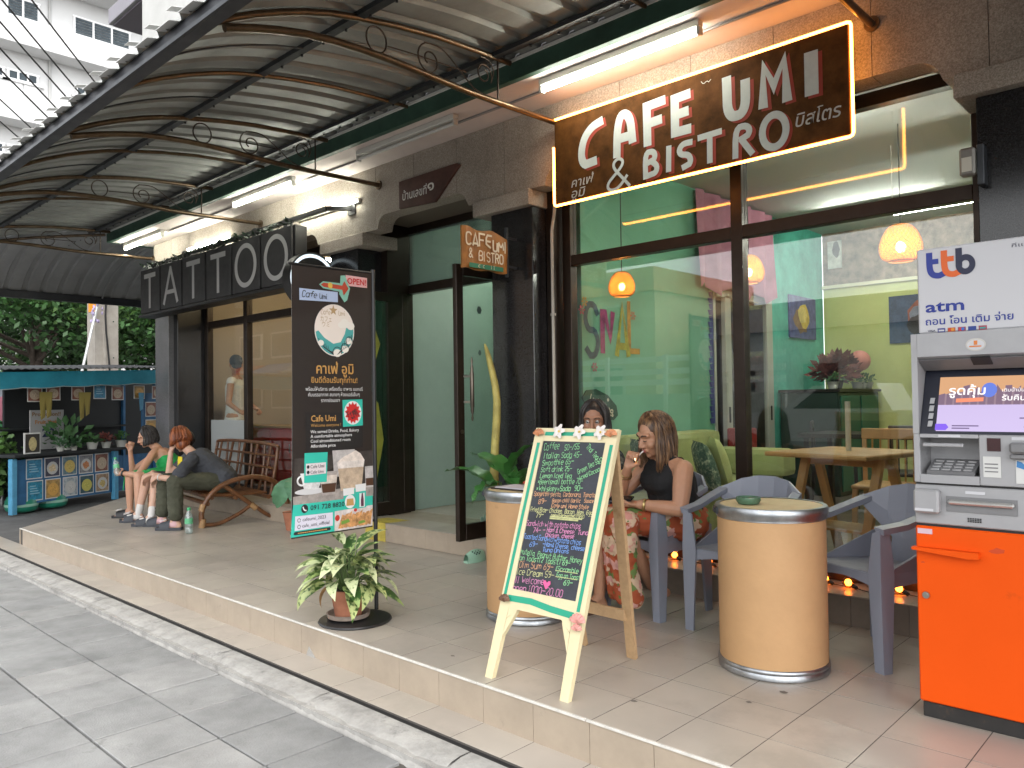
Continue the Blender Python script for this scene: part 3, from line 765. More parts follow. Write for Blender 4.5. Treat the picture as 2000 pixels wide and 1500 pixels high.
# ================================================================== BIG CAFE SIGN
bs = thing('cafe_sign', 'large brown painted board reading CAFE UMI & BISTRO edged with a glowing yellow tube', 'sign', (-2.57, 4.33, 2.64))
obj('board', MB().box(-3.605, -1.535, 4.30, 4.345, 2.655, 3.255, .003), M('painted_board', (.10, .038, .008), .7, spec=.15, var=(7, .5), bump=(14, .25)), bs)
obj('backing', MB().box(-3.57, -1.57, 4.346, 4.378, 2.70, 3.21), M('batten_wood', (.15, .09, .05), .8), bs)
for x in (-3.3, -1.8): obj('stand_off', MB().bar((x, 4.378, 3.1), (x, 4.419, 3.1), .05, .05), steel_dark, bs)
Ts = facade_T(4.2995, -3.62, 2.642)
BIG = [('C', .225, .455, .201, .537, 'arc'), ('A', .524, .721, .219, .543, 'A'), ('F', .767, .948, .239, .544, 'F'), ('E', .979, 1.132, .257, .530, 'E'), ('U', 1.336, 1.522, .252, .539, 'U'), ('M', 1.566, 1.77, .275, .55, 'M'), ('I', 1.845, 1.915, .27, .535, 'I'),
       ('B', .761, .896, .035, .225, 'B'), ('I', .943, .98, .045, .22, 'I'), ('S', 1.01, 1.144, .030, .225, 'S'), ('T', 1.163, 1.335, .037, .235, 'T'), ('R', 1.396, 1.542, .025, .231, 'R'), ('O', 1.568, 1.752, .020, .250, 'O')]
PT = {'arc': [[(1, .97), (.62, .93), (.22, .72), (.05, .40), (.10, .12), (.38, .02), (.98, .12)]], 'A': [[(.08, 0), (.10, .55), (.28, .92), (.55, .98), (.80, .85), (.92, .5), (.97, .03)], [(.10, .40), (.92, .40)]],
      'F': [[(.1, 0), (.08, .96), (1, .97)], [(.1, .50), (.8, .52)]], 'E': [[(1, .98), (.06, .98), (.06, .02), (1, .02)], [(.06, .50), (.85, .52)]], 'U': [[(.08, 1), (.07, .60), (.09, .25), (.25, .06), (.5, .03), (.75, .06), (.91, .25), (.93, .60), (.92, 1)]],
      'M': [[(.05, 0), (.10, .97), (.48, .42), (.88, .99), (.96, .02)]], 'I': [[(.5, 0), (.5, 1)]], 'B': [[(.08, 0), (.08, .98), (.65, .98), (.86, .78), (.60, .55), (.12, .54)], [(.60, .55), (.95, .38), (.92, .12), (.6, .02), (.08, .02)]],
      'S': [[(.95, .93), (.4, .97), (.08, .78), (.25, .56), (.75, .48), (.95, .25), (.75, .05), (.1, .02)]], 'T': [[(0, .94), (1, .97)], [(.52, .9), (.5, 0)]], 'R': [[(.08, 0), (.08, .97), (.68, .98), (.90, .78), (.65, .55), (.12, .52)], [(.45, .52), (.98, .02)]],
      'O': [[(.5, .98), (.15, .85), (.04, .5), (.15, .12), (.5, .02), (.85, .12), (.96, .5), (.85, .85), (.5, .98), (.3, .96)]]}
mw, mr_ = MB(), MB(); rg = random.Random(2)
for i, (c, x0, x1, z0, z1, key) in enumerate(BIG):
    big = i < 7; wd = .060 if big else .038
    if c == 'I' and big: wd = .078
    if key == 'O':
        for mm, dx, dz, oo in ((mr_, .016, -.011, .0008), (mw, 0, 0, .0045)):
            o1, o2 = disc((x0+x1)/2+dx, (z0+z1)/2+dz, (x1-x0)/2, (z1-z0)/2, 36), disc((x0+x1)/2+dx, (z0+z1)/2+dz, (x1-x0)/2-.042, (z1-z0)/2-.044, 36)
            mm.add([Ts(*q, oo) for q in o1+o2], [(j, (j+1) % 36, 36+(j+1) % 36, 36+j) for j in range(36)])
        continue
    for k, st_ in enumerate(PT[key]):
        pts = [(x0+wd*.4+(x1-x0-wd*.8)*px+rg.uniform(-.003, .003), z0+wd*.4+(z1-z0-wd*.8)*pz+rg.uniform(-.003, .003)) for px, pz in st_]
        if key in ('arc', 'S', 'O', 'U', 'A', 'B', 'R') and len(pts) > 3: pts = chaikin(pts, 2)
        ribbon(mr_, [(a+.020, b-.014) for a, b in pts], wd*1.05, Ts, .0004+.00006*(i*3+k))
        ribbon(mw, pts, wd, Ts, .0034+.00006*(i*3+k))
p = [(.660, .022), (.600, .090), (.535, .160), (.535, .200), (.575, .222), (.612, .200), (.605, .165), (.545, .115), (.492, .075), (.482, .035), (.520, .012), (.575, .025), (.625, .070), (.660, .112)]
ribbon(mw, chaikin(p, 2), .021, Ts, .0062)
obj('letter_shadow', mr_, M('sign_red', (.38, .045, .025), .6), bs)
obj('lettering', mw, M('sign_white', (.62, .66, .64), .6, var=(20, .06)), bs)
cream = M('sign_cream', (.60, .57, .52), .6)
print_text('คาเฟ่', .165, .105, .062, Ts, cream, bs, 'small_lettering', fit=.20, shear=.2, bold=.01)
print_text('อูมิ', .165, .03, .062, Ts, cream, bs, 'small_lettering', fit=.125, shear=.2, bold=.01)
print_text('บิสโตร', 1.785, .125, .075, Ts, cream, bs, 'small_lettering', fit=.255, shear=.2, bold=.01)
m = MB(); ribbon(m, chaikin([(1.20, .555), (1.215, .535), (1.24, .55), (1.255, .535), (1.27, .555)], 1), .004, Ts, .003)
obj('squiggle', m, cream, bs)
led = M('led_tube', (1, .8, .4), .4, emit=(1.0, .34, .045), estr=5.5)
def rr(path, r=.02):
    out = []
    for i, p in enumerate(path):
        if 0 < i < len(path)-1:
            p = Vector(p); a = (Vector(path[i-1])-p).normalized(); b = (Vector(path[i+1])-p).normalized()
            out += [tuple(p+a*r), tuple(p+(a+b)*r*.3), tuple(p+b*r)]
        else: out.append(tuple(p))
    return out
obj('light_tube', MB().tube(rr([(-3.618, 4.305, 3.07), (-3.618, 4.305, 2.645), (-1.522, 4.305, 2.645), (-1.522, 4.305, 3.266), (-3.625, 4.305, 3.266)]), .0085, 8), led, bs, smooth=60)

# ================================================================== HOUSE NUMBER PLATE, SMALL SIGN, CONDUIT, FLOODLIGHT
hp = tag(obj('house_plate', MB().prism([(-5.50, 4.394, 2.98), (-5.02, 4.394, 2.955), (-4.71, 4.394, 3.205), (-4.74, 4.394, 3.225), (-5.50, 4.394, 3.222)], (0, .024, 0)), M('plate_brown', (.075, .030, .022), .6, var=(6, .3), wear=(9, (.12, .09, .07), .66))), 'brown arrow shaped house number plate with white Thai lettering on the stone fascia', 'sign')
Th = facade_T(4.3935, -5.5, 2.95)
print_text('บ้านเลขที่', .05, .095, .075, Th, M('plate_white', (.75, .74, .70), .7), hp, fit=.33, bold=.015, shear=.05)
print_text('๑', .39, .115, .095, Th, M('plate_white', (.62, .60, .57), .7), hp, fit=.085, bold=.02)
cs = thing('hanging_sign', 'small orange hand painted CAFE UMI & BISTRO board over the open door', 'sign', (-4.12, 4.1, 2.22))
rows = []
for i in range(13):
    a = .478*i/12; wv = .012*math.sin(i*1.3); rows.append([(-4.12+wv*.4, 3.86+a, 2.22+.006*math.sin(i*1.1)), (-4.12+wv, 3.86+a, 2.365), (-4.12+wv*.6, 3.86+a, 2.52+.01*math.sin(i*.9+.6)-.03*max(0, (i-8)/4))])
m = MB().grid(rows); n = len(m.v)
m2 = MB().grid([[(x-.014, y, z) for x, y, z in r] for r in rows]); m.add(m2.v, [tuple(reversed(f)) for f in m2.f])
nr = len(rows); ring_ = [i*3 for i in range(nr)]+[(nr-1)*3+1]+[i*3+2 for i in range(nr-1, -1, -1)]+[1]
m.add([m.v[i] for i in ring_]+[m.v[n+i] for i in ring_], [(k, (k+1) % len(ring_), len(ring_)+(k+1) % len(ring_), len(ring_)+k) for k in range(len(ring_))])
obj('board', m, M('orange_board', (.30, .115, .016), .5, var=(9, .35)), cs)
T5 = lambda a, b, o: (-4.107+o, 3.86+a*.936, 2.22+b*.936)
m = MB(); rg = random.Random(4)
hand_text(m, 'CAFE', .03, .185, .095, .015, T5, .004, jit=.02, adv=.70, rng=rg); hand_text(m, 'UMI', .325, .165, .085, .015, T5, .004, jit=.02, adv=.62, rng=rg)
hand_text(m, '&', .055, .085, .075, .009, T5, .004, rng=rg, jit=.02); hand_text(m, 'BISTRO', .165, .072, .075, .010, T5, .004, jit=.02, adv=.58, rng=rg)
obj('lettering', m, M('cream_paint', (.66, .58, .44), .6), cs)
m = MB(); rect(m, .06, .44, .008, .045, T5, .003); obj('green_band', m, M('band_green', (.02, .16, .09), .6), cs)
m = MB()
for x in (.16, .21, .30, .33): hand_text(m, 'c' if x < .3 else '1', x, .016, .03, .004, T5, .0045, rng=rg)
obj('small_marks', m, M('cream_paint'), cs)
obj('fixing', MB().bar((-4.128, 4.335, 2.20), (-4.128, 4.335, 2.58), .02, .02), steel_dark, cs)
for z in (2.28, 2.50): obj('bracket', MB().bar((-4.128, 4.345, z), (-4.128, 4.444, z), .018, .018), steel_dark, cs)
pc = thing('conduit_pipe', 'thin white plastic conduit pipe running down the corner beside the window', 'pipe', (-3.88, 4.56, .17))
obj('pipe', MB().tube([(-3.66, 4.40, 2.93), (-3.69, 4.42, 2.84), (-3.84, 4.56, 2.66), (-3.885, 4.585, 2.56), (-3.885, 4.585, .17)], .0125, 8), M('pvc', (.46, .43, .38), .5), pc, smooth=50)
for z in (1.9, .95): obj('clip', MB().box(-3.905, -3.865, 4.575, 4.60, z, z+.02, .003), M('pvc'), pc)
fl = thing('floodlight', 'small square outdoor floodlight on the pillar at the right of the window', 'light', (-.98, 4.43, 2.4))
obj('case', MB().box(-1.035, -.965, 4.35, 4.40, 2.33, 2.47, .01), M('grey_lamp', (.20, .19, .17), .4, .4), fl)
obj('lens', MB().box(-1.022, -.978, 4.345, 4.3495, 2.35, 2.42), M('lens', (.6, .58, .5), .1), fl)
obj('bracket', MB().box(-.962, -.93, 4.37, 4.444, 2.28, 2.48, .004), steel_dark, fl)

# ================================================================== BANNER STAND
bn = thing('banner_stand', 'tall black cafe banner on a pole stand with a round base beside the potted plant', 'banner', (-3.80, 2.68, 0))
blk = M('satin_black', (.014, .014, .015), .4)
obj('base', MB().lathe([(.205, 0), (.21, .006), (.205, .014), (.03, .018)], 40, (-3.80, 2.68, 0)), blk, bn, smooth=40)
obj('pole', MB().tube([(-3.872, 2.885, .012), (-3.872, 2.885, 2.06)], .0125, 10), blk, bn, smooth=40)
for za in (2.035, .54): obj('arm', MB().tube([(-3.872, 2.31, za), (-3.872, 2.89, za+.005)], .0075, 8), blk, bn)
rows = []
for i in range(16):
    b = -.02+1.53*i/15; rows.append([(-3.866+.006*math.sin(b*3.0+a*2), 2.33-.02*(1-b/1.5)*0+a, .53+b) for a in [.02*(1-i/15)*-1+ (.545-.0)*k/8 for k in range(9)]])
m = MB().grid(rows); n = len(m.v); m2 = [(x-.002, y, z) for x, y, z in m.v]
obj('sheet', m, M('banner_black', (.020, .014, .012), .42, var=(1.5, .3)), bn, smooth=60)
obj('sheet_back', MB().add(m2, [tuple(reversed(f)) for f in m.f]), M('banner_white', (.6, .6, .58), .6), bn)
TB = lambda a, b, o: (-3.866+.006*math.sin(b*3.0+a*2)+.0015+o, 2.33+a, .53+b)
def poly(name, pts, mat, off=.0004):
    mm = MB()
    # cut into thin strips so that it follows the sheet
    shape(mm, pts, TB, off); return obj(name, mm, mat, bn)
PV = lambda n, c=(.5, .5, .5): M('print_'+n, c, .5, var=(26, .28))
P_ = lambda n, c=(.02, .02, .025), r=.5: M('print_'+n, c, r)
wht, gold, teal = P_('white', (.72, .70, .66)), P_('gold', (.52, .28, .08)), P_('teal', (.03, .46, .36))
# logo
poly('logo', disc(.276, 1.147, .141, .156, 40), P_('ink', (.02, .02, .025)), .0003)
poly('logo', disc(.276, 1.147, .136, .151, 40), P_('cream', (.74, .66, .60)), .0008)
sea = disc(.276, 1.147, .130, .145, 40)
wave = [p for p in sea if p[1] < 1.14]
top = [(.405, 1.14), (.37, 1.165), (.36, 1.13), (.345, 1.09), (.31, 1.06), (.265, 1.06), (.21, 1.09), (.165, 1.135)]
bot = [(.276+.130*math.cos(a), 1.147+.145*math.sin(a)) for a in [PI+.10+(PI-.15)*k/18 for k in range(19)]]
poly('logo', bot+[(.40, 1.20), (.36, 1.185), (.345, 1.13), (.315, 1.08), (.265, 1.068), (.205, 1.10), (.165, 1.14)], P_('sea', (.06, .34, .33)), .0013)
m = MB()
for k in range(5): ribbon(m, [(.276+(.115-.016*k)*math.cos(a), 1.12-.012*k+(.10-.008*k)*math.sin(a)) for a in [PI+.25+(PI-.2)*j/14 for j in range(15)]], .003, TB, .0018)
for (cx, cy, r) in ((.29, 1.02, .030), (.345, 1.045, .028), (.375, 1.09, .024)):
    ribbon(m, disc(cx, cy, r, r, 14, -.3, 3.6), .004, TB, .0024)
obj('logo_lines', m, P_('ink', (.02, .02, .025)), bn)
for k, (cx, cy, r) in enumerate(((.29, 1.015, .027), (.345, 1.04, .025), (.37, 1.088, .022), (.345, 1.19, .032), (.385, 1.178, .028), (.32, 1.18, .022), (.18, 1.07, .02))):
    m = MB(); shape(m, disc(cx, cy, r, r*.85, 14), TB, .0021+.0001*k); obj('foam', m, P_('foam', (.76, .72, .66)), bn)
m = MB(); shape(m, [(.268+.030*(1 if k % 2 == 0 else .42)*math.sin(k*PI/5), 1.262+.032*(1 if k % 2 == 0 else .42)*math.cos(k*PI/5)) for k in range(10)], TB, .0013)
hand_text(m, 'Cafe', .185, 1.235, .028, .0028, TB, .0013, adv=.5); hand_text(m, 'Umi', .305, 1.235, .028, .0028, TB, .0013, adv=.5)
obj('logo_text', m, P_('bronze', (.40, .27, .13)), bn)
print_text('カフェ', .18, 1.195, .028, TB, P_('bronze', (.40, .27, .13)), bn, 'logo_text', fit=.075)
print_text('ウミ', .19, 1.165, .026, TB, P_('bronze', (.40, .27, .13)), bn, 'logo_text', fit=.05)
print_text('คาเฟ่ อูมิ', .274, .895, .058, TB, gold, bn, 'headline', 'CENTER', bold=.02, fit=.255)
print_text('ยินดีต้อนรับทุกท่าน!', .270, .842, .032, TB, gold, bn, 'headline', 'CENTER', bold=.015, fit=.315)
print_text('พร้อมให้บริการ เครื่องดื่ม อาหาร เบเกอรี่', .270, .796, .020, TB, wht, bn, 'text_line', 'CENTER', fit=.39)
print_text('กับบรรยากาศ สบายๆ ห้องแอร์เย็นๆ', .266, .764, .020, TB, wht, bn, 'text_line', 'CENTER', fit=.35)
print_text('ราคาย่อมเยา', .237, .731, .020, TB, wht, bn, 'text_line', 'CENTER', fit=.125)
poly('text_box', [(.072, .44), (.46, .46), (.46, .665), (.072, .675)], P_('box', (.012, .010, .010)), .0003)
print_text('Cafe Umi', .107, .622, .036, TB, gold, bn, 'headline', bold=.02, fit=.165)
print_text('Welcome everyone !', .105, .592, .018, TB, gold, bn, 'text_line', fit=.20)
for s, b, wd in (('We served Drinks, Food, Bakery', .556, .33), ('A comfortable atmosphere', .530, .28), ('Cool airconditioned room', .503, .268), ('Affordable price', .475, .165)):
    print_text(s, .102, b, .018, TB, wht, bn, 'text_line', bold=.012, fit=wd)
# stickers at the top
poly('open_sticker', [(.355, 1.415), (.508, 1.415), (.508, 1.475), (.355, 1.478)], P_('pink', (.72, .42, .42)), .001)
print_text('OPEN!', .365, 1.428, .036, TB, P_('red', (.55, .02, .02)), bn, 'sticker_text', bold=.03, fit=.135, off=.003)
poly('umi_sticker', [(.045, 1.305), (.300, 1.312), (.300, 1.372), (.045, 1.372)], P_('paleblue', (.42, .52, .72)), .001)
m = MB(); hand_text(m, 'Cafe', .06, 1.324, .036, .0045, TB, .003, adv=.62, slant=.2); hand_text(m, 'Umi', .175, 1.324, .030, .0035, TB, .003, adv=.55, slant=.1); obj('sticker_text', m, P_('ink'), bn)
poly('arrow_sticker', [(.175, 1.405), (.20, 1.385), (.315, 1.375), (.315, 1.425), (.20, 1.425)], P_('mint', (.22, .50, .40)), .0012)
poly('arrow_sticker', [(.31, 1.36), (.345, 1.315), (.365, 1.33), (.385, 1.40), (.35, 1.475), (.32, 1.47)], P_('mint'), .0014)
poly('arrow_sticker', [(.185, 1.405), (.205, 1.393), (.33, 1.388), (.34, 1.355), (.375, 1.398), (.345, 1.44), (.33, 1.412), (.205, 1.418)], P_('arrow_red', (.45, .06, .03)), .0022)
poly('arrow_sticker', disc(.248, 1.405, .016, .018, 10), P_('yellow', (.7, .45, .08)), .0028)
poly('free_sticker', [(.320, .585), (.462, .59), (.462, .745), (.320, .742)], teal, .001)
poly('free_sticker', disc(.391, .666, .062, .070, 20), wht, .0016)
poly('free_sticker', [(.391+.058*(1 if k % 2 == 0 else .74)*math.sin(k*PI/13), .666+.066*(1 if k % 2 == 0 else .74)*math.cos(k*PI/13)) for k in range(26)], P_('red'), .0022)
m = MB(); hand_text(m, 'Free', .362, .64, .03, .005, TB, .0034, rot=.5, adv=.5); hand_text(m, 'wifi', .385, .625, .028, .005, TB, .0036, rot=.5, adv=.5); obj('sticker_text', m, P_('ink'), bn)
# coffee picture
poly('photo', [(-.005, .165), (.53, .165), (.53, .44), (.0, .42)], PV('photo_dark', (.045, .036, .032)), .0003)
poly('photo', [(-.01, .165), (.53, .165), (.53, .245), (-.01, .21)], PV('table', (.30, .27, .25)), .0006)
poly('photo', disc(.10, .232, .10, .018, 20), P_('saucer', (.55, .55, .56)), .0009)
poly('photo', [(.06, .24), (.15, .24), (.19, .335), (.035, .335)], PV('cup', (.62, .62, .62)), .0012)
m = MB(); ribbon(m, disc(.047, .295, .030, .026, 12, 1.2, 5.0), .010, TB, .0013); obj('photo', m, PV('cup'), bn)
poly('photo', [(.175, .20), (.262, .20), (.28, .335), (.155, .335)], PV('glass_grey', (.36, .32, .30)), .0015)
poly('photo', [(.178, .215), (.260, .215), (.268, .265), (.170, .265)], P_('espresso', (.07, .03, .015)), .0018)
poly('photo', [(.166, .268), (.270, .268), (.275, .312), (.160, .312)], PV('milkfoam', (.60, .52, .46)), .0018)
poly('photo', [(.255, .30), (.40, .30), (.40, .452), (.245, .452)], PV('paleglass', (.45, .42, .41)), .0011)
poly('photo', [(.30, .215), (.445, .215), (.465, .385), (.275, .385)], PV('latte', (.48, .37, .27)), .0021)
poly('photo', [(.282, .345), (.460, .345), (.468, .385), (.274, .385)], PV('foam2', (.66, .60, .56)), .0024)
poly('photo', [(.280, .385), (.320, .412), (.365, .428), (.405, .445), (.440, .425), (.468, .385)], PV('cream2', (.66, .58, .52)), .0024)
poly('photo', [(.475, .22), (.53, .22), (.53, .345), (.470, .345)], PV('paleglass'), .0015)
poly('photo', [(.478, .23), (.53, .23), (.53, .275), (.476, .275)], P_('espresso'), .0018)
poly('social_sticker', [(.058, .282), (.205, .276), (.212, .445), (.062, .448)], teal, .0026)
poly('social_sticker', [(.068, .322), (.200, .325), (.200, .388), (.070, .388)], P_('palepink', (.66, .60, .62)), .003)
print_text('Cafe Umi', .098, .360, .020, TB, P_('ink'), bn, 'sticker_text', fit=.09, off=.0045)
print_text('Cafe Umi', .098, .330, .018, TB, P_('ink'), bn, 'sticker_text', fit=.085, off=.0045)
m = MB(); shape(m, disc(.083, .369, .009, .010, 12), TB, .0045); shape(m, disc(.083, .339, .009, .010, 12), TB, .0045); obj('icon', m, P_('ink'), bn)
# teal foot of the print
poly('teal_band', [(-.025, -.012), (.52, -.012), (.525, .168), (-.01, .165)], teal, .0008)
poly('phone_icon', disc(.062, .138, .022, .024, 16), P_('ink'), .0018)
m = MB(); ribbon(m, chaikin([(.052, .148), (.056, .135), (.064, .128), (.073, .128)], 1), .007, TB, .0026); obj('phone_icon', m, wht, bn)
print_text('091 728 8820', .098, .126, .028, TB, P_('ink'), bn, 'phone_number', bold=.012, fit=.225, off=.003)
poly('white_box', [(.0, .022), (.245, .022), (.245, .098), (.003, .102)], P_('lilac', (.62, .60, .70)), .0016)
print_text('cafeumi_2023', .048, .070, .020, TB, P_('ink'), bn, 'text_line', fit=.15, off=.003)
print_text('cafe_umi_official', .046, .036, .020, TB, P_('ink'), bn, 'text_line', fit=.175, off=.003)
m = MB(); ribbon(m, disc(.026, .078, .009, .010, 14), .003, TB, .003); ribbon(m, disc(.026, .042, .009, .010, 14), .003, TB, .003); obj('icon', m, P_('ink'), bn)
poly('black_bar', [(.0, -.002), (.225, -.002), (.232, .006), (.225, .016), (.0, .016), (-.008, .006)], P_('ink'), .0016)
m = MB()
for k in range(14): ribbon(m, [(.02+.0135*k, .007), (.029+.0135*k, .007)], .005, TB, .003)
obj('text_line', m, P_('gold'), bn)
poly('food_photo', [(.256, -.012), (.522, -.012), (.524, .112), (.258, .102)], PV('plate', (.62, .56, .55)), .0016)
m = MB(); rg = random.Random(8)
for k in range(9):
    a = .28+.024*k; shape(m, [(a, .0+.004*(k % 3)), (a+.034, -.002), (a+.05, .07+.012*(k % 3)), (a+.028, .078)], TB, .0020+.0003*k)
obj('food_photo', m, M('sandwich', (.50, .25, .10), .6, var=(40, .6)), bn)
m = MB(); shape(m, disc(.275, .062, .016, .018, 12), TB, .003); shape(m, disc(.40, .095, .012, .01, 10), TB, .003); obj('food_photo', m, P_('tomato', (.5, .03, .02)), bn)
m = MB(); shape(m, [(.30, .02), (.36, .03), (.35, .05), (.30, .04)], TB, .0050); shape(m, [(.42, .01), (.47, .015), (.46, .03), (.42, .025)], TB, .005); obj('food_photo', m, P_('lettuce', (.16, .30, .05)), bn)
poly('drink_sticker', [(.318, .105), (.400, .105), (.400, .222), (.318, .228)], teal, .0026)
poly('drink_sticker', [(.316, .185), (.390, .190), (.392, .228), (.314, .226)], wht, .003)
poly('drink_sticker', disc(.362, .148, .036, .040, 16), wht, .0034)
poly('drink_sticker', [(.335, .125), (.388, .125), (.384, .165), (.340, .165)], P_('fries', (.50, .28, .10)), .0038)
poly('drink_sticker', [(.404, .100), (.476, .104), (.474, .245), (.400, .243)], teal, .0026)
poly('drink_sticker', [(.402, .200), (.474, .202), (.474, .245), (.400, .243)], wht, .003)
poly('drink_sticker', [(.428, .108), (.466, .108), (.466, .19), (.428, .19)], wht, .003)
poly('drink_sticker', [(.438, .112), (.458, .112), (.458, .15), (.452, .19), (.444, .19), (.438, .15)], P_('wine', (.10, .03, .06)), .0036)

# ================================================================== POTTED PLANT
pp = thing('potted_plant', 'terracotta pot of mottled green and cream dumb cane leaves on the banner base', 'plant', (-3.83, 2.655, .018))
terra = M('terracotta', (.34, .135, .075), .85, var=(10, .2), bump=(60, .15), wear=(8, (.40, .26, .18), .64))
obj('saucer', MB().lathe([(.085, .0), (.118, .008), (.125, .032), (.118, .033), (.108, .014), (.01, .010)], 32, (-3.83, 2.655, .019)), M('saucer_clay', (.25, .20, .165), .85, var=(14, .25)), pp, smooth=40)
obj('pot', MB().lathe([(.072, .010), (.076, .012), (.096, .125), (.103, .126), (.108, .165), (.101, .168), (.094, .150), (.085, .145), (.01, .142)], 32, (-3.83, 2.655, .02)), terra, pp, smooth=40)
obj('soil', MB().lathe([(.093, .162), (.05, .168), (.004, .170)], 20, (-3.83, 2.655, .012)), M('soil', (.02, .014, .010), 1, bump=(90, 1)), pp)
def var_leaf(name='mottled_leaf', a=(.045, .105, .020), b=(.46, .52, .22), edge=.47):
    if name in MATS: return MATS[name]
    m = M(name, a, .42); t = m.node_tree; bs_ = t.nodes['Principled BSDF']; tc = t.nodes.new('ShaderNodeTexCoord')
    n = t.nodes.new('ShaderNodeTexNoise'); n.inputs['Scale'].default_value = 34; n.inputs['Detail'].default_value = 4
    w_ = t.nodes.new('ShaderNodeTexNoise'); w_.inputs['Scale'].default_value = 6
    t.links.new(tc.outputs['Object'], n.inputs['Vector']); t.links.new(tc.outputs['Object'], w_.inputs['Vector'])
    s = t.nodes.new('ShaderNodeMath'); s.operation = 'ADD'; t.links.new(n.outputs['Fac'], s.inputs[0]); t.links.new(w_.outputs['Fac'], s.inputs[1])
    r = t.nodes.new('ShaderNodeMapRange'); r.inputs[1].default_value = edge*2-.03; r.inputs[2].default_value = edge*2+.08; t.links.new(s.outputs[0], r.inputs[0])
    x = t.nodes.new('ShaderNodeMix'); x.data_type = 'RGBA'; x.inputs[6].default_value = (*a, 1); x.inputs[7].default_value = (*b, 1)
    t.links.new(r.outputs[0], x.inputs[0]); t.links.new(x.outputs[2], bs_.inputs['Base Color']); return m
leaf_mats = [var_leaf(), var_leaf('mottled_leaf_pale', (.07, .13, .03), (.55, .60, .34), .455), var_leaf('mottled_leaf_dark', (.035, .09, .02), (.30, .40, .14), .50)]
def leaf_mesh(L, Wd, droop, fold=.25, n=8):
    rows = []
    for i in range(n+1):
        t = i/n; wv = Wd*math.sin(PI*min(1, t*.97+.03)**.8)*(1-.25*t); ang = -droop*t
        x = L*(math.sin(droop*t)/droop if abs(droop) > 1e-3 else t); z = L*((math.cos(droop*t)-1)/droop if abs(droop) > 1e-3 else 0)
        rows.append([(x, -wv, z+fold*wv), (x, -wv*.5, z+fold*wv*.35), (x, 0, z), (x, wv*.5, z+fold*wv*.35), (x, wv, z+fold*wv)])
    return MB().grid(rows)
def place_leaf(name, mesh, parent, base, az, el, roll, s, world=True):
    o = bpy.data.objects.new(name, mesh); COL.objects.link(o); o.parent = parent; o.matrix_parent_inverse = wm(parent).inverted()
    o.location = base; o.rotation_euler = (Matrix.Rotation(az, 3, 'Z') @ Matrix.Rotation(-el, 3, 'Y') @ Matrix.Rotation(roll, 3, 'X')).to_euler(); o.scale = (s, s, s); return o
rg = random.Random(12)
lms = [leaf_mesh(.23, .052, d).mesh('leaf', leaf_mats[k % 3], 80) for k, d in enumerate((1.1, 1.5, .7, 1.9, 1.3, .9))]
stems = MB()
for k in range(62):
    az = rg.uniform(0, 2*PI); tier = rg.random()
    el = R(78)-R(95)*(1-tier)**1.1; r0 = .02+.05*rg.random(); h0 = .165+.26*tier*rg.uniform(.7, 1.0); rad = .05+.12*(1-tier)*rg.uniform(.5, 1.1)
    b = Vector((-3.83+rad*math.cos(az), 2.655+rad*math.sin(az), .02+h0))
    stems.tube([(-3.83+r0*math.cos(az)*.6, 2.655+r0*math.sin(az)*.6, .18), (-3.83+(r0+rad)*.5*math.cos(az), 2.655+(r0+rad)*.5*math.sin(az), .18+(h0-.14)*.7), tuple(b)], [.005, .004, .003], 5)
    place_leaf('leaf', lms[k % 6], pp, b, az+rg.uniform(-.4, .4), el*.75, rg.uniform(-.6, .6), rg.uniform(.75, 1.12))
obj('stems', stems, M('stem_green', (.10, .16, .05), .5), pp, smooth=60)
dm = leaf_mesh(.17, .026, 2.0).mesh('leaf', M('dying_leaf', (.50, .32, .14), .6, var=(20, .3)), 80)
place_leaf('withered_leaf', dm, pp, (-3.90, 2.60, .20), R(215), R(-10), .3, 1)

# ================================================================== CHALK MENU BOARD
ab = thing('menu_board', 'cream A-frame chalkboard with green stripes and the handwritten cafe menu', 'sign', (-2.33, 2.8, 0))
O_ = Vector((-2.575, 2.52, 0)); U_ = Vector((.043, .33, 1.12)).normalized(); A_ = Vector((1, .012, 0)).normalized(); N_ = A_.cross(U_).normalized()
N_ = -N_ if N_.y > 0 else N_
TA = lambda a, b, o: tuple(O_+A_*a+U_*b+N_*o)
cw_m = M('cream_wood', (.70, .61, .38), .55, var=(6, .06)); cw_e = M('bare_wood', (.46, .30, .16), .65, var=(30, .12), wear=(9, (.30, .17, .08), .62))
def slabb(name, pts, th, mat, off=0.0):
    return obj(name, MB().prism([TA(a, b, off) for a, b in pts], N_*-th), mat, ab)
WB = .482
slabb('stile', [(0, 0), (.045, 0), (.058, .33), (.058, 1.168), (0, 1.168)], .024, cw_m)
slabb('stile', [(WB-.045, 0), (WB, 0), (WB, 1.168), (WB-.058, 1.168), (WB-.058, .33)], .024, cw_m)
slabb('top_rail', [(.0585, 1.105), (WB-.0585, 1.105), (WB-.0585, 1.168), (.0585, 1.168)], .024, cw_m)
slabb('bottom_rail', [(.0585, .275), (.115, .318), (WB-.115, .318), (WB-.0585, .275), (WB-.0585, .405), (.0585, .405)], .024, cw_m)
slabb('gusset', [(.0535, .19), (.0583, .272), (.110, .316), (.105, .30)], .02, cw_m); slabb('gusset', [(WB-.0535, .19), (WB-.0583, .272), (WB-.110, .316), (WB-.105, .30)], .02, cw_m)
chalk_m = M('chalkboard', (.040, .043, .053), .75, var=(3, .35), wear=(2.2, (.075, .078, .09), .56))
slabb('chalkboard', [(.0587, .4055), (WB-.0587, .4055), (WB-.0587, 1.1045), (.0587, 1.1045)], .012, chalk_m, -.004)
gs = M('green_stripe', (.015, .33, .20), .5)
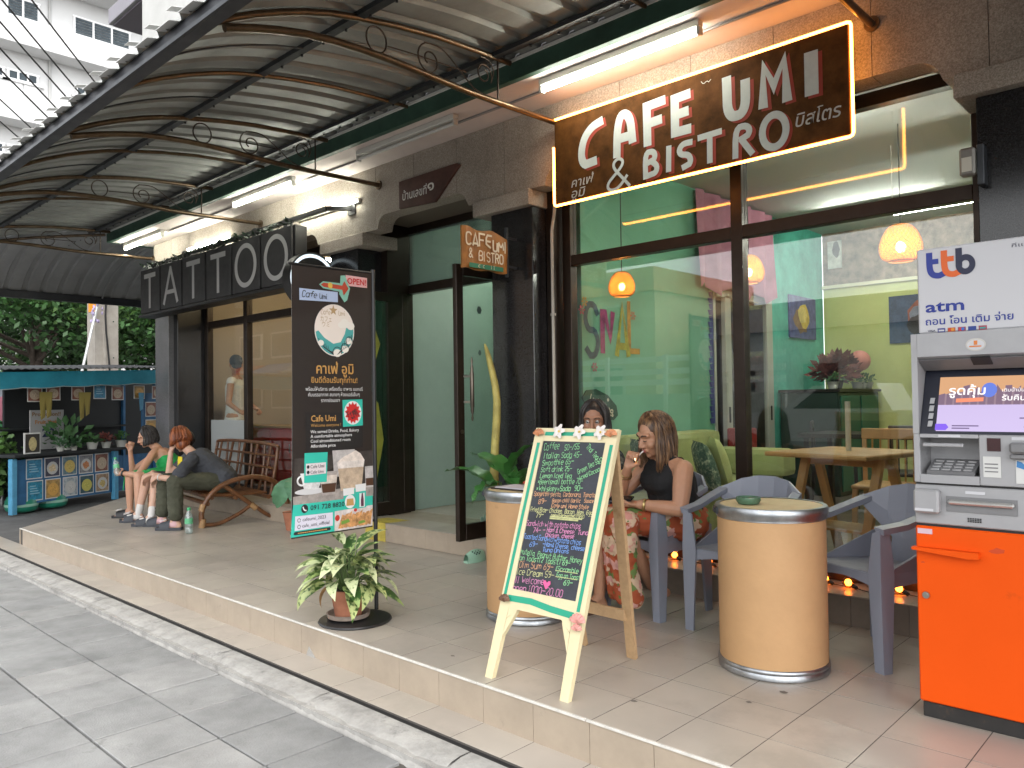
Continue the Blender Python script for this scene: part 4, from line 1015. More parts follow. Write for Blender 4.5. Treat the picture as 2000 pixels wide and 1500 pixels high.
for k, q in enumerate([[(.02, .36), (.034, 1.09)], [(WB-.034, .37), (WB-.022, 1.09)], [(.07, 1.140), (WB-.07, 1.143)], [(.05, .362), (.18, .366), (.30, .352), (.42, .345)]]):
    mm = MB(); ribbon(mm, q, .018 if k < 3 else .028, TA, .001); obj('green_stripe', mm, gs, ab)
rg = random.Random(21)
CK = {n: M('chalk_'+n, tuple(q*.80 for q in c), .9, var=(90, .25)) for n, c in dict(green=(.28, .62, .30), yellow=(.62, .62, .30), orange=(.66, .36, .20), pink=(.70, .28, .48), blue=(.20, .36, .74), white=(.6, .6, .6)).items()}
def chalk(s, a0, b0, a1, b1, h, col, wd=.0033):
    t = MB(); e = hand_text(t, s, 0, 0, h, wd, lambda x, y, o: (x, y, o), .002, jit=.035, slant=.08, rng=rg)
    a0 -= .038*b0; a1 -= .038*b1; b0 -= .008; b1 -= .008
    L = math.hypot(a1-a0, b1-b0); k = L/max(e, .01); an = math.atan2(b1-b0, a1-a0)
    t.v = [TA(a0+x*k*math.cos(an)-y*math.sin(an), b0+x*k*math.sin(an)+y*math.cos(an), o-.003) for x, y, o in t.v]
    obj('menu_line', t, CK[col], ab)
MENU = [('Coffee', .116, 1.066, .211, 1.078, .034, 'green'), ('50-/55', .240, 1.070, .328, 1.080, .026, 'green'), ('Italian Soda 45-', .123, 1.028, .349, 1.042, .027, 'green'), ('Smoothie 65-', .122, .992, .309, 1.010, .026, 'green'),
 ('Soft drink 25-', .120, .962, .305, .976, .024, 'green'), ('Lemon Iced Tea', .121, .933, .310, .944, .022, 'green'), ("*Beer(small bottle 70-", .112, .902, .378, .922, .024, 'green'), ('*Whiskey+Soda  90-', .110, .870, .384, .890, .024, 'green'),
 ('Spagetthi-pesto, Carbonara, Tomato', .102, .848, .458, .866, .020, 'orange'), ('89-', .138, .812, .189, .820, .022, 'orange'), ('Bacon chili Garlic   Sauce', .219, .826, .455, .842, .016, 'orange'), ('Cafe umi Home Style', .220, .802, .433, .812, .018, 'orange'),
 ('Fried Rice- Chicken, Bacon, Ham, Egg', .097, .774, .458, .786, .020, 'yellow'), ('79-', .139, .748, .185, .756, .022, 'yellow'), ('Neem(Fermented Pork)', .226, .758, .417, .768, .018, 'yellow'), ('Sandwich with potato chips', .088, .706, .406, .722, .024, 'pink'),
 ('74- -', .137, .678, .210, .686, .022, 'pink'), ('Ham & Cheese, Tuna', .217, .690, .451, .698, .020, 'pink'), ('Chicken, cheese', .213, .666, .378, .676, .018, 'pink'), ('Toasted Sandwich+Potato chips', .084, .646, .420, .652, .022, 'blue'), ('69-', .129, .612, .180, .620, .022, 'blue'),
 ('-Ham& Cheese, cheese', .206, .624, .446, .630, .020, 'blue'), ('Tuna Onions', .211, .600, .363, .608, .019, 'blue'), ('Nutella, Peanut Butter, Honey', .083, .574, .443, .574, .024, 'green'), ('on Toast(2 Toast) 69-', .083, .546, .382, .556, .024, 'green'),
 ('Dim Sum 69-', .089, .512, .292, .524, .030, 'orange'), ('Ice Cream 59-', .082, .480, .304, .492, .028, 'yellow'), ('All Welcome', .064, .440, .253, .456, .030, 'pink'), ('open 1030-20.00', .074, .404, .368, .420, .032, 'pink'),
 ('(Scramble', .304, .524, .433, .530, .022, 'green'), ('Egg on Toast', .314, .498, .446, .504, .021, 'green'), ('69-', .360, .470, .412, .476, .022, 'green'), ('Thai Tea 55', .362, 1.088, .458, 1.012, .024, 'green'), ('Green Tea 55', .343, .962, .452, 1.020, .024, 'green'), ('Iced Cocoa', .358, .938, .462, .985, .020, 'green')]
for q in MENU: chalk(*q)
hm = MB(); hx, hy = .268-.038*.46, .448
shape(hm, [(hx, hy-.018), (hx-.022, hy+.008), (hx-.018, hy+.020), (hx-.008, hy+.020), (hx, hy+.011), (hx+.008, hy+.020), (hx+.018, hy+.020), (hx+.022, hy+.008)], TA, .001)
obj('heart', hm, M('heart_pink', (.75, .12, .30), .8), ab)
for q0, q1, wd in (((.195, .752), (.375, .756), .007), ((.195, .744), (.355, .748), .007), ((.285, .519), (.405, .522), .003), ((.29, .493), (.41, .496), .003)):
    um = MB(); ribbon(um, [q0, q1], wd, TA, .0005); obj('underline', um, CK['yellow'], ab)
# rear legs and their cross bar
for (x0, x1, y1) in ((-2.47, -2.528, 3.18), (-2.10, -2.215, 3.165)):
    obj('rear_leg', MB().bar((x0, 2.875, 1.08), (x1, y1, .004), .022, .050, (1, 0, 0)), cw_e, ab)
obj('cross_bar', MB().bar((-2.50, 3.10, .225), (-2.20, 3.09, .225), .018, .052), cw_e, ab)
obj('cord', MB().tube(smoothp([TA(-.004, 1.06, -.02), TA(-.035, .99, -.06), TA(-.04, .93, -.10), (-2.56, 2.93, .86)], 4), .003, 5), M('cord', (.40, .32, .20), .9), ab)
# shells and blossoms stuck to the frame
sh_m = M('shell_orange', (.55, .22, .10), .5, var=(30, .3)); shp = M('shell_pink', (.66, .30, .26), .5, var=(30, .3)); shd = M('shell_brown', (.14, .07, .04), .6, var=(30, .4))
def shell(a, b, r, mat):
    m = MB(); rows = []
    c = Vector(TA(a, b, .004))
    for i in range(7):
        t = i/6; row = []
        for k in range(13):
            an = -1.3+2.6*k/12; rr2 = r*t*(1+.07*(k % 2)); row.append(tuple(c+A_*(rr2*math.sin(an))+U_*(rr2*math.cos(an)-r*.45)+N_*(.018*math.sin(PI*t*.9)+.003*(k % 2)*t)))
        rows.append(row)
    obj('shell', m.grid(rows), mat, ab, smooth=30)
shell(.03, 1.142, .036, sh_m); shell(WB-.03, 1.145, .036, sh_m); shell(WB-.022, .335, .044, shp); shell(WB-.018, .30, .03, shp); shell(.03, .355, .036, shd)
fw_m = M('blossom_white', (.74, .68, .64), .7); fc_m = M('blossom_heart', (.6, .42, .10), .7)
for a in (.155, .275, .395):
    m = MB(); c = Vector(TA(a, 1.150, .008))
    for k in range(5):
        an = k*2*PI/5+a*9; d = A_*math.cos(an)+U_*math.sin(an); e = A_*-math.sin(an)+U_*math.cos(an)
        m.add([c, c+d*.018+e*.013+N_*.008, c+d*.036+e*.006+N_*.004, c+d*.036-e*.006+N_*.004, c+d*.018-e*.013+N_*.008], [(0, 1, 2, 3, 4)])
    f_ = obj('blossom', m, fw_m, ab); obj('flower_heart', MB().sphere(c+N_*.004, .006, 8, 5), fc_m, f_)

# ================================================================== FIBRE DRUM TABLES
kraft = M('kraft_fibre', (.48, .285, .135), .7, var=(2.5, .10), bump=(40, .08), wear=(4, (.36, .20, .085), .64))
galv_r = M('zinc_ring', (.40, .42, .44), .36, 1.0, var=(14, .25))
lid_m = M('drum_lid', (.62, .50, .28), .6, var=(6, .1))
def drum(name, label, x, y, r, h):
    t = thing(name, label, 'drum', (x, y, 0), 0, 'fibre drums used as tables')
    obj('barrel', MB().lathe([(r-.004, .03), (r, .05), (r, h-.055), (r-.002, h-.045)], 56, (x, y, 0), cap=False), kraft, t, smooth=40)
    obj('bottom_ring', MB().lathe([(r-.01, 0), (r+.006, .004), (r+.007, .018), (r+.002, .028), (r+.007, .036), (r+.004, .046), (r-.001, .05)], 56, (x, y, 0), cap=False), galv_r, t, smooth=50)
    obj('top_ring', MB().lathe([(r-.001, h-.062), (r+.005, h-.058), (r+.004, h-.048), (r+.010, h-.040), (r+.012, h-.014), (r+.006, h-.002), (r-.012, h-.002)], 56, (x, y, 0), cap=False), galv_r, t, smooth=50)
    obj('lid', MB().lathe([(r-.011, h-.012), (r-.012, h-.005), (r-.03, h-.004), (.01, h-.004)], 56, (x, y, 0)), lid_m, t, smooth=40)
    a = R(250-30) if name else 0
    cx, cy = x+(r+.012)*math.cos(a), y+(r+.012)*math.sin(a)
    m = MB().box(-.035, .035, -.004, .006, h-.045, h-.012, .003).box(-.02, .02, -.010, -.003, h-.040, h-.018, .003)
    m.xf(Matrix.Translation((cx, cy, 0)) @ Matrix.Rotation(a+PI/2, 4, 'Z')); obj('clasp', m, steel_dark, t)
    return t
drum('fibre_drum', 'tan fibre drum with a metal rim standing between the grey chairs, ashtray on its lid', -1.665, 3.52, .243, .755)
drum('fibre_drum', 'tan fibre drum partly hidden behind the chalkboard, papers on its lid', -3.12, 3.42, .243, .74)
obj_a = tag(obj('ashtray', MB().lathe([(.03, 0), (.048, .004), (.058, .02), (.056, .034), (.044, .036), (.040, .028), (.030, .014), (.004, .012)], 28, (-1.735, 3.44, .752)), M('jade_glaze', (.07, .14, .085), .2, var=(20, .4)), smooth=40), 'small green glazed ashtray on the lid of the front drum', 'ashtray')
mn = thing('menu_folder', 'open folder of white papers with a red ribbon on the drum behind the chalkboard', 'folder', (-3.15, 3.38, .739))
obj('cover', MB().box(-3.28, -3.0, 3.28, 3.50, .7375, .744).xf(Matrix.Identity(4)), M('folder_black', (.03, .02, .02), .5), mn)
obj('paper', MB().box(-3.265, -3.03, 3.30, 3.47, .7445, .749), M('paper', (.62, .60, .64), .8), mn)
m = MB(); rg = random.Random(3)
for k in range(16):
    p = Vector((-3.12+rg.uniform(-.05, .06), 3.45+rg.uniform(-.03, .04), .757)); d = Vector((rg.uniform(-1, 1), rg.uniform(-1, 1), rg.uniform(.1, .6))).normalized()*.04; n = d.orthogonal().normalized()*.008
    m.add([p-n, p+n, p+d+n, p+d-n], [(0, 1, 2, 3)])
obj('ribbon', m, M('ribbon_red', (.45, .04, .02), .5), mn)

# ================================================================== FACETED PLASTIC ARMCHAIRS
ch_m = M('grey_blue_plastic', (.215, .235, .285), .42, var=(2, .05), bump=(160, .05))
def solid(o, th):
    md = o.modifiers.new('thick', 'SOLIDIFY'); md.thickness = th; md.offset = 0; return o
def make_chair(label):
    t = thing('armchair', label, 'chair', (0, 0, 0), 0, 'grey plastic armchairs')
    def part(n, m, th=None):
        m.v = [(x*.87, y*.87, z) for x, y, z in m.v]; o = obj(n, m, ch_m, t, world=False)
        if th: solid(o, th)
        return o
    # seat: gently dished, with a folded front apron
    rows = []
    for j in range(5):
        y = -.245+.45*j/4; hw = .235-.045*j/4
        rows.append([(hw*k/3, y, .437-.012*(1-(k/3)**2)*math.sin(PI*(j+.6)/5)-.012*j/4) for k in range(-3, 4)])
    m = MB().grid(rows)
    part('seat', m, .012)
    ap = [(-.235, -.247, .437), (-.235, -.250, .36), (-.17, -.25, .385), (-.08, -.25, .398), (0, -.25, .402), (.08, -.25, .398), (.17, -.25, .385), (.235, -.250, .36), (.235, -.247, .437)]
    part('apron', MB().add([(x, y, z) for x, y, z in ap], [tuple(range(9))]), .012)
    for s in (-1, 1):
        part('side_panel', MB().add([(s*.237, -.22, .437), (s*.237, -.20, .37), (s*.20, .19, .38), (s*.195, .20, .43), (s*.225, .215, .56)], [(0, 1, 2, 3), (0, 3, 4)]), .012)
        # front leg: two tapering plates meeting at the corner and rising to the arm
        m = MB()
        c = [(s*.262, -.262, .645), (s*.268, -.268, .44), (s*.264, -.257, 0)]
        f = [(s*.215, -.255, .625), (s*.185, -.258, .44), (s*.214, -.257, 0)]
        d = [(s*.262, -.205, .655), (s*.262, -.175, .44), (s*.264, -.208, 0)]
        m.add(c+f+d, [(0, 1, 4, 3), (1, 2, 5, 4), (0, 6, 7, 1), (1, 7, 8, 2)])
        part('leg', m, .016)
        m = MB()
        c = [(s*.235, .275, .50), (s*.24, .265, .42), (s*.250, .250, 0)]
        f = [(s*.165, .255, .48), (s*.165, .245, .42), (s*.200, .250, 0)]
        d = [(s*.232, .205, .54), (s*.232, .175, .42), (s*.250, .20, 0)]
        m.add(c+f+d, [(0, 1, 4, 3), (1, 2, 5, 4), (0, 6, 7, 1), (1, 7, 8, 2)])
        part('leg', m, .016)
        # arm: flat facetted beam sweeping up into the back
        A = [((s*.262, -.268, .655), .030), ((s*.268, -.10, .668), .028), ((s*.270, .08, .705), .028), ((s*.255, .20, .735), .03)]
        vs = []
        for (x, y, z), hw in A: vs += [(x-hw, y, z+.003), (x+hw, y, z-.003), (x+hw-.006, y+.01, z-.030), (x-hw+.006, y+.01, z-.030)]
        fs = [(0, 1, 2, 3), (12, 15, 14, 13)]
        for i in range(3):
            for k in range(4): fs.append((i*4+k, i*4+(k+1) % 4, i*4+4+(k+1) % 4, i*4+4+k))
        part('arm', MB().add(vs, fs))
    # shield-shaped back in flat facets
    X = (-.275, -.165, -.055, .055, .165, .275); Y0 = (.17, .262, .292, .292, .262, .17)
    top = [(x, y+.02, z) for x, y, z in zip(X, Y0, (.735, .785, .805, .805, .785, .735))]
    mid = [(x*.97, y-.005, z) for x, y, z in zip(X, Y0, (.690, .655, .66, .66, .655, .690))]
    low = [(x*.62, .235-.3*abs(x*.2), .535) for x in X[1:5]]
    bot = [(x*.60, .205, .425) for x in X[1:5]]
    m = MB(); m.add(top+mid+low+bot, [(i, i+1, 7+i, 6+i) for i in range(5)]+[(7+i, 8+i, 13+i, 12+i) for i in range(3)]+[(12+i, 13+i, 17+i, 16+i) for i in range(3)]+[(6, 7, 12), (11, 15, 10)])
    part('backrest', m, .014)
    return t
def facing(dx, dy): return math.atan2(dy, dx)+PI/2       # local front is -Y
c1 = make_chair('grey plastic armchair under the seated woman in the black top')
c1.location = (-2.625, 4.03, 0); c1.rotation_euler.z = facing(-.20, -.98)
dup(c1, (-2.035, 3.98, 0), facing(-.03, -1), 'empty grey plastic armchair behind the front drum, facing the street')
dup(c1, (-1.351, 4.01, 0), facing(-.42, -.91), 'empty grey plastic armchair between the front drum and the cash machine')
dup(c1, (-.78, 4.12, 0), facing(-.9, -.4), 'grey plastic armchair mostly hidden behind the cash machine')
dup(c1, (-3.20, 4.08, 0), facing(.25, -.97), 'grey plastic armchair hidden under the woman behind the chalkboard')

# ================================================================== CASH MACHINE
at = thing('cash_machine', 'grey and orange bank cash machine with a white ttb header', 'atm', (-.66, 3.7, 0))
X0, X1, YF = -.978, -.352, 3.33
or_m = M('atm_orange', (.74, .080, .0005), .62, spec=.2, var=(1.5, .04), wear=(3.2, (.50, .06, .004), .64))
gr_m = M('atm_grey', (.36, .36, .37), .45, .15, var=(6, .06)); gd_m = M('atm_dark_grey', (.19, .19, .195), .5, var=(6, .06))
wh_m = M('atm_white', (.56, .56, .585), .6); seam = M('seam_black', (.008, .008, .008), .6)
obj('plinth', MB().box(X0+.008, X1-.008, YF+.012, 4.0, 0, .06, .003), M('plinth_black', (.018, .017, .016), .6, var=(8, .3), wear=(16, (.12, .06, .03), .62)), at)
obj('door', MB().box(X0, X1, YF, 4.02, .062, .742, .005), or_m, at)
obj('ledge', MB().prism([(X0-.006, YF-.001, .662), (-.755, YF-.001, .662), (-.755, YF-.001, .640), (-.79, YF-.001, .636), (X0-.006, YF-.001, .652)], (0, -.035, 0)), or_m, at)
obj('lock', MB().tube([(-.945, YF+.002, .475), (-.945, YF-.008, .475)], .013, 16).tube([(-.945, YF-.0081, .475), (-.945, YF-.010, .475)], .008, 12), M('steel', (.5, .48, .45), .3, 1), at)
obj('label', MB().box(X0+.008, X0+.06, YF-.0025, YF-.0006, .712, .732), M('label_pink', (.62, .45, .50), .6), at)
obj('seam', MB().box(X0+.004, X1-.004, YF+.006, 4.0, .7425, .7515), seam, at)
obj('lower_fascia', MB().box(X0, X1, YF, 4.02, .752, .903, .004), gr_m, at)
obj('seam', MB().box(X0+.004, X1-.004, YF+.006, 4.0, .9035, .9105), seam, at)
obj('shutter', MB().box(-.972, -.882, YF-.045, YF-.001, .797, .888, .008), gr_m, at)
obj('slot_recess', MB().box(-.866, -.632, YF-.0035, YF-.0008, .806, .864), gd_m, at)
obj('slot', MB().box(-.858, -.64, YF-.022, YF-.004, .835, .853, .006), M('atm_silver', (.55, .54, .52), .3, .6), at)
obj('label', MB().box(-.80, -.735, YF-.0022, YF-.0006, .876, .887), wh_m, at); obj('label', MB().box(-.965, -.90, YF-.0472, YF-.0455, .806, .816), wh_m, at)
for sx, sz, sr in ((-.70, .672, .030), (-.60, .66, .022), (-.60, .555, .026), (-.57, .515, .034), (-.955, .60, .008)):
    q = MB(); rq = random.Random(int(sx*-1000)); q.add([(sx+sr*rq.uniform(.6, 1.1)*math.cos(a), YF-.0006, sz+.45*sr*rq.uniform(.5, 1.1)*math.sin(a)) for a in [2*PI*j/11 for j in range(11)]], [tuple(range(11))]); obj('smudge', q, M('smudge', (.52, .05, .003), .6), at)
vm = MB()
for r in range(3):
    for c in range(6): vm.box(-.795+.008*c, -.789+.008*c, YF-.002, YF-.0006, .771+.006*r, .775+.006*r)
obj('vent', vm, seam, at)['kind'] = 'stuff'
# console with recessed keypad
obj('console', MB().box(X0, -.955, YF, 4.02, .911, 1.10, .003).box(-.9545, -.752, YF, 4.02, .911, .943).box(-.9545, -.752, YF+.14, 4.02, .9435, 1.10).box(-.7515, X1, YF, 4.02, .911, 1.10, .003), gr_m, at)
obj('recess_top', MB().box(-.9545, -.752, YF-.001, YF+.139, 1.086, 1.10), gr_m, at)
kp = obj('keypad', MB().prism([(-.935, YF+.012, .944), (-.770, YF+.012, .944), (-.770, YF+.125, .985), (-.935, YF+.125, .985)], (0, -.004, .012)), gd_m, at)
km = M('key_steel', (.45, .45, .46), .3, .7)
for r in range(4):
    for c in range(4):
        px, py = -.925+.038*c, YF+.020+.025*r; pz = .9585+.0091*r
        obj('key', MB().box(px, px+.030, py, py+.018, pz, pz+.008, .002), km, kp)
obj('recess_bar', MB().box(-.94, -.80, YF-.018, YF-.0015, 1.052, 1.066, .003), gr_m, at)
obj('reader_window', MB().box(-.724, -.680, YF-.0035, YF-.0008, 1.040, 1.088), M('reader_dark', (.05, .02, .022), .25), at)
obj('notice', MB().box(-.738, -.681, YF-.003, YF-.0008, .943, 1.020), M('notice_white', (.62, .62, .60), .5), at)
nm = MB()
for k in range(3): nm.box(-.733, -.69, YF-.0042, YF-.0032, .962+.014*k, .9665+.014*k)
obj('notice_text', nm, gd_m, at)
obj('notice', MB().box(-.634, -.50, YF-.003, YF-.0008, .925, 1.010), M('notice_white'), at)
obj('notice_mark', MB().prism([(-.632, YF-.0032, .985)]+[(-.632+.03*math.cos(a), YF-.0032, 1.008-.03+.03*math.sin(a)) for a in (-.1, .5, 1.0, 1.5)], (0, -.001, 0)), M('notice_blue', (.05, .20, .45), .5), at)
obj('card_slot', MB().box(-.648, -.56, YF-.04, YF-.001, 1.035, 1.075, .008).box(-.648, -.56, YF-.03, YF-.001, 1.015, 1.032, .004), gd_m, at)
for la in ((-.888, -.812, 1.089, 1.098), (-.645, -.56, 1.082, 1.0935)): obj('label', MB().box(la[0], la[1], YF-.0022, YF-.0006, la[2], la[3]), wh_m, at)
# screen in its raked surround
for xa in (X0, X1-.022): obj('surround', MB().prism([(xa, YF, 1.1005), (xa, YF, 1.49), (xa, 4.02, 1.49), (xa, 4.02, 1.1005)], (.022, 0, 0)), gr_m, at)
obj('hood', MB().prism([(X0+.023, YF, 1.49), (X0+.023, YF-.004, 1.40), (X0+.023, YF+.09, 1.352), (X0+.023, 4.0, 1.352), (X0+.023, 4.0, 1.49)], (X1-X0-.046, 0, 0)), gr_m, at)
obj('hood_underside', MB().prism([(X0+.0235, YF+.012, 1.388), (X0+.0235, YF+.0885, 1.3505), (X0+.0235, YF+.0885, 1.3475), (X0+.0235, YF+.008, 1.386)], (X1-X0-.047, 0, 0)), gd_m, at)
SY = YF+.085
obj('bezel', MB().prism([(X0+.0235, YF+.002, 1.1005), (X0+.0235, SY+.02, 1.3515), (X0+.0235, SY+.06, 1.3515), (X0+.0235, YF+.05, 1.1005)], (X1-X0-.047, 0, 0)), M('bezel_navy', (.010, .012, .022), .3), at)
su = Vector((0, SY+.02-YF-.002, 1.3515-1.1005)).normalized()
Tscr = lambda a, b, o: (-.898+a, YF+.0015+su.y*(b+.012)-o, 1.1005+su.z*(b+.012))
def scr_mat(n, c=(.5, .5, .5), e=.36): return M('screen_'+n, (.02, .02, .02), .2, emit=c, estr=e)
def spoly(n, pts, mat, off): mm = MB(); shape(mm, pts, Tscr, off); return obj(n, mm, mat, at)
SW = .50
spoly('screen', [(0, 0), (SW, 0), (SW, .225), (0, .225)], scr_mat('white', (.46, .38, .60)), .002)
spoly('advert', [(0, .108), (SW, .108), (SW, .225), (0, .225)], scr_mat('dusk', (.24, .16, .20)), .0026)
spoly('advert', [(0, .150), (.10, .165), (.19, .150), (.25, .175), (.33, .160), (SW, .17), (SW, .225), (0, .225)], scr_mat('sunset', (.52, .28, .14)), .0030)
sk = MB(); rg = random.Random(4)
for k in range(18):
    a = .028*k; shape(sk, [(a, .108), (a+.022, .108), (a+.022, .145+rg.uniform(0, .05)), (a, .145+rg.uniform(0, .05))], Tscr, .0034+.00002*k)
obj('advert', sk, scr_mat('skyline', (.16, .10, .15)), at)
spoly('advert_ribbon', [(.062, .118), (.155, .122), (.155, .138), (.062, .134)], scr_mat('coral', (.72, .22, .12)), .004)
spoly('advert_mark', disc(.172, .168, .026, .03, 16), scr_mat('blue', (.10, .16, .55)), .004)
for c in (.015, .06): spoly('screen_button', disc(SW-.11, c, .02, .018, 14), scr_mat('purple', (.16, .07, .62)), .004)
spoly('screen_button', [(-.003, .004), (.034, .004), (.044, .016), (.034, .030), (-.003, .030)], scr_mat('purple'), .004)
print_text('รูดคุ้ม', .035, .150, .036, Tscr, scr_mat('text', (.85, .8, .8)), at, 'screen_text', bold=.02, fit=.125, off=.0045)
print_text('เติมน้ำมัน', .215, .160, .014, Tscr, scr_mat('text'), at, 'screen_text', fit=.07, off=.0045)
print_text('รับคืน', .215, .125, .022, Tscr, scr_mat('text'), at, 'screen_text', bold=.02, fit=.075, off=.0045)
print_text('2%', .31, .125, .06, Tscr, scr_mat('coral'), at, 'screen_text', bold=.03, off=.0045)
tm = MB()
for a, b, l in ((.055, .020, .09), (.055, .010, .06), (.30, .062, .085), (.275, .052, .11), (.29, .018, .09), (.30, .008, .08)): shape(tm, [(a, b), (a+l, b), (a+l, b+.005), (a, b+.005)], Tscr, .0045)
obj('screen_text', tm, scr_mat('ink', (.12, .08, .18)), at)
for k in range(4): obj('side_button', MB().add([Tscr(-.030, .018+.032*k, .002), Tscr(-.014, .018+.032*k, .002), Tscr(-.012, .042+.032*k, .002), Tscr(-.028, .042+.032*k, .002), Tscr(-.030, .018+.032*k, .006), Tscr(-.014, .018+.032*k, .006), Tscr(-.012, .042+.032*k, .006), Tscr(-.028, .042+.032*k, .006)], [(4, 5, 6, 7), (0, 1, 5, 4), (1, 2, 6, 5), (2, 3, 7, 6), (3, 0, 4, 7)]), gr_m, at)
Tf = facade_T(YF-.0015, 0, 0)
bd = MB(); shape(bd, disc(-.751, 1.437, .034, .024, 28), Tf, .0045); obj('badge_rim', bd, M('steel', (.5, .48, .45), .3, 1), at)
bd = MB(); shape(bd, disc(-.751, 1.436, .029, .019, 28), Tf, .0055); obj('badge', bd, wh_m, at)
bd = MB(); rect(bd, -.757, -.745, 1.436, 1.452, Tf, .0062); rect(bd, -.772, -.732, 1.428, 1.433, Tf, .0062); obj('badge_mark', bd, M('badge_orange', (.65, .20, .04), .5), at)
obj('camera_window', MB().prism([(-.772, YF+.004, 1.392), (-.708, YF+.004, 1.392), (-.708, YF+.050, 1.366), (-.772, YF+.050, 1.366)], (0, -.0035, -.004)), seam, at)
# white header
HY = YF+.01
obj('header', MB().box(-.951, -.375, HY, 3.62, 1.491, 1.822, .005), wh_m, at)
Tq = facade_T(HY, 0, 0); navy = M('logo_navy', (.012, .016, .05), .5); blue = M('logo_blue', (.016, .035, .26), .5); orange = M('logo_orange', (.70, .12, .015), .5)
m = MB(); w_ = .0225
ribbon(m, chaikin([(-.906, 1.798), (-.906, 1.745), (-.900, 1.722), (-.885, 1.712), (-.862, 1.712), (-.852, 1.722)], 2), w_, Tq, .0010); ribbon(m, [(-.900, 1.768), (-.880, 1.768)], w_*.9, Tq, .0012); obj('logo', m, blue, at)
m = MB(); ribbon(m, chaikin([(-.854, 1.800), (-.854, 1.745), (-.848, 1.722), (-.833, 1.712), (-.810, 1.712), (-.800, 1.722)], 2), w_, Tq, .0016); ribbon(m, [(-.848, 1.772), (-.826, 1.772)], w_*.9, Tq, .0018); obj('logo', m, orange, at)
m = MB(); ribbon(m, [(-.803, 1.802), (-.803, 1.745)], w_, Tq, .0022); o1, o2 = disc(-.781, 1.744, .0335, .0385, 32), disc(-.781, 1.744, .013, .016, 32)
m.add([Tq(*q, .0024) for q in o1+o2], [(i, (i+1) % 32, 32+(i+1) % 32, 32+i) for i in range(32)]); obj('logo', m, navy, at)
print_text('atm', -.924, 1.573, .044, Tq, blue, at, 'lettering', bold=.03, fit=.135)
print_text('ถอน โอน เติม จ่าย', -.925, 1.523, .027, Tq, blue, at, 'lettering', bold=.02, fit=.295)
print_text('กีแอ็', -.630, 1.786, .014, Tq, navy, at, 'lettering', fit=.055)
print_text('VISA', -.918, 1.496, .008, Tq, navy, at, 'lettering', bold=.03, fit=.028)
for k, c in enumerate([(.05, .06, .22), (.42, .10, .02), (.28, .05, .10), (.02, .05, .24), (.34, .05, .08)]):
    cm = MB(); a = -.883+.035*k; rect(cm, a, a+.027, 1.492, 1.508, Tq, .001); cd = obj('card_mark', cm, M('card_%d' % k, c, .5), at)
    if k in (1, 2):
        cm = MB(); shape(cm, disc(a+.009, 1.500, .006, .006, 10), Tq, .0018); obj('card_dot', cm, M('card_red', (.5, .03, .02), .5), cd)
        cm = MB(); shape(cm, disc(a+.017, 1.500, .006, .006, 10), Tq, .0021); obj('card_dot', cm, M('card_amber', (.65, .25, .02), .5) if k == 1 else M('card_blue', (.04, .15, .5), .5), cd)
    if k in (0, 4): cm = MB(); rect(cm, a+.004, a+.023, 1.496, 1.502, Tq, .0018); obj('card_dot', cm, wh_m if k == 0 else M('card_teal', (.03, .30, .30), .5), cd)

# ================================================================== RATTAN BENCH
rb = thing('rattan_bench', 'long brown rattan bench with hooped arms in front of the tattoo shop', 'bench', (-8.8, 4.3, 0))
rat = M('rattan', (.135, .055, .020), .38, var=(14, .35), wear=(20, (.09, .035, .012), .58)); bind = M('rattan_binding', (.34, .20, .09), .55, var=(60, .3))
Qb = Vector((-7.73, 4.46, 0)); Sd = Vector((-.987, .157, 0)); Td = Vector((-.157, -.987, 0))
BP = lambda s, t, z: tuple(Qb+Sd*s+Td*t+Vector((0, 0, z)))
LB = 2.15
for s in (0.0, LB):
    arm = smoothp([BP(s, .80, .02), BP(s, .79, .20), BP(s, .66, .38), BP(s, .42, .475), BP(s, .15, .47), BP(s, -.05, .33), BP(s, -.13, .06)], 4)
    obj('arm', MB().tube(arm, .027, 9), rat, rb, smooth=50)
    obj('runner', MB().tube(smoothp([BP(s, .80, .03), BP(s, .62, .03), BP(s, .40, .12), BP(s, .28, .18), BP(s, .10, .06), BP(s, -.02, .03), BP(s, -.13, .06)], 4), .021, 8), rat, rb, smooth=50)
    obj('brace', MB().tube(smoothp([BP(s, .58, .42), BP(s, .42, .30), BP(s, .26, .17)], 3), .024, 8), rat, rb, smooth=50)
    obj('joint_wrap', MB().tube([BP(s, .80, .0), BP(s, .79, .09)], .034, 9).tube([BP(s, .30, .20), BP(s, .24, .15)], .033, 9).tube([BP(s, .805, .17), BP(s, .785, .24)], .031, 9), bind, rb, smooth=50)
for t, z in ((.74, .24), (.70, .30), (.10, .26), (.45, .28)): obj('seat_rail', MB().tube([BP(-.0, t, z), BP(LB, t, z)], .024, 8), rat, rb, smooth=50)
for k in range(24):
    s = .06+k*(LB-.12)/23; obj('seat_cane', MB().tube(smoothp([BP(s, .72, .315), BP(s, .45, .30), BP(s, .10, .305)], 2), .011, 6), rat, rb, smooth=50)
bl = lambda z: .06-.16*(z-.3)
fr = [BP(.04, bl(.25), .25), BP(.02, bl(.55), .55), BP(.03, bl(.74), .74)]+[BP(.12, bl(.80), .80), BP(1.05, bl(.82), .82), BP(LB-.12, bl(.80), .80)]+[BP(LB-.03, bl(.74), .74), BP(LB-.02, bl(.55), .55), BP(LB-.04, bl(.25), .25)]
obj('back_frame', MB().tube(smoothp(fr, 3), .020, 8), rat, rb, smooth=50)
for z in (.42, .56, .69): obj('back_rail', MB().tube([BP(.03, bl(z)+.01, z), BP(LB-.03, bl(z)+.01, z)], .013, 7), rat, rb, smooth=50)
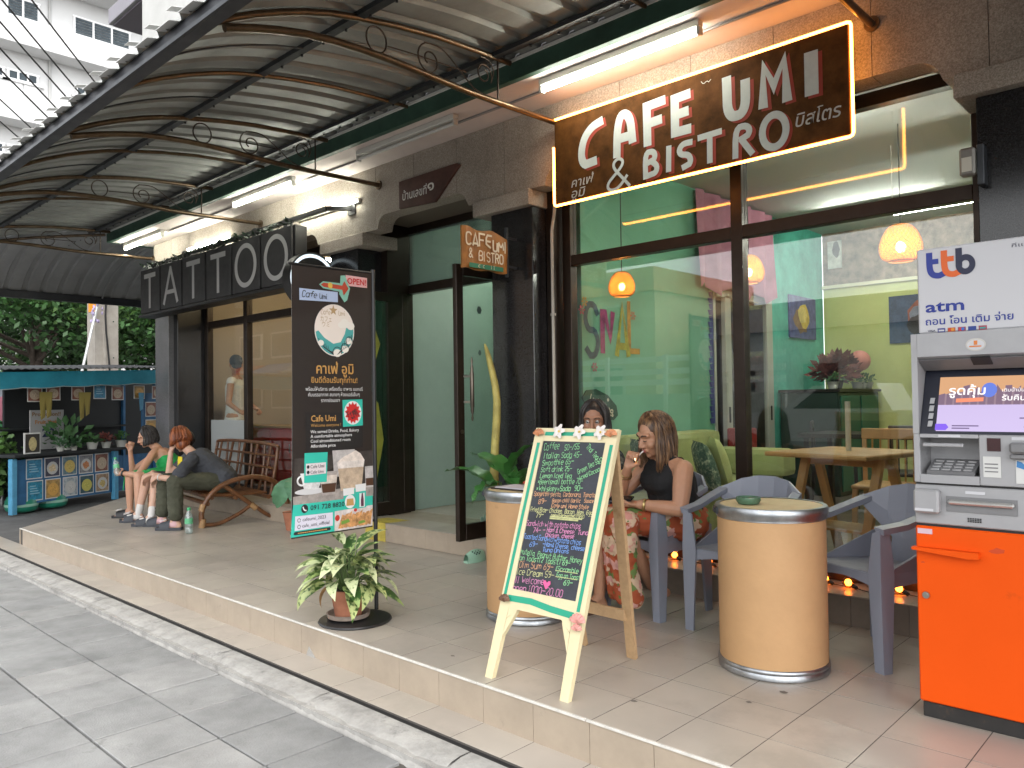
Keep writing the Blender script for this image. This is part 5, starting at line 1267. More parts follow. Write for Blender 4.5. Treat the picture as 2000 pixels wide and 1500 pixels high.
for k in range(9):
    s = .22+k*.215; dx = .05*(-1)**k
    obj('back_cane', MB().tube(smoothp([BP(s, bl(.28), .28), BP(s+dx, bl(.5)-.005, .50), BP(s+dx*.2, bl(.80), .80)], 3), .015, 7), rat, rb, smooth=50)

# ================================================================== BOTTLES, CLOG, TALL LEAVES
bot_g = glass_mat('bottle_plastic', (.80, .88, .86), .10, body=.22, bodycol=(.6, .66, .66)); wat = M('green_label', (.12, .42, .22), .5, var=(30, .2)); capm = M('cap_green', (.06, .42, .16), .4)
def bottle(label, x, y, z, s=1.0, tilt=None):
    t = thing('water_bottle', label, 'bottle', (x, y, z))
    mtx = Matrix.Translation((x, y, z)) @ (tilt or Matrix.Identity(4)) @ Matrix.Scale(s, 4)
    a = MB().lathe([(.026, 0), (.032, .006), (.032, .05), (.030, .055), (.032, .06), (.032, .13), (.028, .155), (.013, .185), (.012, .20)], 18).xf(mtx); obj('body', a, bot_g, t, smooth=50)
    obj('label', MB().lathe([(.0326, .082), (.0326, .128)], 18, cap=False).xf(mtx), wat, t, smooth=50)
    obj('cap', MB().lathe([(.014, .192), (.015, .196), (.015, .212), (.012, .215)], 14).xf(mtx), capm, t, smooth=50)
bottle('clear water bottle with a green cap standing on the tiles beside the rattan bench', -7.62, 3.43, .001, 1.18)
bottle('green capped water bottle standing behind the white socks', -8.62, 3.62, .001, 1.0)
cg = thing('mint_clog', 'single mint green rubber clog lying by the entrance step', 'shoe', (-4.47, 4.29, 0))
mint = M('mint_rubber', (.36, .60, .45), .6)
m = MB(); rows = []
for i in range(9):
    t = i/8; hw = .045*math.sin(PI*(t*.86+.1))**.6+.005; hz = .055+.03*math.sin(PI*t)
    rows.append([(-4.47+hw*math.cos(a), 4.19+.20*t, .012+hz*max(0, math.sin(a))*1.0+0.0) for a in [PI*k/8 for k in range(9)]])
m.grid(rows); obj('upper', m, mint, cg, smooth=60)
obj('sole', MB().prism([(-4.47+.05*math.sin(PI*(t*.86+.1))**.6*sg, 4.185+.21*t, 0) for sg, tt in ((1, [k/8 for k in range(9)]), (-1, [1-k/8 for k in range(9)])) for t in tt], (0, 0, .016)), mint, cg)
hl = MB()
for k in range(8): hl.sphere((-4.45+.022*(k % 3), 4.24+.03*(k//3), .083-.006*(k % 3)), .006, 6, 4)
obj('holes', hl, M('hole_dark', (.03, .06, .05), .8), cg)['kind'] = 'stuff'
bp_ = thing('broad_leaf_plant', 'broad glossy leaves and a pale stalk in a pot behind the hidden drum', 'plant', (-4.0, 4.18, 0))
gl_m = M('glossy_leaf', (.045, .16, .035), .3, var=(8, .25)); pot_b = M('pot_black', (.02, .02, .02), .5)
def big_leaf(base, tip, Wd, sag, parent, mat=gl_m, up=(0, 0, 1)):
    base, tip = Vector(base), Vector(tip); d = tip-base; s = d.cross(Vector(up)).normalized(); n = s.cross(d).normalized(); rows = []
    for i in range(13):
        t = i/12; w = Wd*math.sin(PI*min(1, t*.98+.02)**.75)**.8; c = base+d*t+n*(sag*math.sin(PI*t)); wv = .012*math.sin(i*2.1)
        rows.append([tuple(c+s*(w*k)+n*(abs(k)*w*.30+wv*k)) for k in (-1, -.66, -.33, 0, .33, .66, 1)])
    return obj('leaf', MB().grid(rows), mat, parent, smooth=80)
obj('pot', MB().lathe([(.09, 0), (.12, .20), (.125, .21), (.11, .21), (.10, .19), (.01, .185)], 24, (-4.0, 4.18, 0)), pot_b, bp_, smooth=40)
for tip, b_, wd, sg in (((-4.52, 4.02, .72), (-4.05, 4.10, .60), .10, .07), ((-4.36, 4.14, .86), (-3.80, 4.05, .66), .11, .05), ((-3.70, 4.16, .96), (-3.92, 4.10, .66), .09, .05), ((-4.12, 3.92, .50), (-4.02, 4.12, .66), .08, .05), ((-3.60, 4.05, .78), (-3.92, 4.16, .58), .09, .05)):
    big_leaf(b_, tip, wd, sg, bp_); obj('stalk', MB().tube(smoothp([(-4.0, 4.18, .18), ((b_[0]-4)/2, (b_[1]+4.18)/2, .42), b_], 3) if False else [(-4.0, 4.18, .18), ((b_[0]*.5-2.0), b_[1]*.5+2.09, .45), b_], .009, 6), M('stem_green', (.10, .16, .05), .5), bp_)
obj('bare_stalk', MB().tube(smoothp([(-4.20, 4.24, .20), (-4.26, 4.30, .75), (-4.24, 4.32, 1.25), (-4.30, 4.31, 1.55), (-4.345, 4.30, 1.70)], 3), [.036, .036, .036, .034, .032, .032, .030, .028, .026, .024, .020, .014, .006], 9), M('pale_stalk', (.42, .36, .10), .6, var=(9, .3), wear=(14, (.18, .13, .04), .6)), bp_, smooth=50)
gp = thing('arum_plant', 'plant with one pale green arrow leaf at the right end of the rattan bench', 'plant', (-7.0, 4.22, 0))
obj('pot', MB().lathe([(.08, 0), (.11, .16), (.115, .18), (.10, .18), (.01, .165)], 20, (-7.0, 4.22, 0)), terra, gp, smooth=40)
for tip, b_, wd in (((-7.24, 4.16, .20), (-7.05, 4.20, .50), .09), ((-6.86, 4.10, .30), (-6.98, 4.20, .52), .07), ((-7.02, 4.32, .62), (-7.0, 4.24, .40), .06)):
    big_leaf(b_, tip, wd, .05, gp, M('arum_leaf', (.10, .24, .13), .45, var=(10, .2)), (.6, -.5, .3)); obj('stalk', MB().tube([(-7.0, 4.22, .17), b_], .006, 6), M('stem_green'), gp)

# ================================================================== STRING OF BULBS ON THE SILL
sl = thing('bulb_string', 'string of glowing orange round bulbs lying along the window sill', 'lights', (-2.2, 4.56, .17))
bm_ = M('bulb_glow', (1, .5, .15), .4, emit=(1.0, .30, .05), estr=6); bg_ = glass_mat('amber_bulb', (1, .62, .30), .12)
BX = [(-3.35, 4.55), (-3.08, 4.52), (-2.86, 4.60), (-2.58, 4.56), (-2.2, 4.58), (-1.83, 4.55), (-1.69, 4.53), (-1.43, 4.56), (-1.15, 4.58)]
cp = []
for k, (x, y) in enumerate(BX):
    r = .033
    obj('bulb', MB().sphere((x, y, .168+r), r, 12, 8), bg_, sl, smooth=80); obj('filament', MB().sphere((x, y, .168+r), .020, 8, 6), bm_, sl); obj('bulb_base', MB().tube([(x+.022, y-.004, .19), (x+.05, y-.01, .178)], .011, 8), M('black_plastic'), sl)
    cp += [(x+.05, y-.01, .178), (x+.14, y-.035+.02*(k % 3), .171)]
obj('wire', MB().tube(smoothp(cp, 2), .003, 5), M('wire_black', (.02, .02, .02), .6), sl)

# ================================================================== INSIDE THE CAFE
def pendant(label, x, y, z, r):
    t = thing('pendant_lamp', label, 'lamp', (x, y, z), 0, 'woven bamboo pendant lamps')
    prof = [(.28, .98), (.52, .88), (.74, .62), (.92, .22), (1.0, -.12), (.97, -.45), (.84, -.72), (.60, -.86)]
    prof = smoothp(prof, 2); w = MB()
    for d in (1, -1):
        for k in range(26): w.tube([(x+r*p*math.cos(2*PI*k/26+d*i*.16), y+r*p*math.sin(2*PI*k/26+d*i*.16), z+r*q) for i, (p, q) in enumerate(prof)], .0022, 4, caps=False)
    obj('weave', w, M('bamboo', (.50, .27, .09), .6), t)
    sm = MATS.get('shade_paper')
    if not sm:
        sm = bpy.data.materials.new('shade_paper'); sm.use_nodes = True; n = sm.node_tree; n.nodes.clear(); o = n.nodes.new('ShaderNodeOutputMaterial'); a = n.nodes.new('ShaderNodeBsdfTranslucent'); a.inputs[0].default_value = (.90, .36, .07, 1); b = n.nodes.new('ShaderNodeBsdfTransparent'); b.inputs[0].default_value = (1, .75, .45, 1); c = n.nodes.new('ShaderNodeMixShader'); c.inputs[0].default_value = .30
        n.links.new(a.outputs[0], c.inputs[1]); n.links.new(b.outputs[0], c.inputs[2]); n.links.new(c.outputs[0], o.inputs[0]); MATS['shade_paper'] = sm
    obj('lining', MB().lathe([(r*p*.97, r*q*.98) for p, q in prof], 24, (x, y, z), cap=False), sm, t, smooth=80)
    obj('bulb', MB().sphere((x, y, z-r*.15), r*.24, 12, 8, (1, 1, 1.2)), M('warm_bulb', (1, .8, .5), .4, emit=(1.0, .72, .34), estr=17), t, smooth=80)
    obj('flex', MB().tube([(x, y, z+r*.98), (x, y, 3.3)], .004, 5), M('wire_black', (.02, .02, .02), .6), t)
    obj('rim', MB().tube([(x+r*.6*math.cos(a), y+r*.6*math.sin(a), z-r*.86) for a in [2*PI*k/20 for k in range(20)]], .006, 5, closed=True), M('bamboo'), t)
pendant('woven pendant lamp glowing orange in front of the green wall, left of the mullion', -3.62, 5.12, 2.16, .105)
pendant('woven pendant lamp glowing orange, partly behind the window mullion', -3.02, 6.08, 2.31, .125)
pendant('largest woven pendant lamp, glowing orange by the right pane above the cash machine', -1.90, 6.29, 2.39, .150)
def room_tube(x0, x1, y, z, label, e=None):
    t = thing('fluorescent_light', label, 'light', ((x0+x1)/2, y, z), 0, 'fluorescent tubes inside the cafe')
    obj('housing', MB().box(x0, x1, y-.03, y+.03, z+.02, z+.06, .004), batten_m, t); obj('tube', MB().tube([(x0+.02, y, z), (x1-.02, y, z)], .015, 10), M('room_tube', (.9, .9, .9), .4, emit=(1.0, 1.0, .88), estr=36), t, smooth=50)
    for x in (x0+.01, x1-.01): obj('end_cap', MB().box(x-.01, x+.01, y-.02, y+.02, z-.018, z+.0195), batten_m, t); obj('hanger', MB().tube([(x, y, z+.06), (x, y, 3.3)], .004, 5), white_m, t)
room_tube(-2.12, -1.0, 6.8, 2.74, 'lit fluorescent tube inside the cafe, near the largest pendant lamp')
room_tube(-3.4, -2.2, 8.6, 3.18, 'extra fluorescent tube added to brighten the back of the cafe')  # added lamp, lifts the light at the back of the room
room_tube(-3.0, -1.8, 5.5, 3.20, 'extra fluorescent tube added to brighten the front of the cafe')  # added lamp above the front panes, lifts the room light
room_tube(-5.9, -4.8, 6.0, 3.2, 'extra fluorescent tube added to brighten the entrance hall behind the open door')  # added lamp out of view, brightens the doorway
# sofa
so = thing('sofa', 'long pale green covered sofa along the green wall inside the window', 'sofa', (-3.5, 5.8, .168))
lime_c = M('lime_cover', (.42, .46, .20), .9, var=(3, .12), bump=(10, .3))
obj('seat', MB().box(-3.90, -3.05, 4.95, 6.75, .17, .56, .05), lime_c, so); obj('back', MB().box(-3.90, -3.66, 4.95, 6.75, .562, .955, .06), lime_c, so)
obj('arm', MB().box(-3.655, -2.95, 6.52, 6.78, .562, .80, .05), lime_c, so); obj('arm', MB().box(-3.655, -3.05, 4.93, 5.12, .562, .78, .05), lime_c, so)
def cushion(label, c, sx, sy, sz, rz, tilt, mat):
    rows = []
    for i in range(11):
        u = -1+2*i/10; rows.append([(sx*u, sy*v, sz*((1-u*u)*(1-v*v))**.42) for v in [-1+2*k/10 for k in range(11)]])
    m = MB().grid(rows); m.grid([[(x, y, -z) for x, y, z in r] for r in rows])
    m.xf(Matrix.Translation(c) @ Matrix.Rotation(rz, 4, 'Z') @ Matrix.Rotation(tilt, 4, 'Y')); return tag(obj('cushion', m, mat, smooth=60), label, 'cushion', 'cushions on the sofa')
pat = granite('batik', (.03, .075, .05), (.07, .13, .085), (.42, .46, .30), 22, .9)
cushion('green and white leaf patterned cushion at the right end of the sofa', (-2.98, 5.25, .74), .20, .21, .07, R(40), R(72), pat)
cushion('pale lime cushion behind the leaf patterned one', (-2.99, 5.47, .76), .20, .20, .07, R(35), R(74), M('lime_cushion', (.46, .50, .20), .9, var=(4, .1)))
cushion('patterned grey green cushion between the two seated women', (-3.45, 5.15, .76), .19, .19, .07, R(50), R(70), pat)
cushion('plain red cushion low behind the woman in the black top', (-3.18, 5.02, .68), .17, .17, .06, R(60), R(60), M('red_cushion', (.28, .03, .03), .9, var=(5, .15)))
# wooden table, chairs, cabinet
wood = M('pine_wood', (.46, .25, .085), .42, var=(5, .2), wear=(18, (.36, .18, .06), .6))
tb = thing('wooden_table', 'square pine table on crossed trestle legs inside the right pane', 'table', (-1.94, 5.23, .168), R(-12))
obj('tabletop', MB().box(-.36, .36, -.38, .38, .697, .727, .008), wood, tb, world=False); obj('rail', MB().box(-.30, .30, -.03, .03, .63, .696, .003), wood, tb, world=False)
for s in (-1, 1):
    for k in (-1, 1): obj('leg', MB().bar((s*.26, k*.06, .69), (s*.26+s*.035*0, k*.30, .0), .055, .032), wood, tb, world=False)
    obj('stretcher', MB().box(s*.26-.012, s*.26+.012, -.22, .22, .17, .22, .003), wood, tb, world=False)
obj('shelf', MB().box(-.27, .27, -.16, .16, .222, .238, .003), wood, tb, world=False)
obj('post', MB().tube([(.0, .02, .728), (.0, .02, 1.05)], .018, 10), M('cream_post', (.56, .52, .40), .6), tb, world=False)
def side_chair(name, label, mat, x, y, rz):
    t = thing(name, label, 'chair', (x, y, .168), rz)
    obj('seat', MB().box(-.21, .21, -.21, .21, .42, .45, .008), mat, t, world=False); obj('top_rail', MB().box(-.215, .215, .195, .22, .76, .84, .006), mat, t, world=False)
    for s in (-1, 1):
        obj('leg', MB().bar((s*.185, -.185, .42), (s*.195, -.20, 0), .035, .035), mat, t, world=False); obj('leg', MB().bar((s*.185, .185, .42), (s*.195, .235, 0), .035, .035), mat, t, world=False); obj('post', MB().bar((s*.19, .19, .45), (s*.195, .208, .76), .03, .028), mat, t, world=False)
    for k in range(6): obj('spindle', MB().tube([(-.14+.056*k, .19, .45), (-.14+.056*k, .207, .762)], .007, 6), mat, t, world=False)
    return t
side_chair('wooden_chair', 'pine dining chair behind the square table', wood, -1.93, 5.98, R(8))
dkw = M('dark_wood', (.022, .016, .013), .4)
side_chair('dark_chair', 'black spindle back chair at the dark table', dkw, -2.05, 7.05, R(200)); side_chair('dark_chair', 'black chair beside the teal wall', dkw, -3.05, 7.9, R(110))
dt = thing('dark_table', 'black table further back in the cafe', 'table', (-2.6, 7.6, .168))
obj('tabletop', MB().box(-.55, .55, -.35, .35, .70, .74, .006), dkw, dt, world=False)
for sx in (-1, 1):
    for sy in (-1, 1): obj('leg', MB().box(sx*.48-.025, sx*.48+.025, sy*.28-.025, sy*.28+.025, 0, .699), dkw, dt, world=False)
cb = thing('sideboard', 'dark sideboard with potted plants against the teal wall', 'cabinet', (-3.6, 9.2, .168))
obj('body', MB().box(-3.90, -3.25, 8.55, 9.8, .17, 1.30, .01), M('sideboard_green', (.02, .045, .035), .4), cb); obj('top', MB().box(-3.91, -3.22, 8.52, 9.82, 1.302, 1.335, .005), dkw, cb)
for y0 in (8.60, 9.20): obj('door', MB().box(-3.249, -3.235, y0, y0+.55, .22, 1.26, .004), M('door_teal', (.015, .13, .09), .4), cb)
rg = random.Random(6)
def small_pot(label, x, y, z, r, pm, lm, n=40, lh=.16, cat='plant'):
    t = thing('pot_plant', label, cat, (x, y, z)); obj('pot', MB().lathe([(r*.7, 0), (r, r*1.25), (r*1.06, r*1.3), (r*.9, r*1.3), (r*.1, r*1.2)], 16, (x, y, z)), pm, t, smooth=40)
    m = MB()
    for k in range(n):
        a = rg.uniform(0, 6.28); el = rg.uniform(.1, 1.45); d = Vector((math.cos(a)*math.cos(el), math.sin(a)*math.cos(el), math.sin(el))); p = Vector((x, y, z+r*1.2))+d*rg.uniform(.2, 1)*lh; q = d.orthogonal().normalized()*lh*.13; e = (d+Vector((0, 0, rg.uniform(-.8, .3)))).normalized()*lh*.5
        m.add([p, p+e*.5+q, p+e, p+e*.5-q], [(0, 1, 2, 3)])
    obj('foliage', m, lm, t)
wp = M('white_pot', (.52, .52, .48), .5); fol = M('pot_foliage', (.04, .11, .03), .6, var=(20, .4)); redf = M('red_foliage', (.13, .03, .022), .6, var=(20, .5))
small_pot('bushy red flowered plant on the sideboard', -3.45, 9.0, 1.336, .10, M('black_pot', (.02, .02, .02), .4), redf, 190, .25)
for k, (x, y) in enumerate([(-3.35, 8.68), (-3.30, 9.25), (-3.32, 9.45), (-3.32, 9.66)]): small_pot(['small white pot plant at the left end of the sideboard', 'small white pot plant in the middle of the sideboard', 'small white pot plant right of the middle of the sideboard', 'small white pot plant at the right end of the sideboard'][k], x, y, 1.336, .06, wp, fol, 30, .10)
tag(obj('paper_lantern', MB().sphere((-3.30, 9.35, 1.66), .12, 16, 12), M('pink_paper', (.60, .22, .18), .6), smooth=60), 'round pink paper lantern above the sideboard', 'lantern')
# pictures and wall decorations
def picture(label, c, ax, wd, ht, mats, up=(0, 0, 1)):
    T = plane_T(c, ax, up); n = Vector(ax).normalized().cross(Vector(up)); t = thing('picture', label, 'picture', c)
    m = MB().prism([T(-wd/2, -ht/2, -.02), T(wd/2, -ht/2, -.02), T(wd/2, ht/2, -.02), T(-wd/2, ht/2, -.02)], n*.02); obj('canvas', m, mats[0], t)
    r2 = random.Random(int(wd*1000))
    for k, mm in enumerate(mats[1:]):
        q = MB(); cx, cy = r2.uniform(-.2, .2)*wd, r2.uniform(-.15, .15)*ht-.05*ht*(k-1); pts = [(cx+wd*(.30-.06*k)*math.cos(a)*r2.uniform(.75, 1.1), cy+ht*(.34-.06*k)*math.sin(a)*r2.uniform(.75, 1.1)) for a in [2*PI*j/14 for j in range(14)]]
        shape(q, [(max(-wd*.49, min(wd*.49, a)), max(-ht*.49, min(ht*.49, b))) for a, b in pts], T, .001+.001*k); obj('painted_shape', q, mm, t)
PM = lambda n, c: M('paint_'+n, c, .7, var=(12, .35))
picture('painting of yellow shapes on blue on the teal wall', (-3.90, 9.23, 2.20), (0, 1, 0), .75, .50, [PM('blue', (.08, .10, .26)), PM('brown', (.22, .13, .06)), PM('yellow', (.60, .42, .05)), PM('pale', (.66, .52, .16))])
picture('dark blue and red picture on the lime wall above the cash machine', (-2.86, 9.88, 2.15), (1, 0, 0), .55, .56, [PM('navy', (.03, .06, .12)), PM('rust', (.26, .06, .03)), PM('dusk', (.16, .18, .24)), PM('black', (.012, .01, .012))])
picture('small white poster high on the brown back wall', (-3.76, 9.88, 3.02), (1, 0, 0), .17, .34, [PM('white', (.5, .5, .46)), PM('grey', (.08, .08, .08))])
TW_ = lambda a, b, o: (-3.924+o, a, b)
wl = thing('letter_garland', 'multicoloured cut out letters on the green wall inside the left pane', 'decoration', (-3.92, 5.4, 1.9))
for k, (ch, a, c, b0) in enumerate([('S', 5.03, (.02, .07, .10), 1.64), ('N', 5.26, (.30, .05, .16), 1.68), ('A', 5.46, (.34, .34, .03), 1.66), ('L', 5.64, (.46, .24, .03), 1.70)]):
    m = MB(); hand_text(m, ch, a, b0-.03, .42, .058, TW_, .004, adv=.42, jit=.02, rng=random.Random(k)); obj('letter', m, M('letter_col_%d' % k, c, .7, var=(16, .5)), wl)
for k, (a, b, c) in enumerate([(5.02, 2.05, (.55, .30, .06)), (4.98, 1.98, (.50, .06, .14)), (5.70, 1.98, (.50, .10, .06)), (5.14, 1.52, (.45, .08, .12))]):
    m = MB()
    for j in range(6): shape(m, [(a+.01*math.cos(j*1.05+q), b+.01*math.sin(j*1.05+q)) if q is None else (a+r*math.cos(j*1.05+q), b+r*math.sin(j*1.05+q)) for r, q in ((.004, 0), (.035, -.3), (.042, 0), (.035, .3))], TW_, .006+.0002*j)
    obj('flower', m, M('flower_col_%d' % k, c, .7), wl)
wc = thing('welcome_sign', 'dark green leaf shaped wooden sign reading Welcome on the green wall', 'sign', (-3.92, 5.2, 1.23))
m = MB().prism([TW_(a, b, .004) for a, b in [(4.96, 1.27), (5.02, 1.33), (5.14, 1.34), (5.30, 1.29), (5.42, 1.20), (5.44, 1.12), (5.38, 1.08), (5.20, 1.10), (5.04, 1.17)]], (.012, 0, 0)); obj('board', m, M('leaf_board', (.015, .07, .04), .6, var=(9, .4)), wc)
m = MB(); hand_text(m, 'Welcome', 5.03, 1.23, .075, .011, TW_, .020, adv=.55, rot=-.35, slant=.2, rng=random.Random(1)); obj('lettering', m, M('cream_paint'), wc)
m = MB()
for a, b in ((5.06, 1.19), (5.30, 1.25), (5.36, 1.12)): shape(m, disc(a, b, .014, .014, 8), TW_, .0175)
obj('flower', m, M('cream_paint'), wc)
lc = MB()
for k in range(22): lc.add([TW_(7.02+.012*(k % 2), 1.0+.06*k, .006), TW_(7.10, 1.0+.06*k, .006), TW_(7.10, 1.062+.06*k, .006), TW_(6.995+.02*(k % 2), 1.05+.06*k, .006)], [(0, 1, 2, 3)])
tag(obj('lace_trim', lc, M('blue_lace', (.05, .07, .22), .8)), 'dark blue lace edging hanging beside the sliding door', 'trim')
dr_ = MB(); rows = []
for i in range(16):
    y = 6.70+.11*i; rows.append([(-3.86+.03*math.sin(i*2.1), y, 3.28), (-3.86+.045*math.sin(i*2.1+.4), y, 2.8), (-3.85+.05*math.sin(i*2.1+.8), y, 2.32+.06*math.sin(i*1.3))])
tag(obj('pink_drape', dr_.grid(rows), M('mauve_cloth', (.42, .17, .24), .85, var=(4, .15)), smooth=80), 'mauve cloth drape hanging over the sliding door', 'drape')
ro = tag(obj('red_case', MB().box(-3.86, -3.62, 7.22, 7.40, .17, .95, .02), M('red_case', (.30, .015, .012), .5)), 'tall red case beside the sliding door', 'case')

# ================================================================== INSIDE THE TATTOO SHOP
tc_ = thing('counter', 'wooden reception counter with a red front inside the tattoo shop', 'counter', (-7.8, 6.6, .168))
obj('body', MB().box(-8.6, -6.75, 6.3, 6.9, .17, 1.02, .01), M('counter_wood', (.38, .24, .11), .5, var=(4, .15)), tc_); obj('top', MB().box(-8.65, -6.72, 6.26, 6.94, 1.022, 1.06, .004), M('counter_top', (.40, .36, .30), .35), tc_)
obj('red_panel', MB().box(-8.0, -6.76, 6.27, 6.298, .18, .90), M('red_panel', (.28, .018, .02), .4), tc_)
st_ = thing('stool', 'padded black stool in front of the red counter', 'stool', (-7.2, 5.7, .168))
obj('seat', MB().lathe([(.16, 0), (.19, .02), (.19, .08), (.15, .10), (.01, .105)], 24, (0, 0, .60)), M('black_vinyl', (.02, .02, .022), .4), st_, smooth=40, world=False); obj('column', MB().tube([(0, 0, .04), (0, 0, .6)], .03, 10), steel_dark, st_, world=False); obj('base', MB().lathe([(.20, 0), (.2, .02), (.03, .045)], 20), steel_dark, st_, world=False)
tag(obj('framed_print', MB().box(-9.9, -9.3, 7.57, 7.597, 1.5, 2.1), M('print_brown', (.22, .12, .07), .6, var=(5, .5))), 'framed brown print on the back wall of the tattoo shop', 'picture')
for k, (x, z) in enumerate(((-8.9, 2.6), (-7.5, 2.6))):
    t = thing('ceiling_spot', ['small warm spotlight inside the left half of the tattoo shop', 'small warm spotlight inside the right half of the tattoo shop'][k], 'light', (x, 5.9, 3.2), 0, 'spotlights in the tattoo shop')
    obj('can', MB().lathe([(.05, 0), (.05, .12)], 16, (x, 5.9, 3.18)), white_m, t); obj('lamp', MB().sphere((x, 5.9, 3.17), .042, 12, 6), M('spot_glow', (1, .8, .5), .4, emit=(1, .78, .48), estr=230), t)
rc = thing('red_cabinet', 'low red cabinet just inside the tattoo shop window', 'cabinet', (-10.0, 5.8, .168))
redm = M('cabinet_red', (.34, .022, .025), .4, var=(3, .15)); obj('body', MB().box(-10.50, -9.30, 5.62, 6.0, .17, .93, .008), redm, rc); obj('top', MB().box(-10.52, -9.28, 5.60, 6.02, .932, .965, .004), M('counter_wood'), rc)
for a in (-10.48, -9.89): obj('door', MB().box(a, a+.57, 5.605, 5.619, .20, .90, .003), redm, rc); obj('handle', MB().tube([(a+.5, 5.595, .6), (a+.5, 5.595, .72)], .008, 6), M('steel', (.5, .48, .45), .3, 1), rc)
ml = thing('desk_lamp', 'black desk lamp on the red cabinet inside the tattoo shop', 'lamp', (-9.5, 5.8, .97))
obj('base', MB().lathe([(.07, 0), (.07, .015), (.012, .025)], 16, (-9.5, 5.8, .966)), M('black_plastic'), ml); obj('arm', MB().tube([(-9.5, 5.8, .98), (-9.6, 5.8, 1.22), (-9.45, 5.78, 1.38)], .009, 6), M('black_plastic'), ml); obj('shade', MB().lathe([(.02, .08), (.075, 0)], 16, (-9.43, 5.78, 1.32), cap=False), M('black_plastic'), ml)
ck = thing('shelf_unit', 'wooden wall shelf with small jars on the back wall of the tattoo shop', 'shelf', (-8.0, 7.5, 1.6))
for z in (1.45, 1.85, 2.25): obj('board', MB().box(-8.9, -7.3, 7.35, 7.595, z, z+.03, .003), M('counter_wood'), ck)
rj = random.Random(2)
for z in (1.481, 1.881, 2.281):
    for k in range(9): obj('jar', MB().lathe([(.04, 0), (.042, .1+.05*rj.random()), (.02, .17)], 10, (-8.8+.18*k, 7.47, z)), M('jar_%d' % rj.randrange(5), (rj.uniform(.05, .5), rj.uniform(.05, .4), rj.uniform(.05, .4)), .4), ck, smooth=40)

# ================================================================== FRUIT SHAKE STALL
SR = R(115)
def stall_loc(x, y, z=0): 
    c, s = math.cos(SR), math.sin(SR); return (-12.66+x*c-y*s, 3.23+x*s+y*c, z-.24)
fs = thing('drink_stall', 'blue wooden fruit shake stall with a teal scalloped awning', 'stall', (-12.66, 3.23, -.24), SR)
sb = M('stall_blue', (.025, .12, .26), .6, var=(5, .25), wear=(12, (.10, .20, .28), .64)); sbl = M('stall_lightblue', (.08, .30, .48), .6, var=(5, .2)); aw = M('awning_teal', (.012, .22, .31), .7, var=(2.5, .2)); dk = M('stall_dark', (.015, .018, .02), .7)
def sp(n, m, mat, smooth=None, par=None): return obj(n, m, mat, par or fs, smooth, world=False)
sp('post', MB().box(-.06, .02, -.02, .06, 0, .78, .005), sbl); sp('post', MB().box(1.74, 1.82, -.02, .06, 0, .78, .005), sbl)
sp('post', MB().box(-.05, .0, .95, 1.0, 0, 2.0), sb); sp('post', MB().box(2.9, 2.95, .95, 1.0, 0, 2.1), sb); sp('post', MB().box(2.62, 2.68, -.02, .04, 0, 1.9), sb)
for k in range(10): sp('board', MB().box(.03+.17*k, .03+.17*k+.166, .03, .05, .12, .76, .002), sb)
for k in range(6): sp('board', MB().box(1.84+.13*k, 1.84+.13*k+.126, .04, .06, .12, .70, .002), sb)
sp('countertop', MB().box(-.1, 2.7, -.12, .62, .80, .84, .006), dk); sp('inner_wall', MB().box(.64, 4.6, 1.0, 1.04, 0, 2.1), dk); sp('shelf', MB().box(.0, 2.9, .72, .99, 1.15, 1.18), dk)
rows = []
for i in range(47):
    x = -.85+3.75*i/46; rows.append([(x, -.30+.0*i, 2.0+.045*x), (x, -.36, 1.95+.045*x), (x, -.39+.01*math.sin(i*.9), 1.80+.045*x-.035*(.5+.5*abs(math.sin(i*PI/8)))*1.0)])
sp('awning', MB().grid(rows), aw, 60)
sp('awning_edge', MB().tube([(r[2][0], r[2][1]-.003, r[2][2]) for r in rows], .006, 4), M('awning_trim', (.35, .42, .42), .7))
rows = [[(x, y, 2.03+.045*x+.08*(y+.3)/1.6+(.02 if k % 2 else 0)) for y in (-.32, 1.2)] for k, x in enumerate([-.88+.06*j for j in range(65)])]
sp('roof_sheet', MB().grid(rows), steel_dark)
fm = M('frame_white', (.62, .62, .60), .6); foods = [((.03, .20, .34), (.10, .30, .42)), ((.05, .05, .08), (.60, .48, .30)), ((.12, .20, .24), (.55, .42, .12)), ((.20, .20, .22), (.50, .20, .08)), ((.22, .08, .05), (.45, .35, .25)), ((.02, .22, .34), (.12, .34, .46)), ((.40, .25, .08), (.60, .34, .08)), ((.34, .38, .40), (.52, .52, .50)), ((.03, .08, .10), (.50, .46, .10)), ((.30, .20, .12), (.50, .38, .14))]
TP = lambda a, b, o: (a, .028-o, b)
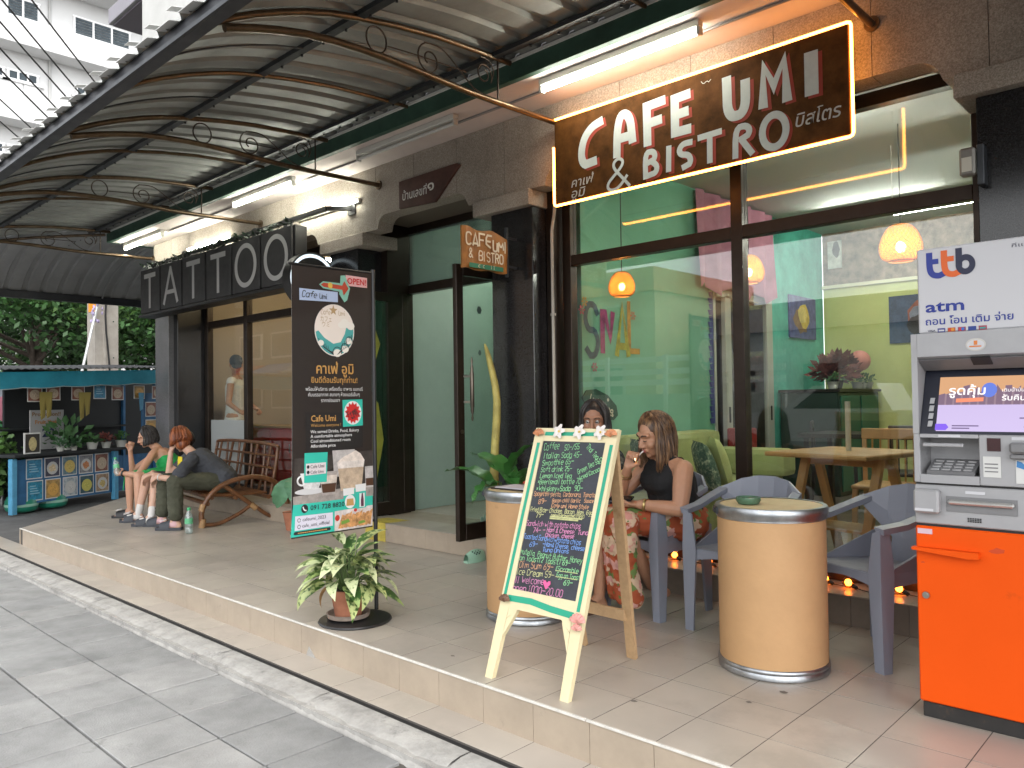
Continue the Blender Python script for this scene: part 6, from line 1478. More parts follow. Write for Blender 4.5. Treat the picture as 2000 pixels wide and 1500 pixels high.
def menu_pic(x, z, w_, h_, k, par, T=TP):
    m = MB(); rect(m, x, x+w_, z, z+h_, T, .004); f = obj('menu_picture', m, fm, par, world=False)
    m = MB(); rect(m, x+.014, x+w_-.014, z+.014, z+h_-.014, T, .006); obj('photo', m, M('food_bg_%d' % k, foods[k % 10][0], .5, var=(20, .5)), f, world=False)
    if k % 5:
        m = MB(); shape(m, disc(x+w_/2, z+h_*.46, w_*.36, h_*.33, 14), T, .008); obj('dish', m, M('food_plate_%d' % k, (.5, .5, .48) if k % 2 else foods[k % 10][1], .5), f, world=False)
        m = MB(); rr_ = random.Random(k); shape(m, [(x+w_/2+w_*.27*math.cos(a)*rr_.uniform(.6, 1), z+h_*.46+h_*.24*math.sin(a)*rr_.uniform(.6, 1)) for a in [2*PI*j/12 for j in range(12)]], T, .010); obj('food', m, M('food_%d' % k, foods[k % 10][1], .6, var=(50, .5)), f, world=False)
    else:
        m = MB()
        for j in range(4): rect(m, x+.05, x+w_-.06-.02*j, z+h_*.35+.035*j, z+h_*.35+.035*j+.012, T, .008)
        obj('writing', m, M('pale_print', (.30, .50, .60), .6), f, world=False)
for r_i in range(2):
    for c in range(5): menu_pic(.19+.30*c+.012*r_i, .47-.315*r_i, .265, .29, r_i*5+c, fs)
# pictures under the awning and the flags
T6 = lambda a, b, o: (a, -.20-o, b)
for k, (x, z) in enumerate([(.02, 1.58), (.32, 1.60), (.75, 1.60), (1.15, 1.62), (1.50, 1.60), (1.95, 1.62), (2.35, 1.62)]): menu_pic(x, z, .24, .22, (k*3+1) % 10 if k % 2 else 4, fs, T6)
for k, z in enumerate((1.32, 1.02)): menu_pic(2.36, z, .25, .25, 4 if k == 0 else 6, fs, lambda a, b, o: (a, -.05-o, b))
sp('blue_panel', MB().box(2.30, 2.64, -.045, -.02, .86, 1.72), sb)
fl_m = M('flag_mustard', (.30, .24, .06), .8)
for x, l in ((.18, .40), (.28, .38), (.85, .42), (.95, .36), (2.02, .3)): sp('flag', MB().prism([(x, -.24, 1.72), (x+.12, -.24, 1.72), (x+.10, -.23, 1.72-l*.9), (x+.02, -.25, 1.72-l)], (0, .004, 0)), fl_m if x < 2 else sbl)
po = sp('poster', MB().box(.66, 1.25, .50, .515, .86, 1.46), M('poster_grey', (.40, .40, .40), .6))
TPo = lambda a, b, o: stall_loc(a, .499-o, b)
print_text('Promotion!!', .69, 1.37, .06, TPo, M('poster_brown', (.25, .14, .06), .7), fs, 'poster_text', bold=.03, fit=.50, off=.004)
print_text('Fruit Shake', .74, 1.25, .06, TPo, M('poster_orange', (.50, .20, .03), .7), fs, 'poster_text', bold=.03, fit=.44, off=.004)
print_text('20', .86, 1.05, .13, TPo, M('poster_navy', (.02, .03, .08), .7), fs, 'poster_text', bold=.04, fit=.22, off=.004)
for k, (x, y, r, c) in enumerate([(.72, -.02, .055, 0), (.98, .0, .05, 0), (1.29, -.03, .085, 1), (1.56, -.03, .075, 2), (1.86, -.03, .085, 1), (1.10, .25, .07, 1)]):
    X_, Y_, Z_ = stall_loc(x, y, .841)
    small_pot(['small plant at the left of the stall counter', 'second small plant on the stall counter', 'white bowl with a leafy plant on the stall counter', 'white bowl with a red plant on the stall counter', 'white bowl with a pale flowered plant on the stall counter', 'taller bush behind the stall bowls'][k], X_, Y_, Z_, r, wp, [M('stall_leaf', (.03, .09, .03), .6, var=(9, .4)), fol, redf][c], 60, .13 if k < 5 else .34)
fr_ = thing('framed_photo', 'white framed drink photo standing on the stall counter', 'picture', stall_loc(.2, -.08, .842), SR)
obj('frame', MB().box(-.13, .13, -.01, .01, 0, .30, .003), fm, fr_, world=False); obj('photo', MB().box(-.112, .112, -.0135, -.0105, .02, .28), M('photo_black', (.03, .025, .02), .5), fr_, world=False)
m = MB(); shape(m, disc(0, .14, .065, .10, 14), lambda a, b, o: (a, -.014-o, b), .001); obj('drink', m, M('drink_cream', (.50, .42, .20), .6, var=(20, .3)), fr_, world=False)
gm_ = M('gas_green', (.02, .22, .14), .35, var=(6, .2))
for k, x in enumerate((.28, .78)):
    X_, Y_, Z_ = stall_loc(x, .22, 0); t = thing('gas_cylinder', ['green gas cylinder lying under the left of the stall', 'green gas cylinder under the middle of the stall'][k], 'cylinder', (X_, Y_, Z_), SR, 'green cylinders under the stall')
    obj('tank', MB().lathe([(.14, 0), (.19, .02), (.21, .06), (.21, .16), (.18, .22), (.10, .25), (.03, .26)], 24, (0, 0, 0)), gm_, t, smooth=50, world=False); obj('band', MB().lathe([(.213, .08), (.216, .09), (.216, .11), (.213, .12)], 24, cap=False), M('gas_pale', (.25, .45, .35), .4), t, world=False)
dm_ = tag(obj('mural_board', MB().box(-14.6, -14.55, 2.6, 4.3, .3, 1.75), M('mural', (.42, .46, .52), .7, var=(1.6, .4))), 'pale painted board beyond the left of the stall', 'board')
for k, (y, z, r, c) in enumerate([(3.0, 1.25, .28, (.14, .12, .55)), (3.35, 1.05, .22, (.06, .24, .10)), (3.62, 1.25, .22, (.55, .20, .26)), (3.95, 1.15, .25, (.55, .28, .30)), (3.1, .75, .3, (.25, .50, .30))]):
    m = MB(); shape(m, disc(y, z, r, r, 16), lambda a, b, o: (-14.55+o, a, b), .003+.001*k); obj('mural_shape', m, M('mural_%d' % k, c, .7), dm_)

# ================================================================== TREES, POLE, WIRES
def leafy(m, c, rx, ry, rz, n, size, rg, hollow=.35):
    for k in range(n):
        while True:
            d = Vector((rg.gauss(0, 1), rg.gauss(0, 1), rg.gauss(0, 1)))
            if d.length > .1: break
        d.normalize(); q = hollow+(1-hollow)*rg.random()**.6; p = Vector((c[0]+d.x*rx*q, c[1]+d.y*ry*q, c[2]+d.z*rz*q))
        a = Vector((rg.uniform(-1, 1), rg.uniform(-1, 1), rg.uniform(-.9, .5))).normalized()*size*rg.uniform(.6, 1.4); b = a.orthogonal().normalized()*size*.30
        if rg.random() < .5: b = a.normalized().cross(b)
        m.add([p, p+a*.5+b, p+a, p+a*.5-b], [(0, 1, 2, 3)])
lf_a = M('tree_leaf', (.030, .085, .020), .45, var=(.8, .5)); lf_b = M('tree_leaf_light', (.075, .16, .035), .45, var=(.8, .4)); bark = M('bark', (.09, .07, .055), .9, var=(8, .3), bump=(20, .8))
def tree(label, x, y, h, cr, seed, nb=9, size=.17, leaves=800):
    rg = random.Random(seed); t = thing('leafy_tree', label, 'tree', (x, y, -.26)); tm = MB()
    tm.tube(smoothp([(x, y, -.26), (x+.1, y+.05, h*.25), (x-.05, y+.1, h*.55), (x, y, h*.8)], 3), [.20, .19, .18, .17, .15, .13, .11, .09, .07, .05], 9)
    cr1, cr2 = MB(), MB()
    for k in range(nb):
        a = k*2.4+rg.uniform(-.4, .4); e = rg.uniform(-.45, .95); c = (x+cr*.62*math.cos(a)*rg.uniform(.6, 1.1), y+cr*.75*math.sin(a)*rg.uniform(.6, 1.1), h*.62+e*h*.30)
        tm.tube([(x, y, h*.35+.06*k), ((x+c[0])/2, (y+c[1])/2, (h*.45+c[2])/2+.1), c], [.06, .04, .02], 6)
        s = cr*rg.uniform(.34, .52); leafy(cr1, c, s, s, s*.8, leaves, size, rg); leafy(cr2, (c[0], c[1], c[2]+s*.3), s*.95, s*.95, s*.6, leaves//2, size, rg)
    obj('trunk', tm, bark, t, smooth=60)
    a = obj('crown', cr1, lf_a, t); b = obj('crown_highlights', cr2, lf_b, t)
tree('dense dark green tree at the left edge behind the stall', -22.0, 6.0, 6.0, 3.4, 3, 11)
tree('dense green tree behind the concrete pole', -24.0, 10.2, 6.6, 3.8, 5, 12)
tree('green tree between the pole and the shophouse corner', -21.5, 9.6, 5.2, 2.6, 8, 9)
tree('low green tree further back behind the stall roof', -26.0, 7.8, 4.6, 3.0, 13, 9)
def bush(label, x, y, z, h, r, seed, n=900, mat=None):
    rg = random.Random(seed); t = thing('shrub', label, 'shrub', (x, y, z)); m = MB(); s = MB()
    for k in range(14):
        a = rg.uniform(0, 6.28); q = rg.random()*r*.8; c = (x+q*math.cos(a), y+q*math.sin(a), z+h*rg.uniform(.3, .95)); s.tube([(x, y, z), c], .012, 5); leafy(m, c, r*.45, r*.45, h*.20, n//14, .13, rg, .1)
    obj('stems', s, bark, t); obj('foliage', m, mat or lf_b, t)
bush('leafy shrub beside the left post of the stall', -13.35, 3.05, -.24, 1.05, .50, 2)
bush('dark shrub behind the left end of the stall', -14.0, 3.3, -.24, 1.2, .6, 4, mat=lf_a)
up = thing('utility_pole', 'square concrete utility pole with an orange plate behind the stall', 'pole', (-16.2, 5.62, -.26))
conc = M('concrete', (.36, .33, .29), .85, var=(4, .15), bump=(30, .3))
obj('shaft', MB().prism([(-16.41, 5.41, -.26), (-15.99, 5.41, -.26), (-15.99, 5.83, -.26), (-16.41, 5.83, -.26)], (0, 0, 4.9)), conc, up)
obj('rib', MB().box(-15.989, -15.96, 5.55, 5.60, .3, 4.5), conc, up); obj('orange_plate', MB().box(-16.02, -15.96, 5.30, 5.43, 3.05, 3.45, .005), M('plate_orange', (.70, .28, .02), .5), up)
obj('cable', MB().tube(smoothp([(-15.95, 5.62, 4.6), (-15.945, 5.66, 4.2), (-15.945, 5.58, 3.0), (-15.945, 5.66, 1.8), (-15.95, 5.62, .2)], 4), .018, 6), M('wire_black', (.02, .02, .02), .6), up)
hl_ = MB()
for k in range(7): hl_.tube([(-15.9895, 5.74, .8+.7*k), (-15.985, 5.74, .8+.7*k)], .014, 8)
obj('bolt_holes', hl_, M('hole_dark', (.03, .06, .05), .8), up)['kind'] = 'stuff'
obj('stay_pipe', MB().tube([(-15.6, 5.05, 1.9), (-15.75, 5.42, 3.4)], .025, 8), galv, up); rg = random.Random(9)
m = MB()
for k in range(22):
    p = Vector((-15.72+rg.uniform(-.08, .08), 5.36+rg.uniform(-.10, .10), 3.0+rg.uniform(-.18, .30))); m.sphere(p, .035, 6, 4, (1, .4, 1))
obj('flower_garland', m, M('garland_lilac', (.40, .34, .52), .8, var=(30, .5)), up)['kind'] = 'stuff'
wm_ = M('cable_black', (.015, .015, .017), .6)
WD = Vector((-.80, .60, -.06))
for k, p in enumerate([(-13.51, 3.59, 6.71), (-13.62, 3.48, 6.50), (-13.70, 3.43, 6.28), (-13.39, 3.7, 6.86), (-13.25, 3.92, 7.05), (-13.75, 3.38, 5.90), (-13.79, 3.36, 5.60)]):
    p = Vector(p); pts = [tuple(p+WD*t+Vector((0, 0, .0016*(t*t)-.02*t*0))) for t in (-14, -10, -6, -3, 0, 3, 6, 10, 16, 24)]
    tag(obj('overhead_cable', MB().tube(pts, .014 if k < 5 else .011, 5), wm_), ['third black overhead cable from the top', 'fourth black overhead cable from the top', 'fifth black overhead cable from the top', 'second black overhead cable from the top', 'topmost black overhead cable, highest against the white building', 'thin black overhead cable, second from the bottom', 'lowest thin black overhead cable at the left edge'][k], 'cable', 'overhead cables at the upper left')

# ================================================================== WHITE APARTMENT BLOCK
wb = thing('white_building', 'white apartment block with louvred windows across the side street', 'building', (-44, 16, -.26))
ww = M('white_wall', (.54, .54, .535), .85, var=(.8, .05), wear=(1.5, (.62, .60, .57), .68)); gl_d = M('louvre_glass', (.055, .07, .08), .6, var=(3, .3), spec=.2); wfr = M('window_white', (.74, .74, .74), .6)
obj('wall', MB().box(-50, -40.0, -6, 40, -.26, 23.0), ww, wb)
for z in (20.15, 16.7, 13.3, 9.9, 6.5): obj('balcony', MB().box(-39.998, -38.9, -6, 40, z+.55, z+1.75, .02) if z < 20 else MB().box(-39.998, -38.6, -6, 40, 20.55, 20.95), ww, wb); 
def wwin(y0, y1, z0, z1, n, x=-40.0, louv=True):
    f = MB().box(x+.002, x+.06, y0-.08, y1+.08, z0-.08, z0).box(x+.002, x+.06, y0-.08, y1+.08, z1, z1+.08); st_ = (y1-y0)/n
    for k in range(n+1): f.box(x+.002, x+.06, y0+st_*k-.04, y0+st_*k+.04, z0, z1)
    o = obj('window', f, wfr, wb); obj('sill', MB().box(x+.003, x+.16, y0-.25, y1+.25, z0-.16, z0-.085), ww, o)
    for k in range(n):
        a, b = y0+st_*k+.042, y0+st_*(k+1)-.042
        if louv:
            for j in range(6): h = (z1-z0)/6; obj('louvre', MB().box(x+.01, x+.03, a, b, z0+h*j+.012, z0+h*(j+1)-.012), gl_d, o)
        else: obj('pane', MB().box(x+.01, x+.02, a, b, z0, z1), gl_d, o)
for y in (6.2, 9.9, 12.65+2.9*.0, 17.2, 22): wwin(y, y+(2.5 if y > 12 else 1.25), 18.88, 19.68, 3 if y > 12 else 2)
for zz in (16.02, 12.62, 9.2):
    for y in (8.6, 9.95, 12.75, 14.6, 18.0, 21.5): wwin(y, y+1.15, zz, zz+.33, 3, louv=False); obj('shutter', MB().box(-39.998, -39.95, y-.1, y+.55, zz-1.7, zz-.12).box(-39.998, -39.95, y+.6, y+1.25, zz-1.7, zz-.12), M('shutter_white', (.66, .66, .66), .6), wb)
for ay, az in ((15.6, 17.45), (8.2, 14.0), (20.5, 17.45)): obj('air_conditioner', MB().box(-39.99, -39.4, ay, ay+.95, az-.35, az+.35, .02), M('ac_grey', (.40, .40, .39), .6), wb)
obj('drain_pipe', MB().tube([(-39.93, 11.6, 0), (-39.93, 11.6, 20.5)], .06, 8), M('drain_grey', (.36, .36, .35), .6), wb)
gb = thing('eaved_house', 'grey house corner with a deep dark eave and cream concrete bracket', 'building', (-18, 13, -.26))
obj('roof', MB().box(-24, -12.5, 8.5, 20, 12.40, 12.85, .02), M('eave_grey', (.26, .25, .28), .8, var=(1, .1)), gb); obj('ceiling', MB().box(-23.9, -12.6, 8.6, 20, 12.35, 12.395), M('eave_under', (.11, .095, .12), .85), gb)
obj('wall', MB().box(-21.5, -13, 11.2, 20, -.26, 12.34), M('house_wall', (.50, .46, .40), .85, var=(.6, .1)), gb)
obj('bracket', MB().prism([(-22.6, 9.6, 12.34), (-22.6, 10.3, 12.34), (-22.6, 11.19, 10.9), (-22.6, 11.19, 10.2)], (.45, 0, 0)), M('bracket_cream', (.52, .45, .34), .8), gb)
obj('wall', MB().box(-22.8, -21.51, 11.2, 20, -.26, 11.6), M('house_wall'), gb)

# ================================================================== ACROSS THE STREET (seen in the shop windows)
oh = thing('orange_house', 'two storey cream and orange house across the street, mirrored in the window', 'building', (-22, -19, -.26))
obj('wall', MB().box(-28, -16.5, -24, -16.0, -.26, 6.2), M('house_cream', (.55, .40, .24), .85, var=(.5, .1)), oh)
obj('roof_band', MB().box(-28.2, -16.4, -24, -15.8, 5.4, 6.3), M('house_orange', (.55, .30, .13), .8), oh)
for x in (-27, -24.5, -22, -19.5):
    o = obj('window', MB().box(x, x+1.6, -15.999, -15.93, 3.9, 5.0), M('house_frame', (.5, .48, .44), .6), oh); obj('pane', MB().box(x+.1, x+1.5, -15.929, -15.92, 4.0, 4.9), gl_d, o)
    o = obj('window', MB().box(x, x+1.6, -15.999, -15.93, 1.2, 2.6), M('house_frame'), oh); obj('pane', MB().box(x+.1, x+1.5, -15.929, -15.92, 1.3, 2.5), gl_d, o)
rw = thing('shop_row', 'long row of weathered shophouses far along the opposite side of the street', 'building', (-55, -19, -.26))
obj('wall', MB().box(-90, -29.5, -26, -17, -.26, 9.5), M('row_wall', (.17, .16, .15), .85, var=(.15, .35)), rw)
for k in range(14):
    x = -89+4.2*k
    for z in (1, 4.3, 7.2): o = obj('window', MB().box(x, x+3.0, -16.999, -16.9, z, z+1.7), M('house_frame', (.5, .48, .44), .6), rw); obj('pane', MB().box(x+.15, x+2.85, -16.899, -16.88, z+.12, z+1.58), gl_d, o)
    obj('awning', MB().prism([(x-.3, -16.9, 3.9), (x-.3, -15.4, 3.3), (x-.3, -15.4, 3.2), (x-.3, -16.9, 3.6)], (3.7, 0, 0)), [M('awn_red', (.30, .05, .04), .8), M('awn_blue', (.05, .12, .25), .8), M('awn_grey', (.3, .3, .3), .8)][k % 3], rw)
lw_ = thing('low_house', 'low white house across the street, mirrored in the window', 'building', (-10, -20, -.26))
obj('wall', MB().box(-15.5, -2, -24, -17.5, -.26, 3.6), M('house_pale', (.58, .58, .54), .85, var=(.5, .1)), lw_); obj('roof', MB().prism([(-15.8, -17.2, 3.6), (-15.8, -24, 3.6), (-15.8, -20.5, 5.0)], (14, 0, 0)), M('house_roof', (.20, .16, .14), .8), lw_)
for x in (-14.5, -11.5, -8, -5): o = obj('window', MB().box(x, x+1.4, -17.499, -17.44, 1.2, 2.5), M('house_frame'), lw_); obj('pane', MB().box(x+.1, x+1.3, -17.439, -17.43, 1.3, 2.4), gl_d, o)
fe = thing('white_fence', 'white railed fence across the street, mirrored in the window', 'fence', (-12, -9.5, -.26))
for z in (1.65, 1.95, 2.3): obj('rail', MB().box(-20, -8.5, -9.55, -9.5, z, z+.16), white_m, fe)
for x in range(-20, -8, 2): obj('post', MB().box(x, x+.12, -9.49, -9.40, -.26, 2.5), white_m, fe)
obj('base_wall', MB().box(-20, -8.5, -9.6, -9.45, -.26, 1.4), M('fence_wall', (.45, .46, .42), .85), fe)
pk = thing('parked_pickup', 'white pickup parked across the street, mirrored in the right pane', 'pickup', (-6.6, -8.2, -.26))
cw_ = M('car_white', (.70, .71, .70), .2, coat=.6)
prof = [(-9.2, .35), (-9.25, .9), (-7.6, 1.02), (-6.9, 1.55), (-5.6, 1.58), (-5.3, 1.02), (-4.0, 1.0), (-4.0, .35)]
obj('body', MB().prism([(x, -8.9, z-.26+.2) for x, z in prof], (0, 1.6, 0)), cw_, pk)
obj('side_window', MB().prism([(x, -7.296, z-.06) for x, z in [(-7.35, 1.06), (-6.8, 1.48), (-5.7, 1.5), (-5.5, 1.06)]], (0, .004, 0)), M('car_glass', (.02, .025, .03), .1), pk)
for x in (-8.4, -4.9):
    wh_ = obj('wheel', MB().tube([(x, -7.42, .10), (x, -7.24, .10)], .36, 24), M('tyre', (.015, .015, .015), .8), pk); obj('rim', MB().tube([(x, -7.239, .10), (x, -7.225, .10)], .20, 16), M('steel', (.5, .48, .45), .3, 1), wh_)
obj('headlight', MB().box(-9.27, -9.1, -7.5, -7.29, .62, .78, .02), M('lens', (.6, .58, .5), .1), pk)

# ================================================================== PEOPLE
def cap(m, p0, r0, p1, r1, n=12):
    p0, p1 = Vector(p0), Vector(p1); d = p1-p0
    if d.length < 1e-5: return m.sphere(p0, r0, n, 8)
    d.normalize(); pts = []; rad = []
    for k in range(4): a = PI/2*(1-k/4); pts.append(p0-d*r0*math.sin(a)); rad.append(max(r0*math.cos(a), r0*.02))
    pts += [p0, p1]; rad += [r0, r1]
    for k in range(1, 5): a = PI/2*k/4; pts.append(p1+d*r1*math.sin(a)); rad.append(max(r1*math.cos(a), r1*.02))
    return m.tube(pts, rad, n)
def chain(m, pts):                                   # [(point, radius), ...]
    for (a, ra), (b, rb_) in zip(pts, pts[1:]): cap(m, a, ra, b, rb_)
    return m
from mathutils import noise as mnoise
def fuse(m, name, mat, voxel, it=4, fac=.5, wr=None):
    """one continuous skin over overlapping limbs"""
    me = m.mesh('tmp', mat); o = bpy.data.objects.new('tmp', me); COL.objects.link(o)
    a = o.modifiers.new('r', 'REMESH'); a.mode = 'VOXEL'; a.voxel_size = voxel; a.use_smooth_shade = True
    b = o.modifiers.new('s', 'SMOOTH'); b.factor = fac; b.iterations = it
    dg = bpy.context.evaluated_depsgraph_get(); r = bpy.data.meshes.new_from_object(o.evaluated_get(dg)); r.name = name
    bpy.data.objects.remove(o); bpy.data.meshes.remove(me)
    if wr is None: wr = .0085 if name in ('shirt', 'trousers', 'skirt', 'dress', 'blouse', 'top', 'shorts') else .003 if name == 'vest' else 0
    if wr:
        ns = [v.normal.copy() for v in r.vertices]
        for v, q in zip(r.vertices, ns):
            w_ = mnoise.noise(Vector((v.co.x*9, v.co.y*9, v.co.z*16)))*.7; rg_ = 1-abs(mnoise.noise(Vector((v.co.x*13+5, v.co.y*13, v.co.z*26))))*2.2
            v.co += q*wr*(w_+max(0, rg_)*.75-.2)
    r.materials.clear(); r.materials.append(mat)
    for p in r.polygons: p.use_smooth = True
    return r
def frame(f, up=(0, 0, 1)):
    f = Vector(f).normalized(); u = Vector(up); u = (u-f*u.dot(f)).normalized(); return f, f.cross(u).normalized(), u      # forward, right, up
def head_shape(m, c, F, k=1.0, neck=None):
    f, r, u = F; c = Vector(c)
    mt = Matrix((tuple(r), tuple(f), tuple(u))).transposed()
    m.sphere(c+u*.028*k-f*.014*k, 1, 20, 14, (.076*k, .092*k, .088*k), mt)
    m.sphere(c+f*.022*k-u*.022*k, 1, 18, 12, (.064*k, .068*k, .082*k), mt)
    cap(m, c+f*.045*k-u*.070*k+r*.018*k, .026*k, c+f*.045*k-u*.070*k-r*.018*k, .026*k); cap(m, c+f*.060*k-u*.084*k, .020*k, c+f*.050*k-u*.07*k, .026*k)
    for s in (-1, 1):
        cap(m, c-f*.005*k-u*.045*k+r*s*.052*k, .022*k, c+f*.040*k-u*.072*k+r*s*.024*k, .024*k)
        m.sphere(c+f*.058*k-u*.018*k+r*s*.036*k, .028*k, 10, 8)
        m.sphere(c-f*.008*k-u*.008*k+r*s*.078*k, 1, 8, 8, (.010*k, .020*k, .030*k), mt)
        cap(m, c+f*.080*k+u*.034*k+r*s*.010*k, .010*k, c+f*.068*k+u*.036*k+r*s*.046*k, .012*k)
    cap(m, c+f*.084*k+u*.016*k, .009*k, c+f*.103*k-u*.020*k, .0125*k); 
    for s in (-1, 1): cap(m, c+f*.092*k-u*.024*k+r*s*.010*k, .009*k, c+f*.094*k-u*.024*k, .009*k)
    cap(m, c+f*.080*k-u*.050*k+r*.016*k, .011*k, c+f*.080*k-u*.050*k-r*.016*k, .011*k)
    if neck is not None: cap(m, c-u*.05*k-f*.012*k, .050*k, neck, .052*k)
lash_m = M('lash', (.012, .008, .006), .6); brow_m = M('brow', (.03, .018, .012), .8); lip_m = M('lip', (.36, .10, .085), .4); eyew = M('eye_white', (.6, .58, .55), .25)
def face_parts(par, c, F, k=1.0, closed=True, lip=lip_m, smile=0.0):
    f, r, u = F; c = Vector(c)
    for s in (-1, 1):
        e = c+f*.0845*k+u*.014*k+r*s*.031*k
        if not closed:
            o = obj('eye', MB().sphere(e-f*.004*k, .011*k, 10, 8), eyew, par, smooth=80); obj('iris', MB().sphere(e+f*.0035*k, .0055*k, 8, 6), lash_m, o)
        m = MB().tube([e+r*s*x*k+u*z*k+f*y*k for x, z, y in ((-.015, -.002, .002), (-.005, .003 if not closed else -.004, .006), (.006, .003 if not closed else -.005, .004), (.017, -.001, -.003))], [.0016*k, .0028*k, .0028*k, .0012*k], 6)
        obj('eyelashes', m, lash_m, par)
        m = MB().tube([c+f*y*k+u*z*k+r*s*x*k for x, z, y in ((.012, .034, .0925), (.026, .041, .090), (.042, .040, .083), (.052, .033, .074))], [.003*k, .0038*k, .003*k, .0012*k], 6)
        obj('eyebrow', m, brow_m, par)
    for z, rr2, nm in ((-.0465, .0045, 'lip'), (-.054, .0055, 'lip')):
        m = MB().tube([c+f*y*k+u*(z+dz*smile)*k+r*x*k for x, y, dz in ((-.024, .080, .010), (-.010, .0905, 0), (0, .0925, -.001), (.010, .0905, 0), (.024, .080, .010))], [.0015*k, rr2*k, rr2*k, rr2*k, .0015*k], 6)
        obj(nm, m, lip, par)
def hand(m, w_, d, nrm, side, curl=.5, spread=1.0, k=1.0, thumb=.5):
    """palm, four bent fingers and a thumb; d = towards fingers, nrm = out of the palm, side = thumb side"""
    w_ = Vector(w_); d = Vector(d).normalized(); nrm = Vector(nrm); nrm = (nrm-d*nrm.dot(d)).normalized(); t = Vector(side); t = (t-d*t.dot(d)-nrm*t.dot(nrm)).normalized()
    offs = (.027, .009, -.009, -.026); Ls = (.92, 1.0, .94, .76); tips = []
    cr = curl if isinstance(curl, (list, tuple)) else [curl]*4
    for o_, L, c in zip(offs, Ls, cr):
        cap(m, w_+t*o_*.45*k, .0155*k, w_+d*.078*k+t*o_*k, .0125*k)
        p = w_+d*.080*k+t*o_*k*spread; a = .15; r0 = .0092*k
        for j, ln in enumerate((.042, .027, .021)):
            a += c*(.75, .9, .7)[j]; q = p+(d*math.cos(a)+nrm*math.sin(a))*ln*L*k; cap(m, p, r0, q, r0*.9, 10); p = q; r0 *= .9
        tips.append(p)
    p = w_+d*.022*k+t*.028*k+nrm*.008*k; q = p+(d*.62+t*.62+nrm*.35*thumb).normalized()*.036*k; cap(m, w_+d*.01*k+t*.012*k, .016*k, p, .0135*k); cap(m, p, .0125*k, q, .0105*k, 10)
    q2 = q+(d*.90+t*(.25-.5*thumb)+nrm*.5*thumb).normalized()*.030*k; cap(m, q, .0105*k, q2, .0085*k, 10)
    return tips
def hair_strands(par, c, F, mat, length, n, seed, k=1.0, face_gap=58, flare=.02, thick=.0042, back_len=1.0, part=.0, wave=.004, droop_in=0.0, name='hair'):
    f, r, u = F; c = Vector(c)+u*.028*k-f*.014*k; rg = random.Random(seed); m = MB(); A_r, A_f, A_u = .086*k, .103*k, .100*k
    for i in range(n):
        ph = rg.uniform(-180, 180)
        if abs(ph) < face_gap: ph = math.copysign(face_gap+abs(rg.gauss(0, 14)), ph or 1)
        a = R(ph); lay = rg.uniform(-.010, .008)*k; L = length*rg.uniform(.86, 1.06)*(back_len if abs(ph) > 120 else 1); pts = []; crown = c+u*A_u+r*(part*k)-f*.01*k
        dirv = f*math.cos(a)+r*math.sin(a); tw = rg.uniform(-.15, .15); last = None
        for j in range(7):
            th = R(8+(88+rg.uniform(-3, 3))*j/6); aa = a+tw*j/6*.4; dv = f*math.cos(aa)*A_f+r*math.sin(aa)*A_r
            p = c+dv*(math.sin(th)*(1+lay/.09))+u*(A_u+lay)*math.cos(th); 
            if j < 2: p = p+r*part*k*(1-j/2)
            pts.append(p)
        out = (pts[-1]-c); out.z = 0; out.normalize(); g = Vector((0, 0, -1)); nS = 7; start = pts[-1]; ws = rg.uniform(0, 6.28)
        rem = L
        for j in range(1, nS+1):
            t = j/nS; p = start+g*rem*t+out*(flare*math.sin(t*PI*.5)-droop_in*t*t)+r*wave*math.sin(ws+t*7)
            pts.append(p)
        rr2 = thick*k*rg.uniform(.7, 1.3); m.tube(pts, [rr2*.7]+[rr2]*(len(pts)-4)+[rr2*.85, rr2*.6, rr2*.25], 5, caps=True)
    return obj(name, m, mat, par, smooth=80)
def hair_cap(par, c, F, mat, k=1.0, vox=.006, low=.5, name='hair_base'):
    f, r, u = F; c = Vector(c); m = MB(); mt = Matrix((tuple(r), tuple(f), tuple(u))).transposed()
    m.sphere(c+u*.034*k-f*.024*k, 1, 20, 14, (.083*k, .092*k, .092*k), mt); m.sphere(c-f*.045*k-u*.02*k*low*2, 1, 16, 12, (.070*k, .055*k, .07*k), mt)
    return obj(name, fuse(m, name, mat, vox, 3), mat, par)
def hair_mat(name, base, hi, scale=70):
    if name in MATS: return MATS[name]
    m = M(name, base, .42); t = m.node_tree; b = t.nodes['Principled BSDF']; tc = t.nodes.new('ShaderNodeTexCoord'); mp = t.nodes.new('ShaderNodeMapping'); mp.inputs['Scale'].default_value = (1, 1, .08)
    n = t.nodes.new('ShaderNodeTexNoise'); n.inputs['Scale'].default_value = scale; n.inputs['Detail'].default_value = 3; t.links.new(tc.outputs['Object'], mp.inputs[0]); t.links.new(mp.outputs[0], n.inputs['Vector'])
    r = t.nodes.new('ShaderNodeMapRange'); r.inputs[1].default_value = .42; r.inputs[2].default_value = .66; x = t.nodes.new('ShaderNodeMix'); x.data_type = 'RGBA'; x.inputs[6].default_value = (*base, 1); x.inputs[7].default_value = (*hi, 1)
    t.links.new(n.outputs['Fac'], r.inputs[0]); t.links.new(r.outputs[0], x.inputs[0]); t.links.new(x.outputs[2], b.inputs['Base Color']); return m
